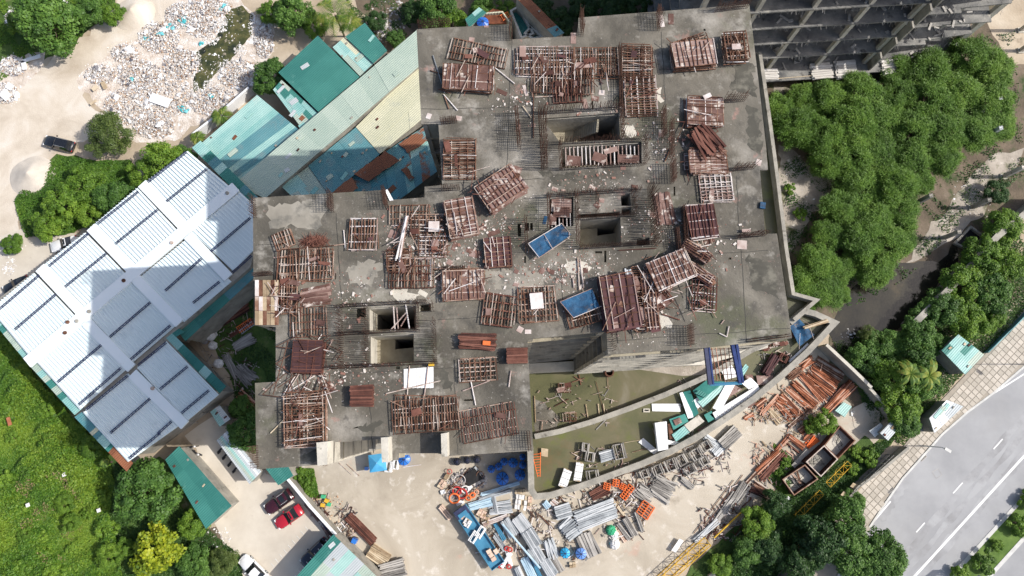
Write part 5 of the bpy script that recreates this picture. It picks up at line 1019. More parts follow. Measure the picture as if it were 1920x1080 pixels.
# white sheet with poles
t = thing('white_plastic_sheet', 'shiny white sheet held by two poles below the lower core', 'plastic sheet')
for k in range(7):
    u0 = 757 + k * 8; m = MB(); z = R + .05 + random.uniform(0, .05); m.prism(poly([(u0, 692 - k * .6), (u0 + 7.6, 691.5 - k * .6), (u0 + 7.8, 727), (u0 + .3, 728)], z), z - .03, z); m.build('sheet', m_white, t)
def pole(a, b, mat, label, z=R, r=.05, dz=.12, name='steel_pole', cat='pole', group=None, dz2=None):
    A = P(*a, z) + Vector((0, 0, dz)); B = P(*b, z) + Vector((0, 0, dz if dz2 is None else dz2)); c = (A + B) / 2; m = LMB(); m.bar(A - c, B - c, r, 6); o = m.build(name, mat, label=label, cat=cat, group=group); o.location = c; return o
GP = 'poles lying on the tower roof'
for a, b, mt, l in [((768, 686), (764, 740), m_rust, 'left pole over the white plastic sheet'), ((803, 686), (796, 742), m_rustw, 'right pole over the white plastic sheet'), ((724, 738), (826, 714), m_rust, 'long thin rusty pole crossing below the white plastic sheet'), ((532, 740), (604, 627), m_rustw, 'longest white pole over the jumbled stack, upper'), ((536, 742), (600, 640), m_rustw, 'white pole parallel to the longest one'),
                    ((557, 748), (623, 641), m_rustw, 'white pole right of the longest pair'), ((568, 680), (612, 706), m_rustw, 'short white cross pole on the pole pile'), ((578, 672), (600, 700), m_rustw, 'shortest pale pole on the pole pile'), ((540, 735), (590, 705), m_rustw, 'pale pole low in the pole pile'), ((881, 705), (892, 760), m_rustw, 'white leaning pole by the square meshed grid'),
                    ((868, 733), (918, 714), m_rustw, 'pale pole crossing the white leaning one'), ((954, 726), (958, 695), m_rustw, 'short white pole near the inner edge'), ((660, 432), (680, 460), m_rust2, 'dark pole across the lone whitish-edged grid'), ((645, 432), (648, 466), m_rustw, 'white pole left of the lone grid'), ((618, 462), (655, 457), m_rust, 'thin pole joining the big left grid and the lone one'),
                    ((1083, 484), (1086, 545), m_rust, 'brown pole right of the white patches'), ((1087, 486), (1094, 540), m_rustw, 'pale bent pole beside the brown one'), ((1074, 522), (1076, 540), m_rustw, 'short pole above the lower blue tarpaulin'), ((514, 484), (555, 478), m_rustw, 'pale tube end over the far left grid'), ((812, 105), (834, 175), m_galv, 'grey tube leaning left of the plywood stack near the top left'),
                    ((928, 128), (965, 158), m_rustw, 'white tube right of the slanted grid'), ((832, 178), (858, 208), m_rustw, 'pale tube below the plywood stack near the top left'), ((834, 182), (842, 205), m_rust, 'brown tube below the plywood stack near the top left'), ((806, 133), (835, 142), m_rust, 'brown tube poking left of the plywood stack near the top left'), ((1120, 122), (1128, 160), m_rustw, 'thin white tube on the wide pair'),
                    ((1246, 304), (1256, 280), m_rust, 'rusty ladder-like tube left of the long right column'), ((508, 812), (536, 784), m_wood, 'thin timber at the lower left corner'), ((1351, 608), (1357, 600), m_rustw, 'short white rod at the right of the slab'), ((1362, 632), (1366, 612), m_rustw, 'white rod near the lower right edge'), ((1348, 625), (1362, 632), m_rustw, 'white rod meeting another near the lower right edge'),
                    ((1243, 590), (1274, 600), m_rust2, 'dark rod right of the narrow pinkish form'), ((1160, 470), (1230, 466), m_rust2, 'dark rod along the middle core'), ((980, 200), (996, 222), m_wood, 'short stick by the top core'), ((1000, 90), (1000, 260), m_rebar, 'tall bent rebar left of the top core'), ((810, 505), (908, 503), m_rust, 'long rod above the plywood stack')]:
    pole(a, b, mt, l, group=GP)
# angle-iron truss lying over the left wing
t = thing('fallen_truss', 'thin dark angle-iron truss lying over the left wing between the notch and the pole pile', 'truss')
m = MB(); TZ = R + .5
for a, b in [((545, 636), (572, 622)), ((572, 622), (600, 640)), ((512, 740), (540, 640)), ((536, 742), (560, 655)), ((492, 740), (535, 700)), ((492, 740), (536, 746)), ((517, 650), (545, 636)), ((517, 650), (560, 655)), ((517, 682), (560, 655)), ((517, 682), (555, 705)), ((520, 728), (560, 700)), ((600, 640), (642, 660)), ((642, 660), (630, 676)), ((600, 640), (620, 628))]:
    m.bar(P(*a, TZ), P(*b, TZ), .045, 4)
m.build('angle_bars', m_rebar, t)
# planks in the pits
for i in range(19):
    u = 1060 + i * 7.6; pole((u, 272 + (i % 3)), (u + 1.5, 312 - (i % 4)), m_rustw, 'pale joist spanning the pit between the top and middle cores', z=R - .25, r=.055, dz=0, group='joists in the pit by the top core', name='pit_joist', cat='joist')
for i in range(6):
    u = 1034 + i * 7; pole((u, 400), (u + 1, 426), m_rustw, 'pale joist spanning the small square pit left of the middle core', z=R - .25, r=.055, dz=0, group='joists in the small square pit', name='pit_joist', cat='joist')
for u, v, w, h, a, l in [(1076, 302, 26, 20, 5, 'pink plywood at the left end of the pit by the top core'), (1124, 296, 26, 18, 20, 'broken plywood in the middle of the pit by the top core'), (1145, 282, 26, 10, -15, 'torn plywood above the middle of the pit by the top core'), (1178, 298, 40, 16, 2, 'purple plywood at the right end of the pit by the top core'), (1053, 385, 38, 26, 3, 'pink plywood covering the small square pit')]:
    board(u, v, w, h, a, m_ply, l, z=R - .2, name='plywood_sheet', cat='plywood')
for u, v, w, h, a, l in [(1110, 452, 20, 10, 0, 'red mesh rubble heap at the bottom of the middle core'), (740, 672, 40, 10, -3, 'brown mesh rubble heap at the bottom of the lower core')]: pass
# props across the deep lower core
for a, b, l in [((738, 575), (741, 620), 'first pale prop across the deep lower opening'), ((744, 576), (747, 618), 'second pale prop across the deep lower opening'), ((732, 620), (763, 585), 'diagonal white prop over the deep lower opening'), ((761, 572), (768, 616), 'purple-white prop at the right of the deep lower opening'), ((752, 612), (765, 590), 'thin prop in the deep lower opening')]:
    pole(a, b, m_rustw, l, group='props over the deep lower opening', r=.06)
# fixings: brush heap
m = MB(); c = P(590, 453, R); rr = random.Random(3)
for _ in range(260):
    a = rr.uniform(0, 6.28); q = rr.random() ** .7; p = c + Vector((math.cos(a) * 1.3 * q, math.sin(a) * .5 * q, rr.uniform(.05, .5) * (1.1 - q))); d = Vector((rr.uniform(-.5, .5), rr.uniform(-.5, .5), rr.uniform(-.15, .25))); m.bar(p - d, p + d, .016, 3)
m.build('wire_heap', m_rust2, label='dark tangled heap of tie wire above the far left grid', cat='wire heap')
m = MB(); rr = random.Random(9)
for _ in range(4800):
    u, v = rr.choice(((880, 500), (800, 520), (1000, 520), (1100, 500), (1250, 270), (860, 430), (770, 440), (1110, 345), (1230, 420), (650, 560), (570, 700), (1150, 230), (700, 700), (1320, 480), (1200, 600), (1060, 520), (940, 420), (980, 180), (590, 700), (780, 480)))
    p = P(u + rr.gauss(0, 26) * (1 + rr.random()), v + rr.gauss(0, 18) * (1 + rr.random()), R)
    if not inside(p, tpw) or any(inside(p, h) for h in HW): continue
    s = rr.uniform(.02, .075) if rr.random() < .93 else rr.uniform(.1, .2); m.box((p.x, p.y, R + s * .2), (s * rr.uniform(.8, 2.4), s, s * .5), rr.uniform(0, 3))
m.build('roof_rubble', M('pale_rubble', [(0.3, (0.26, 0.14, 0.11)), (0.5, (0.46, 0.38, 0.33)), (0.7, (0.62, 0.58, 0.54))], 1.0, rnd='island', rv=1.0), label='pale chips and scraps scattered over the tower roof', cat='rubble', kind='stuff')
# blue tarpaulins
def tarp(q, z, label, seams, amp=.10, frame=True, sag=.08):
    a, b, c, d = [P(u, v, z) for u, v in q]; t = thing('blue_tarpaulin', label, 'tarpaulin', (a + b + c + d) / 4); K = 14; vs = []; fs = []; rn = random.Random(int(q[0][0]))
    for i in range(K + 1):
        for j in range(K + 1):
            s, r_ = i / K, j / K; p = a.lerp(b, s).lerp(d.lerp(c, s), r_); e = math.sin(math.pi * s) * math.sin(math.pi * r_)
            p.z += -sag * e + amp * e * math.sin(7 * s + 3 * r_) * .4 + rn.uniform(-.06, .06) * (e > .05); vs.append(p)
    for i in range(K):
        for j in range(K): n = i * (K + 1) + j; fs.append((n, n + 1, n + K + 2, n + K + 1))
    m = MB(); m.add(vs, fs); m.build('tarpaulin_cloth', m_blue, t, smooth=True)
    if frame:
        for x, y in seams: m = MB(); m.bar(P(*x, z) + Vector((0, 0, .05)), P(*y, z) + Vector((0, 0, .05)), .03, 6); m.build('edge_rope', m_rustw, t)
    return t
tarp([(990, 457), (1053, 421), (1071, 440), (1009, 484)], R + .7, 'blue tarpaulin with white edging over the middle core corner', [((990, 457), (1053, 419)), ((1053, 419), (1067, 436)), ((1067, 436), (1067, 446)), ((1067, 446), (1008, 485)), ((990, 457), (1011, 483)), ((1019, 438), (1037, 468))])
tarp([(1050, 566), (1110, 542), (1124, 575), (1075, 596)], R + .75, 'blue tarpaulin on the grid beside the big dark stack', [((1050, 566), (1110, 541)), ((1050, 566), (1075, 596)), ((1075, 596), (1128, 574))])
board(1429, 386, 10, 12, 10, m_blue, 'small blue rag at the right edge of the slab', z=R, name='blue_rag', cat='rag', th=.2)
board(1022, 413, 6, 16, 15, m_blue, 'scrap of blue cloth left of the small square pit', name='blue_rag', cat='rag')
# cantilever loading platform
t = thing('loading_platform', 'dark blue steel loading platform cantilevered from the lower slab edge', 'loading platform'); LZ = R - .5
for a, b, w_ in (((1322, 645), (1331, 721), .42), ((1328, 645), (1337, 721), .2), ((1372, 642), (1388, 719), .40), ((1380, 641), (1392, 718), .30)):
    c, L, rz, s = axis(a, b, LZ); m = MB(); m.box((c.x, c.y, LZ), (L, w_ * .75, .38), rz); m.build('side_beam', m_navy if w_ > .4 else M('platform_blue_paint%d' % a[0], [(0.3, (0.015, 0.025, 0.10)), (0.7, (0.04, 0.07, 0.20))], 1), t)
for k in range(6): m = MB(); v = 655 + k * 12; m.bar(P(1326 + k * 1.6, v, LZ), P(1386 + k * 1.0, v - 2, LZ), .03, 4); m.build('crossbar', m_rust, t)
m = MB(); m.bar(P(1331, 721, LZ), P(1391, 718, LZ), .14, 4); m.build('end_beam', m_truck, t)
for k in range(5): m = MB(); m.bar(P(1334 + k * 8, 652, LZ + .1), P(1344 + k * 7, 712, LZ + .1), .04, 4); m.build('deck_bar', m_orange if k < 2 else m_rust, t)
# ------------------------------------------------------------------ things on the podium deck
GD = 'sheet panels dumped on the podium deck'
def slab(px, label, mat, dz=.1, th=.06, z=POD, name='metal_cladding', cat='sheet panel', group=GD, up=None):
    zz = z + dz + th; pts = poly(px, zz)
    if up:
        pts = [p + Vector((0, 0, e)) for p, e in zip(pts, up)]
    n = len(pts); c = sum(pts, Vector()) / n; lo = [p - Vector((0, 0, th)) for p in pts]; m = LMB()
    m.add([p - c for p in pts] + [p - c for p in lo], [tuple(range(n)), tuple(range(2 * n - 1, n - 1, -1))] + [(i, n + i, n + (i + 1) % n, (i + 1) % n) for i in range(n)])
    o = m.build(name, mat, label=label, cat=cat, group=group); o.location = c; return o
slab([(1222, 757), (1276, 757), (1276, 772), (1223, 771)], 'long white panel lying alone left of the teal panels', m_white)
slab([(1281, 735), (1293, 732), (1309, 775), (1296, 787)], 'dark teal panel, leftmost of the dumped panels', m_teald, .5, up=(0, .3, .3, 0))
slab([(1274, 737), (1280, 735), (1302, 782), (1290, 785)], 'narrow white strip along the leftmost teal panel', m_white, .6)
slab([(1299, 733), (1326, 712), (1358, 716), (1312, 752)], 'large teal panel in the middle of the dumped panels', m_teald, .9, up=(0, 0, .3, .3))
slab([(1302, 737), (1312, 731), (1328, 740), (1322, 746)], 'dark teal five-sided panel on the large teal one', s_teal, 1.35)
slab([(1308, 753), (1357, 716), (1366, 722), (1318, 764)], 'striped teal and white panel stack below the large teal one', s_lteal, .7, .3)
slab([(1298, 752), (1308, 745), (1318, 758), (1308, 766)], 'pack of white profiles at the end of the striped stack', m_white, .5, .3)
slab([(1336, 765), (1361, 720), (1378, 722), (1351, 772)], 'white panel standing out crosswise in the dumped panels', m_white, 1.1)
slab([(1331, 777), (1421, 722), (1428, 737), (1342, 788)], 'longest white panel near the outer parapet', m_white, .5)
slab([(1390, 718), (1408, 708), (1422, 722), (1404, 730)], 'white corner panel above the longest one', m_white, .9)
slab([(1350, 690), (1372, 684), (1384, 706), (1360, 712)], 'white sheet under the loading platform', m_white, .5)
slab([(1386, 700), (1398, 682), (1404, 688), (1394, 705)], 'light teal panel right of the loading platform', s_lteal, .5)
slab([(1320, 778), (1334, 770), (1342, 786), (1328, 792)], 'small square teal panel by the outer parapet', m_teald, .5)
slab([(1255, 786), (1284, 776), (1291, 790), (1263, 806)], 'teal tray with a brown box in it', m_teald, .5, .3)
slab([(1262, 788), (1275, 783), (1279, 792), (1267, 798)], 'brown box in the teal tray', m_ply, .85, .15)
slab([(1283, 797), (1310, 778), (1321, 790), (1294, 810)], 'cream panel stack beside the teal tray', m_pale, .5, .4)
slab([(1260, 815), (1283, 798), (1294, 810), (1268, 828)], 'light teal ribbed panel below the teal tray', s_lteal, .5, .3)
slab([(1228, 793), (1250, 790), (1253, 842), (1234, 846)], 'tall bundle of white panels by the outer parapet', m_white, .9, .9)
slab([(1197, 829), (1206, 821), (1235, 846), (1226, 852)], 'white panel leaning at the foot of the white bundle', m_white, .1)
slab([(1248, 824), (1273, 829), (1271, 835), (1247, 833)], 'narrow white panel right of the white bundle', m_white, .3)
slab([(1252, 795), (1258, 794), (1264, 822), (1256, 824)], 'rusty frame between white bundle and teal panels', m_rust, .3, .3)
slab([(1418, 704), (1449, 704), (1450, 721), (1421, 722)], 'brown form panel near the parapet bend', m_ply, .3, .15)
slab([(1397, 703), (1411, 702), (1414, 719), (1400, 720)], 'pink form panel left of the brown one', m_ply, .3, .15)
slab([(1478, 677), (1514, 643), (1523, 652), (1487, 686)], 'clean white panel against the outer parapet, right end', m_white, .3)
slab([(1350, 738), (1378, 722), (1392, 730), (1362, 748)], 'red mesh frame under the white crosswise panel', m_ply, .3, .3)
slab([(1397, 760), (1412, 750), (1418, 756), (1404, 766)], 'small brown plank under the longest white panel', m_ply, .2)
slab([(1307, 806), (1340, 790), (1344, 795), (1312, 812)], 'brown plank along the outer parapet', m_ply, .1)
for i in range(9): pole((1345 + i * 6.5, 778 - i * 4), (1350 + i * 6.5, 786 - i * 4), m_rebar, 'thin dark bar lying across the longest white panel', z=POD, r=.03, dz=.75, group='bars on the longest white panel')
def crate(u, v, w, h, a, zz, label, mat=None, height=.9, group='square steel frames stacked outside the podium', name='steel_frame_crate', cat='frame crate', rows=3):
    mat = mat or m_galvd; c = P(u, v, zz); s = mpp(u, v, zz); W, D = w * s, h * s; t = thing(name, label, cat, (c.x, c.y, zz + .01), math.radians(-a), group)
    for r in range(rows):
        z = height * (r + .6) / rows; j = random.uniform(-.05, .05)
        for k in (-1, 1):
            pc(t, 'rail', mat, (j, k * D / 2, z), (W * 1.06, .13, .1), random.uniform(-.03, .03)); pc(t, 'rail', mat, (k * W / 2, j, z + .06), (.13, D * 1.06, .1), random.uniform(-.03, .03))
        if r == rows - 1:
            for k in (-.55, .6): pc(t, 'rail', mat, (k * W / 2, 0, z + .13), (.1, D * 1.02, .08), random.uniform(-.05, .05))
    for x in (-1, 1):
        for y in (-1, 1): pc(t, 'post', mat, (x * W / 2, y * D / 2, height / 2), (.12, .12, height))
    return t
for u, v, w, h, a, l in [(1207, 887, 16, 13, -20, 'leftmost'), (1231, 880, 19, 16, -22, 'second from the left'), (1256, 871, 20, 20, -22, 'third from the left, filled with brown slats'), (1276, 862, 16, 18, -28, 'fourth from the left, upper'), (1292, 879, 20, 15, -28, 'lower one of the middle pair'), (1303, 851, 20, 18, -30, 'upper one of the middle pair'), (1318, 864, 16, 14, -30, 'lower right one'), (1321, 836, 20, 16, -32, 'rightmost upper')]:
    crate(u, v, w, h, a, 0, 'grey square steel frame below the podium parapet, ' + l)
for u, v, w, h, a, l in [(1105, 856, 16, 16, 10, 'grey frame crate on the lower deck, left of the tube pack'), (1160, 846, 20, 26, -12, 'grey frame crate on the lower deck, right of the tube pack'), (1110, 891, 22, 18, -8, 'grey frame crate on the lower deck beside the wrapped packs'), (1097, 838, 12, 14, 8, 'small broken grey frame on the lower deck, upper left')]:
    crate(u, v, w, h, a, POD, l, group='grey frame crates on the podium deck')
bundle((1124, 857), (1150, 850), 20, 6, 4, m_galv, 'grey tube pack between two frame crates on the lower deck', POD, .03, straps=0)
def wrapped(u, v, w, h, a, z, label):
    c = P(u, v, z); s = mpp(u, v, z); t = thing('wrapped_pack', label, 'wrapped pack', (c.x, c.y, z), math.radians(-a), 'wrapped packs on the lower deck'); W, D = w * s, h * s
    pc(t, 'pallet', m_wood, (0, 0, .08), (W, D, .14)); 
    for k in range(4): pc(t, 'white_pack', m_white, (-W / 2 + W * (k + .5) / 4, 0, .5), (W / 4 * .93, D * random.uniform(.9, 1), .7))
    for k in range(3): pc(t, 'strap', m_black, (0, D * (-.33 + .33 * k), .87), (W * 1.01, .04, .02))
    pc(t, 'yellow_foam', m_wood, (0, -D * .46, .6), (W * .8, .2, .5))
wrapped(1059, 896, 16, 34, 20, POD, 'wrapped white pack with yellow ends, left one'); wrapped(1084, 884, 14, 34, 10, POD, 'wrapped white pack with yellow ends, right one')
# orange ladder frame
def ladder(A, B, w0, w1, n, mat, label, z, name='orange_ladder_frame', r=.06, dz=.3, cat='ladder frame'):
    a = P(*A, z); b = P(*B, z); d = (b - a).normalized(); s = Vector((-d.y, d.x, 0)); sc = mpp(*A, z); t = thing(name, label, cat, (a.x, a.y, z)); up = Vector((0, 0, dz))
    for k in (-1, 1): m = MB(); m.bar(a + s * k * w0 * sc / 2 + up, b + s * k * w1 * sc / 2 + up, r, 5); m.build('stile', mat, t)
    for k in range(n):
        q = (k + .5) / n; p = a.lerp(b, q) + up; hw = (w0 * (1 - q) + w1 * q) * sc / 2; m = MB(); m.bar(p - s * hw, p + s * hw, r * .8, 4); m.build('rung', mat, t)
ladder((1005, 848), (1010, 893), 16, 4, 9, m_orangeb, 'tapered orange ladder frame at the left corner of the lower deck', POD, dz=1.0)
slab([(1015, 840), (1028, 842), (1027, 857), (1015, 855)], 'small yellowish board beside the orange ladder frame', m_wood, .4, group=None)
for A, B, l in [((1046, 728), (1067, 728), 'small rusty frame pack on the inner deck, upper'), ((1057, 782), (1079, 782), 'small rusty frame pack on the inner deck, lower')]:
    form(A, B, 15, 5, 3, 4, l, z=POD, group='small rusty frame packs on the podium', gap=.22)
for a, b, l in [((1072, 717), (1096, 709), 'rusty pipe of the star-shaped tangle, long one'), ((1076, 706), (1092, 716), 'rusty pipe of the star-shaped tangle, crossing'), ((1085, 702), (1089, 722), 'rusty pipe of the star-shaped tangle, upright'), ((1052, 747), (1063, 757), 'short rusty pipe below the star-shaped tangle'), ((1040, 762), (1066, 748), 'thin rusty pipe below the star-shaped tangle'),
                ((1117, 715), (1134, 780), 'long thin rod on the inner deck'), ((1098, 758), (1102, 783), 'pale plank on the inner deck, left'), ((1121, 757), (1123, 777), 'pale plank on the inner deck, right'), ((1131, 757), (1134, 780), 'brown plank on the inner deck'), ((1002, 742), (1004, 792), 'white plank against the tower side of the deck'), ((1138, 700), (1140, 730), 'thin rod hanging from the concrete ring'),
                ((1170, 830), (1200, 825), 'yellowish rod on the lower deck'), ((1185, 848), (1215, 840), 'thin rod on the lower deck'), ((1445, 700), (1460, 660), 'rusty beam under the parapet bend')]:
    pole(a, b, m_wood if ('plank' in l or 'yellow' in l) else m_rust, l, z=POD, r=.07 if 'plank' in l or 'pipe' in l else .035, dz=.15, group='loose pieces on the podium deck')
# concrete ring
m = LMB(); n = 20; vs = []; 
for r_, z_ in ((.62, 0), (.62, 1.5), (.45, 1.5), (.45, .2)):
    for k in range(n): a = 6.283 * k / n; vs.append((r_ * math.cos(a), r_ * math.sin(a), z_))
fs = [(i * n + k, i * n + (k + 1) % n, (i + 1) * n + (k + 1) % n, (i + 1) * n + k) for i in range(3) for k in range(n)] + [tuple(3 * n + k for k in range(n))]
m.add(vs, fs); o = m.build('concrete_ring', m_rust, label='round rusty ring standing on the inner podium deck', cat='ring'); p = P(1140, 699, POD); o.location = (p.x, p.y, POD)
m = MB(); m.wall([P(u, v, POD) for u, v in ((1207, 767), (1217, 767), (1217, 772), (1207, 772), (1207, 767))], POD, POD + .15, .15); m.build('deck_hatch_rim', m_pale, pod)
m = MB(); m.prism(poly([(1207, 767), (1217, 767), (1217, 772), (1207, 772)], POD), POD + .004, POD + .02); m.build('deck_hatch', m_black, pod)  # flat black plate: the dark inside the hole is put into its colour
tarp([(1481, 612), (1497, 596), (1527, 628), (1499, 650)], POD + .8, 'crumpled blue tarpaulin in the pointed end of the podium', [((1481, 612), (1495, 595)), ((1495, 595), (1516, 607)), ((1516, 607), (1525, 635)), ((1498, 655), (1500, 625)), ((1543, 622), (1528, 640))], amp=.5)
bundle((1500, 617), (1545, 603), 7, 2, 2, m_wood, 'rust and cream beam over the crumpled blue tarpaulin', POD, .02, 'beam_pair', 'beam', 'beam', .2, dz=1.0)
bundle((1431, 702), (1453, 667), 17, 5, 4, m_plyd, 'dark brown beam pack near the parapet bend', POD, .03, 'beam_pack', 'beam', 'beam', .25)
crate(1465, 672, 14, 13, 30, POD, 'small rusty crate with round holes near the parapet bend', m_rust2, .9, 'rusty crates on the podium')
for i, (u, v, w) in enumerate([(1447, 648, 18), (1468, 646, 12), (1437, 656, 10), (1485, 630, 6)]):
    c = P(u, v, POD + 3); m = MB()
    form((u - w / 2, v), (u + w / 2, v - 2), 6, 5, 2, 2, 'small rusty rack tucked under the slab edge, number of bars showing %s' % ('most', 'fewer', 'few', 'fewest')[i], m_rust2, z=POD, group='rusty racks below the slab edge')

# tangled loose bars between the stacks
rr = random.Random(77)
for i, (u, v, n, ru, rv_) in enumerate([(590, 700, 34, 34, 60), (578, 770, 26, 30, 40), (545, 560, 20, 30, 30), (790, 470, 30, 50, 50), (930, 350, 18, 45, 30), (1310, 270, 22, 34, 60), (1240, 530, 26, 40, 50), (1190, 600, 14, 30, 25), (880, 150, 16, 50, 30), (1080, 150, 16, 60, 30), (1200, 170, 10, 28, 50), (870, 540, 14, 40, 25), (1310, 560, 10, 30, 30), (1290, 110, 14, 36, 26)]):
    c = P(u, v, R); s = mpp(u, v, R); t = thing('loose_bar_tangle', 'tangle of loose rusty bars and tubes ' + ['under the long white poles', 'on the lower left heap', 'beside the rusty sheets', 'on the central heap', 'round the skewed plywood stack', 'on the long right column', 'round the rotated stack', 'at the foot of the big dark stack', 'round the top left plywood stack', 'on the wide pair of grids', 'on the tall column of grids', 'on the plywood stack below centre', 'by the grid with white ledgers', 'round the plywood stack near the top right corner'][i], 'bar tangle', (c.x, c.y, R + .01), 0, 'tangles of loose bars on the tower roof')
    for k in range(n):
        L_ = rr.uniform(.5, 2.4); pc(t, 'bar', rr.choice((m_rust, m_rust, m_rust2, m_rust2, m_rust2, m_rustw)), (rr.uniform(-1, 1) * ru * s, rr.uniform(-1, 1) * rv_ * s, rr.uniform(.15, .95)), (L_, .055, .055), rr.uniform(0, 3.1), 0, rr.gauss(0, .12))
# ------------------------------------------------------------------ yard: tube stacks
GY = 'steel tube stacks in the concrete yard'
Y = [((968, 967), (988, 994), 26, 9, 6, m_galv, .01, 'tightly packed pale tube block, uppermost of the diagonal row'), ((946, 973), (964, 1004), 20, 7, 5, m_galv, .03, 'slightly fanned tube block left of the uppermost one'), ((987, 992), (1006, 1023), 25, 8, 7, m_galv, .01, 'second tube block of the diagonal row'),
     ((997, 1023), (1014, 1053), 25, 8, 6, m_galv, .01, 'third tube block of the diagonal row'), ((1019, 1048), (1038, 1078), 23, 7, 6, m_galv, .01, 'lowest tube block of the diagonal row'), ((1035, 1040), (1053, 1071), 13, 5, 4, m_galvd, .02, 'narrow tube block beside the lowest one'), ((1026, 1010), (1040, 1047), 22, 8, 4, m_galv, .06, 'fanned out tubes left of the blue tanks'),
     ((1041, 962), (1070, 953), 26, 7, 5, m_galv, .02, 'short tube block at the podium corner'), ((1056, 1000), (1080, 981), 38, 10, 4, m_galv, .07, 'splayed tube heap below the short block'), ((1078, 972), (1152, 945), 26, 8, 5, m_galv, .025, 'longest wide tube stack in the yard'), ((1082, 991), (1156, 963), 12, 4, 5, m_galv, .01, 'long narrow tube stack under the longest one'),
     ((1093, 1000), (1112, 1043), 34, 6, 3, m_galvd, .03, 'six heavy pipes lying apart right of the fanned tubes'), ((1170, 970), (1190, 1004), 14, 5, 4, m_galvd, .01, 'tube stack by the green bags'), ((1190, 959), (1204, 996), 8, 3, 4, m_galvd, .01, 'thin tube stack below the orange frames'), ((1157, 980), (1180, 1011), 8, 3, 3, m_galvd, .01, 'thin grey pipe pair beside the green bags'),
     ((1154, 988), (1172, 1016), 8, 3, 2, m_pink, .01, 'pink boards beside the green bags'), ((1147, 935), (1170, 966), 7, 3, 2, m_wood, .02, 'pale planks running down to the tube stack by the bags'), ((1154, 940), (1172, 950), 5, 2, 2, m_wood, .02, 'thin tan boards beside the pale planks'), ((1108, 931), (1140, 914), 20, 7, 3, m_rust2, .03, 'rusty brown bars next to the podium parapet'),
     ((1222, 905), (1260, 926), 40, 12, 4, m_galvd, .08, 'disordered grey scaffold tubes near the parapet'), ((1195, 915), (1222, 935), 26, 9, 3, m_galvd, .08, 'tangled thin scaffold tubes left of the disordered ones'), ((1350, 835), (1382, 806), 24, 7, 5, m_galvd, .02, 'grey tube stack at the upper end below the parapet'), ((1336, 850), (1358, 828), 20, 6, 3, m_galv, .02, 'shorter grey tube stack beside the upper one'),
     ((1320, 818), (1345, 836), 14, 5, 3, m_galv, .03, 'pale tubes against the parapet, upper end'), ((1275, 895), (1300, 915), 10, 4, 3, m_galvd, .04, 'short dull tubes below the square frames'), ((1180, 880), (1200, 872), 12, 4, 2, m_galvd, .05, 'pile of short tubes by the parapet, near the first square frame'),
     ((880, 951), (922, 938), 16, 5, 4, m_lblue, .02, 'light blue tube pack beside the scrap heap'), ((902, 927), (974, 905), 7, 3, 3, m_lblue, .01, 'long light blue beams in the shade of the podium'), ((898, 936), (958, 918), 9, 3, 3, m_galv, .03, 'pale long beams across the light blue pack'), ((915, 948), (958, 942), 10, 4, 3, m_galv, .03, 'grey tubes in the middle of the pack area'),
     ((918, 960), (960, 954), 12, 4, 3, m_galv, .03, 'grey tubes at the lower side of the pack area'), ((925, 930), (932, 962), 9, 4, 4, m_galv, .02, 'upright pack of pale tubes between grey ones'), ((905, 984), (952, 965), 9, 3, 3, m_rustw, .02, 'long pale beams pointing to the podium corner'), ((907, 990), (915, 1008), 10, 4, 2, m_galvd, .05, 'short ragged pipes beside the blue truck'),
     ((926, 1000), (950, 1034), 10, 4, 3, m_galv, .04, 'pale pipes right of the blue truck'), ((928, 980), (946, 1012), 8, 3, 3, m_truck, .02, 'dark blue pipes left of the fanned block'), ((968, 1062), (980, 1090), 13, 4, 4, m_galv, .01, 'pale pipe pack at the bottom edge'), ((982, 1045), (1004, 1090), 16, 5, 3, m_lblue, .03, 'bluish pipes at the bottom edge'), ((998, 1050), (1016, 1085), 7, 3, 3, m_truck, .02, 'dark blue pipes at the bottom edge'),
     ((826, 948), (846, 972), 11, 3, 3, m_pink, .01, 'pinkish white beams lying left of the blue truck'), ((1020, 940), (1030, 952), 12, 4, 3, m_lblue, .04, 'bluish tube ends under the podium corner'), ((1033, 938), (1045, 948), 12, 5, 3, m_rustw, .05, 'pale tube ends under the podium corner'), ((1330, 990), (1380, 925), 12, 5, 3, m_galvd, .03, 'long grey tubes running along the edge of the overgrowth'),
     ((1300, 1015), (1345, 975), 10, 4, 3, m_galv, .03, 'pale grey tubes above the yellow truss'), ((1375, 940), (1400, 905), 18, 7, 3, m_galvd, .06, 'ragged grey tubes near the end of the rusty beams'), ((1400, 915), (1440, 930), 12, 5, 2, m_rust2, .08, 'splayed rusty rods near the overgrowth'), ((1350, 995), (1400, 960), 8, 3, 2, m_wood, .05, 'thin timbers along the yellow pole'),
     ((1400, 1008), (1440, 1045), 20, 5, 3, m_galv, .05, 'pale roofing sheets under the trees at the bottom, left'), ((440, 652), (478, 632), 20, 9, 3, m_galvd, .05, 'grey tubes fanned in the narrow yard, upper'), ((424, 664), (446, 712), 13, 7, 3, m_galvd, .05, 'grey tubes upright in the narrow yard'), ((446, 690), (476, 716), 26, 10, 3, m_galvd, .10, 'messy grey tubes in the narrow yard, lower'),
     ((408, 612), (470, 574), 14, 6, 3, m_rust2, .04, 'rusty beams in the narrow yard, topmost'), ((432, 632), (476, 600), 8, 3, 2, m_rust2, .03, 'rusty beams below the white bagged pile in the narrow yard'), ((450, 738), (478, 762), 18, 7, 3, m_orange, .08, 'orange pipes beside the tree in the narrow yard')]
for A, B, w, n, la, mt, ms, l in Y: bundle(A, B, w, n, la, mt, l, 0, ms, group=GY)
pole((942, 980), (1012, 1062), m_lblue, 'very long light blue tube lying over the tube blocks', z=0, r=.14, dz=1.2)
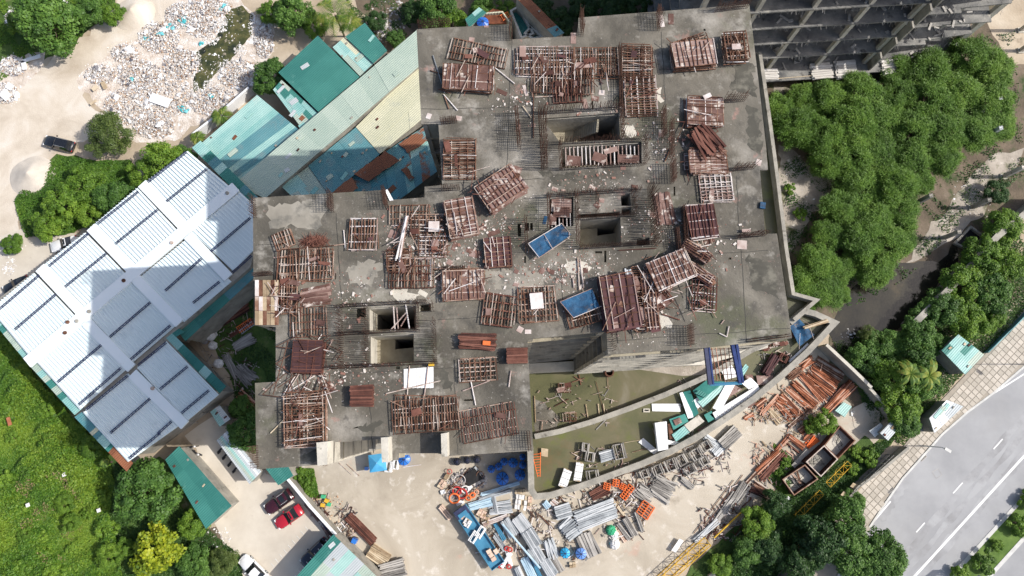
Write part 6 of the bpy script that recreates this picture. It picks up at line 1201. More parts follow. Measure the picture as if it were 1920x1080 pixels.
pole((1335, 1006), (1386, 958), m_yellow, 'bright yellow pole at the edge of the overgrowth', z=0, r=.12, dz=1.0)
for a, b, l in [((1008, 962), (1030, 985), 'long thin orange-brown rod, left'), ((1012, 965), (1040, 992), 'long thin pale rod beside the orange-brown one'), ((1085, 935), (1092, 962), 'thin pole standing over the longest tube stack'), ((1030, 985), (1034, 1010), 'short thin rod left of the fanned tubes'), ((962, 1005), (978, 1060), 'long orange rod left of the diagonal row'), ((1125, 990), (1115, 1002), 'thin bent rod below the longest stacks'), ((1300, 1000), (1375, 900), 'long thin cable rod on the yard, left'), ((1310, 1000), (1392, 890), 'long thin cable rod on the yard, right')]:
    pole(a, b, m_rust if 'orange' in l or 'cable' in l else m_rustw, l, z=0, r=.05, dz=.2, group='rods lying in the yard')
# orange frames
for u, v, w, h, a, l in [(1175, 922, 12, 28, 40, 'large orange frame stack in the middle'), (1209, 955, 24, 26, 35, 'brightest orange frame stack, far right'), (1137, 911, 12, 11, 15, 'small orange frame, leftmost'), (1154, 905, 11, 12, 10, 'small orange frame next to the parapet'), (1167, 912, 10, 10, 25, 'small orange frame joining the large stack')]:
    c = P(u, v, 0); s = mpp(u, v); t = thing('orange_steel_rack', l, 'steel rack', (c.x, c.y, .02), math.radians(-a), 'orange frames outside the podium'); W, D = w * s, h * s
    for r_ in range(2):
        for k in range(3): pc(t, 'rail', m_orangeb, (-W / 2 + W * k / 2, 0, .2 + r_ * .35), (.1, D, .12), random.uniform(-.03, .03))
        for k in range(max(4, int(h / 4))): pc(t, 'rung', m_orangeb, (0, -D / 2 + D * k / (max(4, int(h / 4)) - 1), .28 + r_ * .35), (W, .09, .09), random.uniform(-.03, .03))
slab([(1186, 922), (1192, 914), (1212, 930), (1204, 940)], 'dull grey plate between orange frames and square frames', m_galvd, .2, .1, 0, group=None)
# ------------------------------------------------------------------ orange steel beam yard
GO = 'orange steel beam piles in the wall corner'
O = [((1520, 690), (1570, 722), 14, 7, 3, m_orange, .03, 'topmost orange beam pile of the corner'), ((1512, 700), (1562, 738), 13, 7, 4, m_orange, .04, 'second orange beam pile from the top'), ((1500, 703), (1546, 750), 15, 8, 3, m_orange, .03, 'third orange beam pile, with a wide flat face'), ((1484, 716), (1532, 762), 14, 7, 4, m_orange, .04, 'fourth orange beam pile'), ((1474, 728), (1520, 770), 13, 7, 3, m_orange, .05, 'fifth orange beam pile'),
     ((1462, 740), (1505, 786), 15, 8, 3, m_orange, .04, 'sixth orange beam pile'), ((1450, 752), (1484, 786), 12, 6, 3, m_orange, .06, 'seventh orange beam pile, partly pale wood'), ((1528, 676), (1580, 708), 22, 11, 2, m_rust, .02, 'brown bars in the shade of the corner wall'), ((1545, 772), (1598, 718), 18, 8, 4, m_orange, .03, 'long brown-orange pile lying crosswise on the right'), ((1540, 770), (1582, 720), 5, 2, 3, m_rust2, .01, 'dark channel pair beside the crosswise pile'),
     ((1425, 778), (1458, 740), 7, 3, 3, m_orange, .03, 'pair of bright orange beams pointing up right'), ((1416, 762), (1434, 748), 9, 3, 3, m_orange, .03, 'short orange beams by the parapet'), ((1394, 785), (1412, 776), 9, 3, 2, m_orange, .06, 'small orange scraps at the left end'), ((1440, 765), (1462, 794), 16, 5, 2, m_wood, .06, 'orange and tan plates below the bright pair'), ((1455, 748), (1470, 758), 16, 6, 3, m_orange, .08, 'jumbled short orange pieces near the parapet'),
     ((1500, 690), (1522, 672), 12, 5, 3, m_orange, .1, 'jumbled orange ends at the upper parapet'), ((1478, 710), (1500, 692), 14, 6, 3, m_rust, .1, 'jumbled rusty ends along the parapet'), ((1498, 810), (1530, 785), 14, 6, 3, m_orange, .02, 'reddish box stack below the beam piles'), ((1476, 800), (1528, 760), 8, 4, 3, m_rust, .03, 'long rust pile above the reddish box stack'),
     ((1478, 818), (1506, 840), 12, 6, 4, m_orange, .03, 'tan-orange boards beside the dark opening'), ((1506, 825), (1534, 798), 9, 4, 3, m_orange, .04, 'slanted orange planks right of the reddish boxes'), ((1512, 838), (1530, 822), 14, 5, 2, m_orangeb, .1, 'bright orange broken panel'), ((1474, 830), (1498, 850), 5, 2, 2, m_rust2, .03, 'dark rail pair by the broken panel'),
     ((1440, 862), (1480, 815), 9, 5, 3, m_orange, .03, 'rust beam row on the edge of the yard, upper'), ((1416, 885), (1458, 845), 12, 6, 4, m_orange, .03, 'rust beam row on the edge of the yard, middle'), ((1398, 905), (1440, 862), 7, 3, 3, m_rust, .03, 'dark rust beam row on the edge of the yard, lower'), ((1425, 900), (1470, 850), 12, 5, 3, m_rust2, .03, 'dark pile behind the rust beam row'), ((1440, 925), (1412, 905), 14, 5, 3, m_rust, .1, 'rusty ends at the foot of the beam row')]
for A, B, w, n, la, mt, ms, l in O: bundle(A, B, w, n, la, mt, l, 0, ms, 'beam_pile', 'beam', 'beam pile', group=GO)
form((1444, 934), (1463, 938), 16, 5, 3, 2, 'small purple-red slatted pallet in the overgrowth', m_ply, m_ply, z=0, name='slatted_pallet', cat='pallet')
slab([(1462, 945), (1478, 930), (1486, 940), (1470, 962)], 'pale sheet in the overgrowth below the boxes', m_white, .3, .06, 0, group=None)
slab([(1566, 770), (1582, 754), (1597, 762), (1584, 782)], 'light teal sheet pack beside the sapling', s_lteal, .4, .4, 0, group=None)
slab([(1630, 808), (1651, 793), (1660, 804), (1640, 820)], 'pale blue sheet tilted at the yard corner', s_grey, 1.6, .06, 0, group=None)
slab([(1596, 772), (1598, 771), (1599, 780), (1597, 780)], 'small white strip beside the teal sheet pack', m_white, .2, .05, 0, group=None)
slab([(1484, 872), (1512, 842), (1518, 846), (1490, 878)], 'dark blue-grey sheet behind the open boxes', m_galvd, .6, .06, 0, group=None)
slab([(1382, 1000), (1412, 1002), (1412, 1010), (1386, 1014)], 'square dark hatch frame in the overgrowth', m_dark, .1, .1, 0, group=None)
slab([(1328, 1080), (1340, 1072), (1352, 1082), (1345, 1095)], 'pale concrete block at the bottom edge', m_pale, .1, .6, 0, group=None)
# open boxes
def openbox(px, h, label, floor, fill=0):
    t = thing('open_steel_box', label, 'steel box'); w_ = [P(u, v, h) for u, v in px]; c = sum(w_, Vector()) / 4; w_ = [c + (p - c) * 1.0 for p in w_]
    m = MB(); m.wall([Vector((p.x, p.y, 0)) for p in w_] + [Vector((w_[0].x, w_[0].y, 0))], 0, h, .12); m.build('side_wall', m_rust2, t)
    m = MB(); m.wall(w_ + [w_[0]], h, h + .06, .14); m.build('rim', m_rust, t)
    m = MB(); m.prism([c + (p - c) * .96 for p in w_], 0, .35); m.build('floor', floor, t)
    d = (w_[1] - w_[0]).normalized(); rz = math.atan2(d.y, d.x)
    for k in range(fill): pc(t, 'lining_board', m_galvd if k % 2 else m_rust, (c.x + random.uniform(-.8, .8), c.y + random.uniform(-.6, .6), .45 + .04 * k), (random.uniform(1, 2.4), .28, .06), rz + random.uniform(-.5, .5))
    rn = random.Random(int(px[0][0]))
    m = MB()
    for k in range(3):
        pts = [c + Vector((rn.uniform(-1.3, 1.3), rn.uniform(-1.3, 1.3), .75 - c.z)) for _ in range(4)]
        for a, b in zip(pts, pts[1:]): m.bar(a, b, .03, 4)
    m.build('cable', m_black, t)
openbox([(1575, 799), (1603, 826), (1571, 860), (1546, 835)], 1.5, 'rust-rimmed open box with pale floor, uppermost of three', m_pale)
openbox([(1545, 836), (1570, 861), (1539, 893), (1512, 866)], 1.7, 'rust-rimmed open box with dark floor, middle of three', m_conc)
openbox([(1509, 872), (1533, 898), (1489, 928), (1468, 899)], 1.5, 'open box filled with boards, lowest of three', m_pale, 7)
# crane boom segments
def truss(A, B, w, z, label, n, mat=m_yellow, h=None, r=.06, name='crane_boom_segment', cat='crane boom'):
    a = P(*A, z); b = P(*B, z); s = mpp(*A, z) * w / 2; d = (b - a).normalized(); sd = Vector((-d.y, d.x, 0)); h = h or s * 2; t = thing(name, label, cat, (a.x, a.y, z)); L = (b - a).length
    cs = [sd * s, -sd * s, sd * s + Vector((0, 0, h)), -sd * s + Vector((0, 0, h))]
    for c in cs: m = MB(); m.bar(a + c, b + c, r, 5); m.build('chord', mat, t)
    for k in range(n + 1):
        p = a + d * (L * k / n); q = a + d * (L * min(k + 1, n) / n); m = MB()
        m.bar(p + cs[2], p + cs[3], r * .7, 4); m.bar(p + cs[0], p + cs[2], r * .7, 4); m.bar(p + cs[1], p + cs[3], r * .7, 4)
        if k < n: m.bar(p + cs[2 + k % 2], q + cs[3 - k % 2], r * .7, 4); m.bar(p + cs[k % 2 * 2], q + cs[2 - k % 2 * 2], r * .6, 4); m.bar(p + cs[1 + k % 2 * 2], q + cs[3 - k % 2 * 2], r * .6, 4)
        m.build('lacing', mat, t)
truss((1322, 1012), (1225, 1100), 18, .1, 'yellow lattice crane boom segment at the bottom', 9)
truss((1588, 868), (1548, 908), 11, .1, 'thin yellow lattice boom beside the open boxes', 5, r=.04)
truss((1536, 922), (1490, 968), 11, .1, 'thin yellow lattice boom in the overgrowth below the boxes', 5, r=.035)
slab([(1259, 1032), (1274, 1010), (1282, 1014), (1267, 1036)], 'pale sheet on the tubes above the yellow boom', m_white, .6, .08, 0, group=None)
# ------------------------------------------------------------------ water tanks and drums
def tank(u, v, rpx, h, mat, label, z=0.0, cat='water tank', name='round_plastic_tank', group='blue round tanks'):
    c = P(u, v, z + h); r = rpx * mpp(u, v, z + h); t = thing(name, label, cat, (c.x, c.y, z + .01), random.uniform(0, 1), group); m = LMB(); m.bar((0, 0, 0), (0, 0, h * .8), r * .97, 24, r); m.build('shell', mat, t)
    m = LMB(); m.bar((0, 0, h * .8), (0, 0, h), r, 24, r * .35); m.build('domed_top', mat, t)
    m = LMB(); m.bar((0, 0, h), (0, 0, h + .08), r * .2, 14); m.build('lid', m_navy, t)
    for k in range(8):
        a = 6.283 * k / 8; m = LMB(); m.bar((r * .98 * math.cos(a), r * .98 * math.sin(a), h * .8 + .02), (r * .28 * math.cos(a), r * .28 * math.sin(a), h + .03), .035, 4); m.build('rib', m_navy, t)
for u, v, r, mt, l in [(921, 880, 7, m_tank, 'small blue tank in the shade, leftmost'), (935, 875, 7, m_tank, 'small blue tank in the shade, second from the left'), (945, 866, 7, m_tank, 'small blue tank in the shade, third from the left'), (962, 868, 9, m_tank, 'medium blue tank in the shade near the slab edge'), (980, 872, 7, m_tank, 'small blue tank against the podium, middle'), (980, 857, 6, m_tank, 'smallest blue tank against the podium, upper'),
                       (942, 898, 12, m_tank, 'biggest bright blue tank, half in the sun'), (975, 891, 10, m_tank, 'large blue tank against the podium, lower'), (1060, 1038, 9, m_tank3, 'bright cyan tank standing in the sun'), (1090, 1039, 10, m_tank2, 'pale blue tank right of the cyan one'), (757, 862, 11, m_tank, 'blue round tank under the slab beside the blue parasol')]: tank(u, v, r, 1.3, mt, l)
for u, v, l in [(857, 866, 'black drum in the shade, left'), (876, 863, 'black drum in the shade, right'), (894, 862, 'dark drum in the shade, third')]: tank(u, v, 7, 1.0, m_black, l, group='black drums under the slab edge', cat='drum', name='black_drum')
tank(905, 40, 11, 1.4, m_tank, 'blue ribbed drum beside the orange tarpaulin at the top edge', z=5)
# bags
def bag(u, v, rpx, mt, label, group='sacks beside the tube stacks'):
    c = P(u, v, 0); r = rpx * mpp(u, v); rn = random.Random(int(u + v)); m = LMB(); n = 14; K = 7; vs = []; fs = []
    for i in range(K + 1):
        ph = math.pi / 2 * i / K
        for k in range(n): a = 6.283 * k / n; q = r * math.cos(ph) ** .6 * (1 + rn.uniform(-.14, .14)); vs.append((q * math.cos(a), q * math.sin(a), r * 1.1 * math.sin(ph) * rn.uniform(.88, 1.1)))
    fs = [(i * n + k, i * n + (k + 1) % n, (i + 1) * n + (k + 1) % n, (i + 1) * n + k) for i in range(K) for k in range(n)]
    m.add(vs, fs); o = m.build('sack', mt, label=label, cat='sack', group=group); o.location = c
bag(1145, 994, 10, m_green, 'green and white bulk sack, upper'); bag(1151, 1001, 8, m_tr, 'white bulk sack leaning on the green one'); bag(1152, 1019, 10, m_tr, 'white bulk sack with turquoise stain, lower'); bag(1147, 1018, 5, m_tt, 'small turquoise sack on the lower white one')
bag(396, 628, 12, m_tr, 'crumpled white sacks in the narrow yard, upper', 'sacks in the narrow yard'); bag(400, 648, 8, m_tr, 'clean white sack in the narrow yard', 'sacks in the narrow yard'); bag(411, 682, 9, m_tr, 'small white sack pile on the narrow yard fence', 'sacks in the narrow yard'); bag(385, 640, 6, m_tg, 'grey sack beside the clean white one', 'sacks in the narrow yard')
# pallets of pinkish boxes, white wrapped pallets
def boxes(u, v, w, h, a, n, m_, mat, label, z=0, group='box pallets in the yard', ht=.35, name='box_pallet'):
    c = P(u, v, z); s = mpp(u, v, z); W, D = w * s, h * s; t = thing(name, label, 'pallet', (c.x, c.y, z + .01), math.radians(-a), group); pc(t, 'pallet_base', m_wood, (0, 0, .07), (W, D, .12))
    for i in range(n):
        for j in range(m_):
            if random.random() < .1: continue
            hh = ht * random.uniform(.6, 1.4); pc(t, 'box', mat if random.random() > .15 else m_wood, (-W / 2 + W * (i + .5) / n, -D / 2 + D * (j + .5) / m_, .13 + hh / 2), (W / n * .9, D / m_ * .9, hh), random.uniform(-.12, .12))
for a in [(903, 962, 16, 14, 30, 4, 3, m_pink, 'pinkish boxes between blue truck and tubes, upper'), (912, 974, 12, 10, 20, 3, 2, m_pink, 'pinkish boxes between blue truck and tubes, lower'), (977, 941, 22, 28, 8, 4, 3, m_tr, 'white bagged pallet beside the podium corner'), (993, 942, 8, 24, 5, 2, 4, m_pink, 'narrow pink pallet against the podium corner'), (975, 921, 20, 8, -8, 4, 1, m_wood, 'brown pallet above the white bagged one'),
          (829, 908, 12, 16, 35, 2, 3, m_pink, 'tan crate at the left end of the scrap heap'), (1073, 1058, 12, 10, -5, 2, 2, m_wood, 'small beige pallet below the blue tanks'), (838, 893, 8, 11, 40, 1, 1, m_lblue, 'light blue box at the scrap heap corner'), (831, 922, 10, 8, -20, 1, 1, m_white, 'white box left of the red cables'), (879, 915, 16, 8, -40, 1, 1, m_white, 'pale white and blue machine cover in the scrap heap'), (892, 880, 9, 10, 35, 1, 1, m_galv, 'grey square box in the scrap heap'), (863, 942, 17, 8, -28, 1, 1, m_white, 'white lid over the truck cab')]:
    boxes(*a)
for u, v, a, l in [(608, 930, 0, 'green crate nearest to the wall top'), (614, 938, 20, 'green-yellow crate below it'), (607, 946, 10, 'dark green crate below the green-yellow one'), (618, 945, 15, 'small pale green crate')]: boxes(u, v, 8, 7, a, 1, 1, m_green if 'yellow' not in l else m_yellow, l, group='green crates by the parking wall', ht=.6)
boxes(597, 935, 14, 14, 25, 1, 1, m_white, 'white sheet covered box by the parking wall'); boxes(667, 1012, 10, 9, 30, 1, 1, m_tank, 'dark blue bin by the brown beams', ht=.8)
# cables and hoses of the scrap heap
def torus(u, v, R_, r_, mat, label, z=.3, name='cable_coil', cat='cable coil', group='cable coils in the scrap heap', tilt=.3):
    c = P(u, v, z); m = LMB(); n = 18; q = 6; vs = [((R_ + r_ * math.cos(6.283 * j / q)) * math.cos(6.283 * i / n), (R_ + r_ * math.cos(6.283 * j / q)) * math.sin(6.283 * i / n), r_ * math.sin(6.283 * j / q)) for i in range(n) for j in range(q)]
    m.add(vs, [(i * q + j, ((i + 1) % n) * q + j, ((i + 1) % n) * q + (j + 1) % q, i * q + (j + 1) % q) for i in range(n) for j in range(q)]); o = m.build(name, mat, smooth=True, label=label, cat=cat, group=group); o.location = c + Vector((0, 0, r_ + abs(math.sin(tilt)) * R_)); o.rotation_euler = (tilt, random.uniform(-.2, .2), 0)
for i, (u, v, R_, mt, l) in enumerate([(852, 934, .7, m_orangeb, 'fat bright orange-red cable coil'), (857, 920, .6, m_red, 'red cable coil above the bright orange one'), (866, 925, .7, m_red, 'loose red coil right of it'), (872, 917, .5, m_tr, 'white coil among the red ones'), (878, 933, .35, m_orangeb, 'small orange coil, first to the right'), (886, 928, .35, m_orangeb, 'small orange coil, second'), (893, 922, .3, m_orange, 'small orange coil, last'), (858, 905, .6, m_rustw, 'thin pale cable loop'), (862, 900, .8, m_rustw, 'wide thin cable loop'), (843, 884, .35, m_red, 'small red coil at the top left of the heap'), (900, 890, .5, m_rust, 'brown coil in the shade'), (850, 927, .9, m_rustw, 'wide pale loop around the bright coil')]): torus(u, v, R_, .12 if i < 7 else .05, mt, l)
heap('scrap_heap', [(865, 905, 28, 22), (880, 895, 20, 20), (855, 925, 15, 12), (900, 900, 14, 14)], 500, m_tg, .08, .3, 'dark scrap and hoses at the shaded corner of the yard', 12, .4)
heap('scrap_heap', [(865, 925, 18, 12), (850, 915, 12, 10), (625, 955, 20, 30), (660, 990, 20, 20)], 200, m_tb, .06, .2, 'brown scrap bits around the cables', 13, .3)
for a, b, l in [((840, 920), (880, 877), 'long brown rail across the scrap heap, upper'), ((868, 938), (908, 903), 'long grey rail across the scrap heap, lower'), ((846, 912), (870, 890), 'second brown rail beside the upper one'), ((888, 880), (905, 898), 'short dark rail in the scrap heap')]: pole(a, b, m_rust, l, z=0, r=.07, dz=.5, group='rails over the scrap heap')
slab([(868, 893), (890, 878), (905, 898), (880, 912)], 'black tarpaulin in the middle of the scrap heap', m_black, .5, .08, 0, name='black_tarpaulin', cat='tarpaulin', group=None)
def scatter(name, zones, n, mats, label, seed, z=0.0, lmax=2.0):
    rr = random.Random(seed)
    for mi, mt in enumerate(mats):
        m = MB()
        for _ in range(n // len(mats)):
            u, v, ru, rv_ = rr.choice(zones); p = P(u + rr.uniform(-ru, ru), v + rr.uniform(-rv_, rv_), z); L_ = rr.uniform(.15, lmax) * rr.random() + .1; w_ = rr.uniform(.04, .14); m.box((p.x, p.y, z + rr.uniform(.03, .35)), (L_, w_, w_), rr.uniform(0, 3.14))
        m.build(name, mt, label=label + (', rusty', ', pale', ', grey', ', orange')[mi], cat='scrap', kind='stuff')
scatter('yard_scrap', [(960, 975, 60, 30), (1030, 1000, 60, 50), (1110, 950, 80, 30), (1150, 930, 60, 30), (1200, 900, 60, 30), (930, 1010, 40, 30), (1170, 970, 40, 40)], 900, [m_rust, m_rustw, m_galvd], 'short bars and offcuts lying between the tube stacks', 31)
scatter('yard_scrap', [(1480, 740, 60, 50), (1510, 790, 40, 40), (1440, 770, 40, 20), (1450, 870, 40, 40)], 700, [m_rust, m_wood, m_galvd, m_orange], 'offcuts lying among the orange beam piles', 32)
scatter('yard_scrap', [(1260, 890, 60, 20), (1320, 860, 50, 25), (1380, 950, 30, 40), (1350, 980, 40, 30)], 500, [m_rust2, m_rustw, m_galvd], 'offcuts below the podium parapet', 33)
scatter('yard_scrap', [(430, 640, 40, 50), (455, 720, 25, 40), (650, 980, 20, 30), (600, 950, 16, 20)], 350, [m_rust2, m_rustw, m_galvd], 'offcuts in the narrow yard and along the parking wall', 34)
scatter('deck_scrap', [(1330, 740, 60, 30), (1260, 810, 40, 20), (1130, 860, 50, 20), (1080, 760, 70, 40), (1450, 680, 30, 30)], 260, [m_rust, m_rustw, m_galvd], 'scraps on the wet podium deck', 35, POD)
# parasol and white furniture
def parasol():
    c = P(707, 868, 2.6); t = thing('market_parasol', 'square blue parasol in front of the slab edge', 'parasol', (c.x, c.y, 0), math.radians(8)); s = 16 * mpp(707, 868, 2.6)
    v = [(-s, -s, 2.3), (s, -s, 2.3), (s, s, 2.3), (-s, s, 2.3), (0, 0, 2.9)]; m = LMB(); m.add(v + [(x * .98, y * .98, z - .03) for x, y, z in v], [(0, 1, 4), (1, 2, 4), (2, 3, 4), (3, 0, 4), (6, 5, 9), (7, 6, 9), (8, 7, 9), (5, 8, 9)]); m.build('canopy', M('parasol_blue', [(0.3, (0.05, 0.30, 0.55)), (0.7, (0.10, 0.40, 0.66))], .6), t)
    m = LMB(); m.bar((0, 0, 0), (0, 0, 2.9), .04, 8); m.build('pole', m_galv, t)
    for x, y, z in v[:4]: m = LMB(); m.bar((0, 0, 2.86), (x, y, z - .05), .02, 4); m.build('rib', m_galv, t)
parasol()
crate(731, 874, 11, 18, 5, 0, 'white shelf frame right of the blue parasol', m_white, 1.2, 'white frames beside the parasol', 'white_shelf_frame', 'shelf frame')
crate(744, 870, 9, 16, 5, 0, 'second white frame nearer the blue tank', m_white, 1.0, 'white frames beside the parasol', 'white_shelf_frame', 'shelf frame')
boxes(689, 878, 7, 7, 0, 1, 1, m_tank2, 'small pale blue box left of the parasol', ht=.6)
# brown beams, timber stacks
bundle((652, 966), (703, 1017), 19, 6, 2, m_rust2, 'long brown beams in a tidy row beside the wall', 0, .006, 'beam_row', 'beam', 'beam row', .3)
bundle((694, 1030), (728, 1052), 28, 9, 4, m_wood, 'tan timber boards stacked below the brown beams', 0, .02, 'timber_stack', 'board', 'timber stack', .2)
bundle((716, 1072), (760, 1060), 32, 9, 5, m_galvd, 'grey boards stacked at the bottom edge', 0, .02, 'timber_stack', 'board', 'timber stack', .22)
bundle((574, 938), (628, 1004), 16, 9, 3, m_ply, 'tangled purple-grey poles along the parking wall', 0, .05, 'pole_heap', 'pole', 'pole heap', .12)
bundle((600, 965), (618, 990), 12, 5, 3, m_navy, 'dark blue poles in the tangled heap', 0, .05, 'pole_heap', 'pole', 'pole heap', .12)
for i in range(13):
    u = 553 + i * 7.2 ; v = 1078 - i * 8.2
    pole((u, v), (u + 8, v + 10), m_white, 'short white canopy bar above the dark parked car', z=2.6, r=.05, dz=0, group='white canopy bars over the dark car', name='canopy_bar', cat='canopy bar')
for i in range(9):
    u = 508 + i * 8 * 1.0; v = 1066 - i * 8.6
    pole((u, v - 10), (u + 6, v - 3), m_curb, 'short pale parking bay rail in front of the canopy shadow', z=0, r=.045, dz=.04, group='pale parking bay rails', name='parking_rail', cat='parking rail')
for a, b, l in [((650, 870), (674, 892), 'long wire frame rod on the yard, upper'), ((636, 868), (660, 890), 'long wire frame rod on the yard, lower'), ((755, 876), (790, 871), 'white rail lying below the blue tank')]: pole(a, b, m_rustw if 'white' in l else m_rust, l, z=0, group='rods near the parasol')
# ------------------------------------------------------------------ vehicles
PM = {}
def paint(name, c):
    if name not in PM:
        m, nt, bs = new_mat('car_paint_' + name); bs.inputs['Base Color'].default_value = (*c, 1); bs.inputs['Roughness'].default_value = .25; bs.inputs['Coat Weight'].default_value = .6; bs.inputs['Coat Roughness'].default_value = .05; PM[name] = m
    return PM[name]
m_glass = M('tinted_car_glass', [(0.3, (0.012, 0.015, 0.018)), (0.7, (0.02, 0.024, 0.03))], 1, rough=.08, spec=.6)
def car(A, B, col, label, suv=False, sunroof=False, wpx=None):
    # A = rear end, B = front end
    c, L, rz, s = axis(A, B, .8); L = max(L, 4.1); W = 1.85 if suv else 1.78; Hh = 1.72 if suv else 1.46; t = thing('parked_car', label, 'car', (c.x, c.y, 0), rz, 'parked cars')
    mat = paint(*col); hl = L / 2
    st = [(-hl, .70, .45, .62), (-hl + .12, .88, .32, .86), (-hl + .55, .96, .28, .96), (-.9, 1, .26, .98), (.3, 1, .26, .96), (hl - 1.2, .98, .26, .92), (hl - .45, .93, .28, .80), (hl - .12, .80, .32, .68), (hl, .60, .42, .58)]
    K = []; prof = [(-1, .0), (-1.0, .55), (-.95, .85), (-.8, 1.0), (0, 1.04), (.8, 1.0), (.95, .85), (1, .55), (1, .0)]
    m = LMB(); vs = []; fs = []; n = len(prof)
    for x, w, z0, z1 in st:
        if suv: z1 += .12
        for y, q in prof: vs.append((x, y * W / 2 * w, z0 + (z1 - z0) * q))
    for i in range(len(st) - 1):
        for j in range(n - 1): fs.append((i * n + j, i * n + j + 1, (i + 1) * n + j + 1, (i + 1) * n + j))
    fs += [tuple(range(n)), tuple((len(st) - 1) * n + j for j in range(n - 1, -1, -1))]
    m.add(vs, fs); m.build('body', mat, t, smooth=True)
    zb = 1.06 if suv else .94; r0, r1 = (-hl + .35, hl - 1.75) if suv else (-hl + .75, hl - 1.65)
    q0, q1 = (r0 + .25, r1 - .6) if suv else (r0 + .65, r1 - .7); yb, yt = W / 2 * .90, W / 2 * .70
    def quad(nm, p, mt, th=.0): m = LMB(); m.add(p, [(0, 1, 2, 3)]); m.build(nm, mt, t)
    m = LMB(); rf = [(q0, -yt, Hh - .05), (q1, -yt, Hh - .06), (q1 + .04, 0, Hh - .01), (q1, yt, Hh - .06), (q0, yt, Hh - .05), (q0 - .04, 0, Hh)]; m.add(rf, [(0, 1, 2, 3, 4, 5)]); m.build('roof', mat, t)
    quad('windscreen', [(q1, -yt, Hh - .06), (r1, -yb, zb), (r1, yb, zb), (q1, yt, Hh - .06)], m_glass)
    quad('rear_window', [(q0, yt, Hh - .05), (r0, yb, zb), (r0, -yb, zb), (q0, -yt, Hh - .05)], m_glass)
    for sg in (1, -1):
        p = [(q0, sg * yt, Hh - .05), (q1, sg * yt, Hh - .06), (r1, sg * yb, zb), (r0, sg * yb, zb)]; quad('side_window', p if sg < 0 else p[::-1], m_glass)
        m = LMB(); m.box((r1 - .25, sg * (W / 2 + .09), zb + .02), (.16, .2, .14)); m.build('wing_mirror', mat, t)
        m = LMB(); m.box((hl - .28, sg * W * .34, .70 if not suv else .80), (.3, .3, .06), 0, 0); m.build('headlight', m_white, t)
        m = LMB(); m.box((-hl + .1, sg * W * .36, .80), (.12, .3, .12)); m.build('tail_light', m_red, t)
        for x in (-hl * .6, hl * .6):
            m = LMB(); m.bar((x, sg * (W / 2 - .2), .32), (x, sg * (W / 2 - .01), .32), .32, 14); wh = m.build('wheel', m_black, t); m = LMB(); m.bar((x, sg * (W / 2 - .03), .32), (x, sg * (W / 2 + .0), .32), .2, 10); m.build('rim', m_galv, wh)
    if sunroof: quad('sunroof', [(q0 + .35, -yt * .7, Hh + .005), (q1 - .25, -yt * .7, Hh + .005), (q1 - .25, yt * .7, Hh + .005), (q0 + .35, yt * .7, Hh + .005)], m_glass)
    if suv:
        for sg in (1, -1): m = LMB(); m.bar((q0 + .1, sg * yt * .95, Hh + .04), (q1 - .1, sg * yt * .95, Hh + .03), .025, 6); m.build('roof_rail', m_galv, t)
car((138, 276), (82, 262), ('black', (.012, .013, .016)), 'black off-road car parked next to the lone olive tree', suv=True)
car((143, 450), (95, 464), ('white', (.78, .79, .80)), 'white car with sunroof half under the hall eave', sunroof=True)
car((52, 524), (6, 546), ('black', (.012, .013, .016)), 'black car at the left edge below the hall eave')
car((546, 924), (498, 958), ('maroon', (.045, .008, .014)), 'dark maroon car with glass roof in the parking yard', suv=True, sunroof=True)
car((565, 953), (517, 986), ('red', (.42, .015, .03)), 'bright red car beside the maroon one', sunroof=True)
car((614, 1014), (567, 1060), ('navy', (.010, .014, .035)), 'dark navy car under the white canopy bars', suv=True)
car((498, 1092), (452, 1046), ('white', (.78, .79, .80)), 'white car cut by the bottom edge')
car((118, -6), (88, -8), ('white', (.78, .79, .80)), 'white car cut by the top edge behind the dark tree')
def motorbike(u, v, a, label):
    c = P(u, v, 0); t = thing('motorbike', label, 'motorbike', (c.x, c.y, 0), math.radians(a), 'motorbikes beside the sheds')
    for x in (-.6, .6):
        m = LMB(); n = 14; q = 5; vs = [(x + (.25 + .06 * math.cos(6.283 * j / q)) * math.cos(6.283 * i / n), .06 * math.sin(6.283 * j / q), .3 + (.25 + .06 * math.cos(6.283 * j / q)) * math.sin(6.283 * i / n)) for i in range(n) for j in range(q)]
        m.add(vs, [(i * q + j, ((i + 1) % n) * q + j, ((i + 1) % n) * q + (j + 1) % q, i * q + (j + 1) % q) for i in range(n) for j in range(q)]); m.build('wheel', m_black, t)
    m = LMB(); m.bar((-.6, 0, .3), (-.1, 0, .75), .06, 6); m.bar((.6, 0, .3), (.4, 0, .95), .04, 6); m.bar((-.1, 0, .6), (.42, 0, .8), .09, 6, .07); m.build('frame', m_navy, t)
    m = LMB(); m.box((-.25, 0, .8), (.75, .26, .12)); m.build('seat', m_black, t); m = LMB(); m.bar((.38, -.36, 1.0), (.38, .36, 1.0), .025, 6); m.build('handlebar', m_galvd, t); m = LMB(); m.box((.55, 0, .85), (.18, .2, .18), .0, 0); m.build('headlight', m_white, t)
for u, v, a, l in [(363, 838, 10, 'motorbike parked nearest the hall corner'), (371, 848, -30, 'second motorbike by the dark teal shed'), (360, 851, -20, 'third motorbike by the dark teal shed'), (418, 842, 50, 'motorbike parked along the patched canopy, first'), (427, 853, 50, 'motorbike parked along the patched canopy, second'), (437, 866, 50, 'motorbike parked along the patched canopy, third'), (446, 878, 50, 'motorbike parked along the patched canopy, fourth')]: motorbike(u, v, a, l)
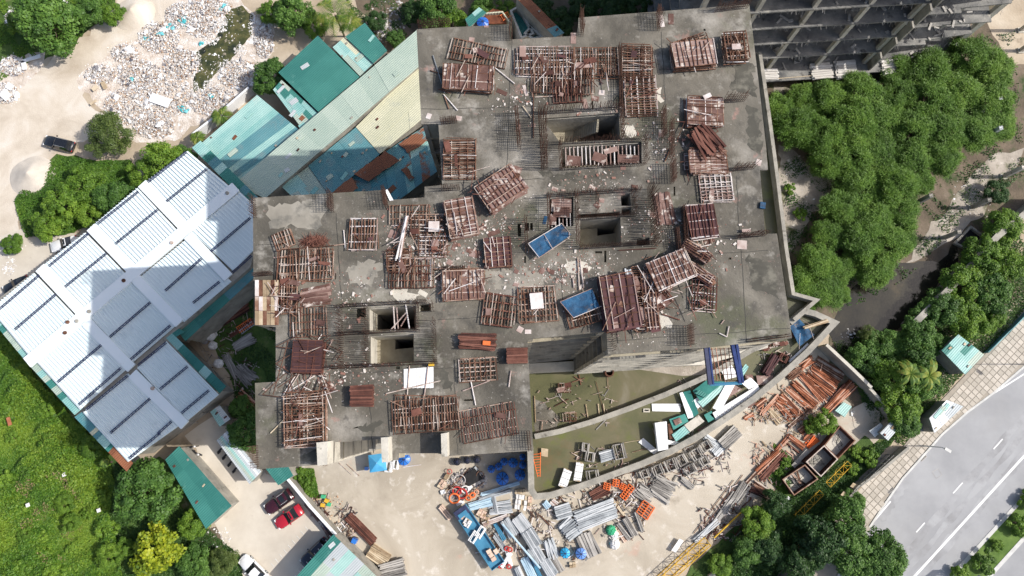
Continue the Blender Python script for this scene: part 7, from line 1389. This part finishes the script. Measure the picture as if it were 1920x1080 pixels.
# blue flatbed truck
c, L, rz, s = axis((862, 952), (934, 1060), 1.0); t = thing('flatbed_truck', 'long blue flatbed trailer loaded with pallets and white frames', 'truck', (c.x, c.y, 0), rz); W = 1.95
m = LMB(); m.box((0, 0, 1.0), (L, W, .18)); m.build('bed', m_truck, t)
for sg in (1, -1): m = LMB(); m.box((0, sg * (W / 2 + .03), 1.25), (L, .07, .5)); m.build('side_board', m_truck, t)
m = LMB(); m.box((L / 2, 0, 1.25), (.08, W + .1, .5)); m.build('tail_board', m_truck, t)
m = LMB(); m.box((-L / 2 + .6, 0, 1.5), (1.2, W, 1.1)); m.build('cab', m_navy, t)
m = LMB(); m.box((-L / 2 + .9, 0, 2.1), (.6, W * .7, .1)); m.build('roof_hatch', m_truck, t)
for x in (-L * .32, L * .2, L * .33):
    for sg in (1, -1): m = LMB(); m.bar((x, sg * (W / 2 - .3), .48), (x, sg * W / 2, .48), .48, 14); m.build('wheel', m_black, t)
boxes(866, 963, 14, 16, 32, 2, 3, m_pink, 'white and orange box pallet at the front of the blue trailer', z=1.1, group='load on the blue trailer')
boxes(876, 980, 14, 14, 32, 4, 4, m_tr, 'heap of white packs on the blue trailer', z=1.1, group='load on the blue trailer')
for u, v, l in [(889, 1006, 'white ladder frame on the blue trailer, left'), (901, 997, 'white ladder frame on the blue trailer, right')]: crate(u, v, 11, 20, 33, 1.1, l, m_white, .5, 'load on the blue trailer', 'white_ladder_frame', 'ladder frame', 2)
boxes(921, 1040, 9, 24, -33, 1, 3, m_pink, 'tan pallet on the rear of the blue trailer, left part', z=1.1, group='load on the blue trailer'); boxes(930, 1033, 8, 10, -33, 1, 1, m_pink, 'tan pallet on the rear of the blue trailer, right part', z=1.1, group='load on the blue trailer')
for a, b, l in [((958, 1035), (940, 1062), 'long white pipe behind the blue trailer'), ((951, 1035), (958, 1060), 'second white pipe with red ends behind the blue trailer')]: pole(a, b, m_white, l, z=0, r=.3, dz=.35, name='white_pipe', cat='pipe', group='white pipes behind the trailer')
for i, (u, v) in enumerate(((950, 1028), (956, 1030), (939, 1061), (954, 1062))): torus(u, v, .3, .1, m_red, 'red ring on the end of the white pipes', z=.3, name='pipe_ring', cat='pipe ring', group='red rings on the white pipes')
ladder((447, 620), (474, 602), 12, 12, 9, m_orangeb, 'orange ladder frame in the narrow yard by the tower', 0); ladder((452, 624), (476, 606), 8, 8, 7, m_galv, 'silver foil covered frame in the narrow yard', 0)
ladder((556, 880), (562, 888), 14, 14, 5, m_orangeb, 'small orange frame at the wall corner under the tower', 0)
# fence posts and rail round the narrow yard
t = thing('wire_fence', 'thin wire fence round the narrow yard below the hall', 'fence'); fp = [(462, 520), (352, 600), (392, 660), (434, 735), (350, 812)]
for a, b in zip(fp, fp[1:]):
    A, B = P(*a, 0), P(*b, 0); n = int((B - A).length / 2.5) + 1
    for k in range(n): p = A.lerp(B, k / n); pc(t, 'fence_post', m_galvd, (p.x, p.y, 1.2), (.08, .08, 2.4))
    for z in (1.2, 2.3): m = MB(); m.bar(A + Vector((0, 0, z)), B + Vector((0, 0, z)), .03, 4); m.build('fence_rail', m_galvd, t)
# roadside: fence, hoarding, lamp, drain
t = thing('metal_fence', 'dark open metal fence standing along the lower pavement', 'fence'); A, B = P(1660, 852, 0), P(1585, 922, 0)
for k in range(10): p = A.lerp(B, k / 9); pc(t, 'fence_post', m_galvd, (p.x, p.y, 1.1), (.09, .09, 2.2))
for z in (.3, 1.2, 2.15): m = MB(); m.bar(A + Vector((0, 0, z)), B + Vector((0, 0, z)), .045, 4); m.build('fence_rail', m_galvd, t)
for i, (u, v) in enumerate([(1608, 912), (1590, 928), (1576, 944)]):
    slab([(u - 8, v - 7), (u + 8, v + 1), (u + 2, v + 8), (u - 14, v)], ('upper', 'middle', 'lower')[i] + ' cream hoarding board leaning over the pavement', m_wood, 1.6, .06, 0, name='hoarding_board', cat='hoarding', group='hoarding boards along the pavement')
def lamp(u, v, h, label, arm):
    b = P(u, v, 0); t = thing('street_lamp', label, 'street lamp', b); m = LMB(); m.bar((0, 0, 0), (0, 0, h), .11, 8, .06); m.build('pole', m_galv, t); m = LMB(); m.bar((0, 0, h), (arm[0], arm[1], h + .3), .05, 6); m.build('arm', m_galv, t); m = LMB(); m.box((arm[0] * 1.15, arm[1] * 1.15, h + .3), (.9, .4, .15), math.atan2(arm[1], arm[0])); m.build('lamp_head', m_curb, t)
lamp(1732, 836, 4.2, 'short street lamp on the kerb beside the paving', (.5, -.3)); lamp(1940, 683, 9, 'tall street lamp just outside the right edge', (1.2, -1.0))
t = thing('direction_sign', 'road sign on a post at the median, bottom', 'sign', P(1800, 1078, 0)); m = LMB(); m.bar((0, 0, 0), (0, 0, 4.2), .07, 8); m.build('post', m_galv, t); m = LMB(); m.box((0, .2, 3.6), (1.6, .08, 1.3), .6); m.build('sign_plate', m_galvd, t)
def grate(u, v, a, label):
    c = P(u, v, 0); t = thing('drain_grate', label, 'drain', (c.x, c.y, ZL[0]), math.radians(a), 'road drains'); pc(t, 'drain_frame', m_galvd, (0, 0, .006), (1.1, .75, .02))
    for k in range(6): pc(t, 'drain_bar', m_black, (-.42 + .17 * k, 0, .022), (.09, .6, .012))
grate(1729, 857, 40, 'dark drain grate beside the kerb'); grate(1668, 918, 40, 'drain grate hidden near the lower kerb')
for u, v, l in [(1757, 888, 'square cut patch outline on the road')]:
    t = thing('road_patch', l, 'road patch', P(u, v, ZL[0])); 
    for k in range(4): a = math.pi / 2 * k + .5; pc(t, 'sealed_crack', m_galvd, (.5 * math.cos(a), .5 * math.sin(a), .004), (.05, 1.0, .006), a)
# retaining wall posts: columns standing on the old slab, right
for u, v, h, mt, l in [(1820, 390, 4.2, m_conc, 'square concrete post casting a long shadow near the creek, second from the top'), (1767, 447, 4.0, m_conc, 'square concrete post by the dark pit'), (1880, 332, 4.4, m_pale, 'pale square concrete post at the top of the sunlit slab'), (1712, 384, 4.6, m_conc, 'square concrete post at the edge of the grove'), (1912, 58, 4.4, m_pale, 'pale square post in the top right clearing, upper'), (1912, 96, 4.2, m_pale, 'pale square post in the top right clearing, lower'), (1838, 208, 4.6, m_galv, 'grey post among the feathery trees, upper'), (1838, 262, 4.6, m_galv, 'grey post among the feathery trees, lower')]:
    t = thing('concrete_post', l, 'post', P(u, v, 0), math.radians(3), 'square concrete posts'); pc(t, 'shaft', mt, (0, 0, h / 2), (.55, .55, h)); pc(t, 'footing', mt, (0, 0, .15), (.9, .9, .3)); 
    for x in (-.18, .18):
        for y in (-.18, .18): pc(t, 'starter_bar', m_rebar, (x, y, h + .3), (.04, .04, .6))
t = thing('concrete_pit', 'dark open concrete pit beside the retaining wall', 'pit'); q = [(1787, 457), (1816, 427), (1842, 446), (1813, 470)]
m = MB(); m.wall(poly(q + [q[0]], 0), 0, .6, .3); m.build('pit_wall', m_conc, t); m = MB(); m.prism(poly(q, 0), .02, .06); m.build('pit_dark_plate', m_black, t)  # black plate at ground level, the dark of the depth is painted
# top edge: orange tarpaulin in a pale yard box
t = thing('walled_bin', 'cream walled bin with orange sheets at the top edge', 'bin'); q = [(882, 46), (896, 26), (942, 22), (958, 44)]
m = MB(); m.wall([P(u, v, 6) for u, v in q], 0, 6, .2); m.build('bin_wall', s_cream, t)
slab([(908, 28), (925, 16), (944, 24), (950, 44), (915, 46)], 'crumpled orange-brown tarpaulin at the top edge', m_orange, 5.2, .2, 0, name='orange_tarpaulin', cat='tarpaulin', group=None, up=(.2, 0, .4, 0, .2))
ladder((940, 36), (955, 28), 12, 10, 5, m_orangeb, 'orange frame on the walled bin', 5.5)
for q, l in [([(958, 20), (972, 12), (1000, 62), (978, 70)], 'open concrete tank beside the walled bin, larger'), ([(984, 62), (995, 50), (1016, 68), (1000, 72)], 'open concrete tank by the slab edge, smaller')]:
    t = thing('concrete_tank', l, 'tank'); w_ = [P(u, v, 5) for u, v in q]; m = MB(); m.wall(w_ + [w_[0]], 0, 5, .3); m.build('tank_wall', m_pale, t); m = MB(); m.prism(w_, .5, 4.2); m.build('tank_water', s_teal, t)
slab([(37, 113), (75, 101), (76, 108), (40, 118)], 'white window frame dumped at the top left dirt track', m_white, .3, .08, 0, name='window_frame', cat='window frame', group=None)
slab([(38, 112), (48, 116), (50, 130), (42, 131)], 'second white window frame beside the first', m_white, .3, .08, 0, name='window_frame', cat='window frame', group=None)
for i, (u, v, w, h, a) in enumerate([(300, 188, 40, 18, 20), (18, 162, 14, 12, 30), (10, 178, 20, 16, 40), (195, 160, 8, 16, -30), (175, 192, 14, 5, -40), (178, 165, 8, 12, 45)]):
    board(u, v, w, h, a, m_white if i < 3 else m_wood, ['large white sheet lying in the dump', 'small white sheet on the left heap, upper', 'white sheet on the left heap, lower', 'orange cardboard in the dump, upright', 'grey-blue card at the dump edge', 'tan card in the dump'][i], z=.4, name='dumped_sheet', cat='sheet')
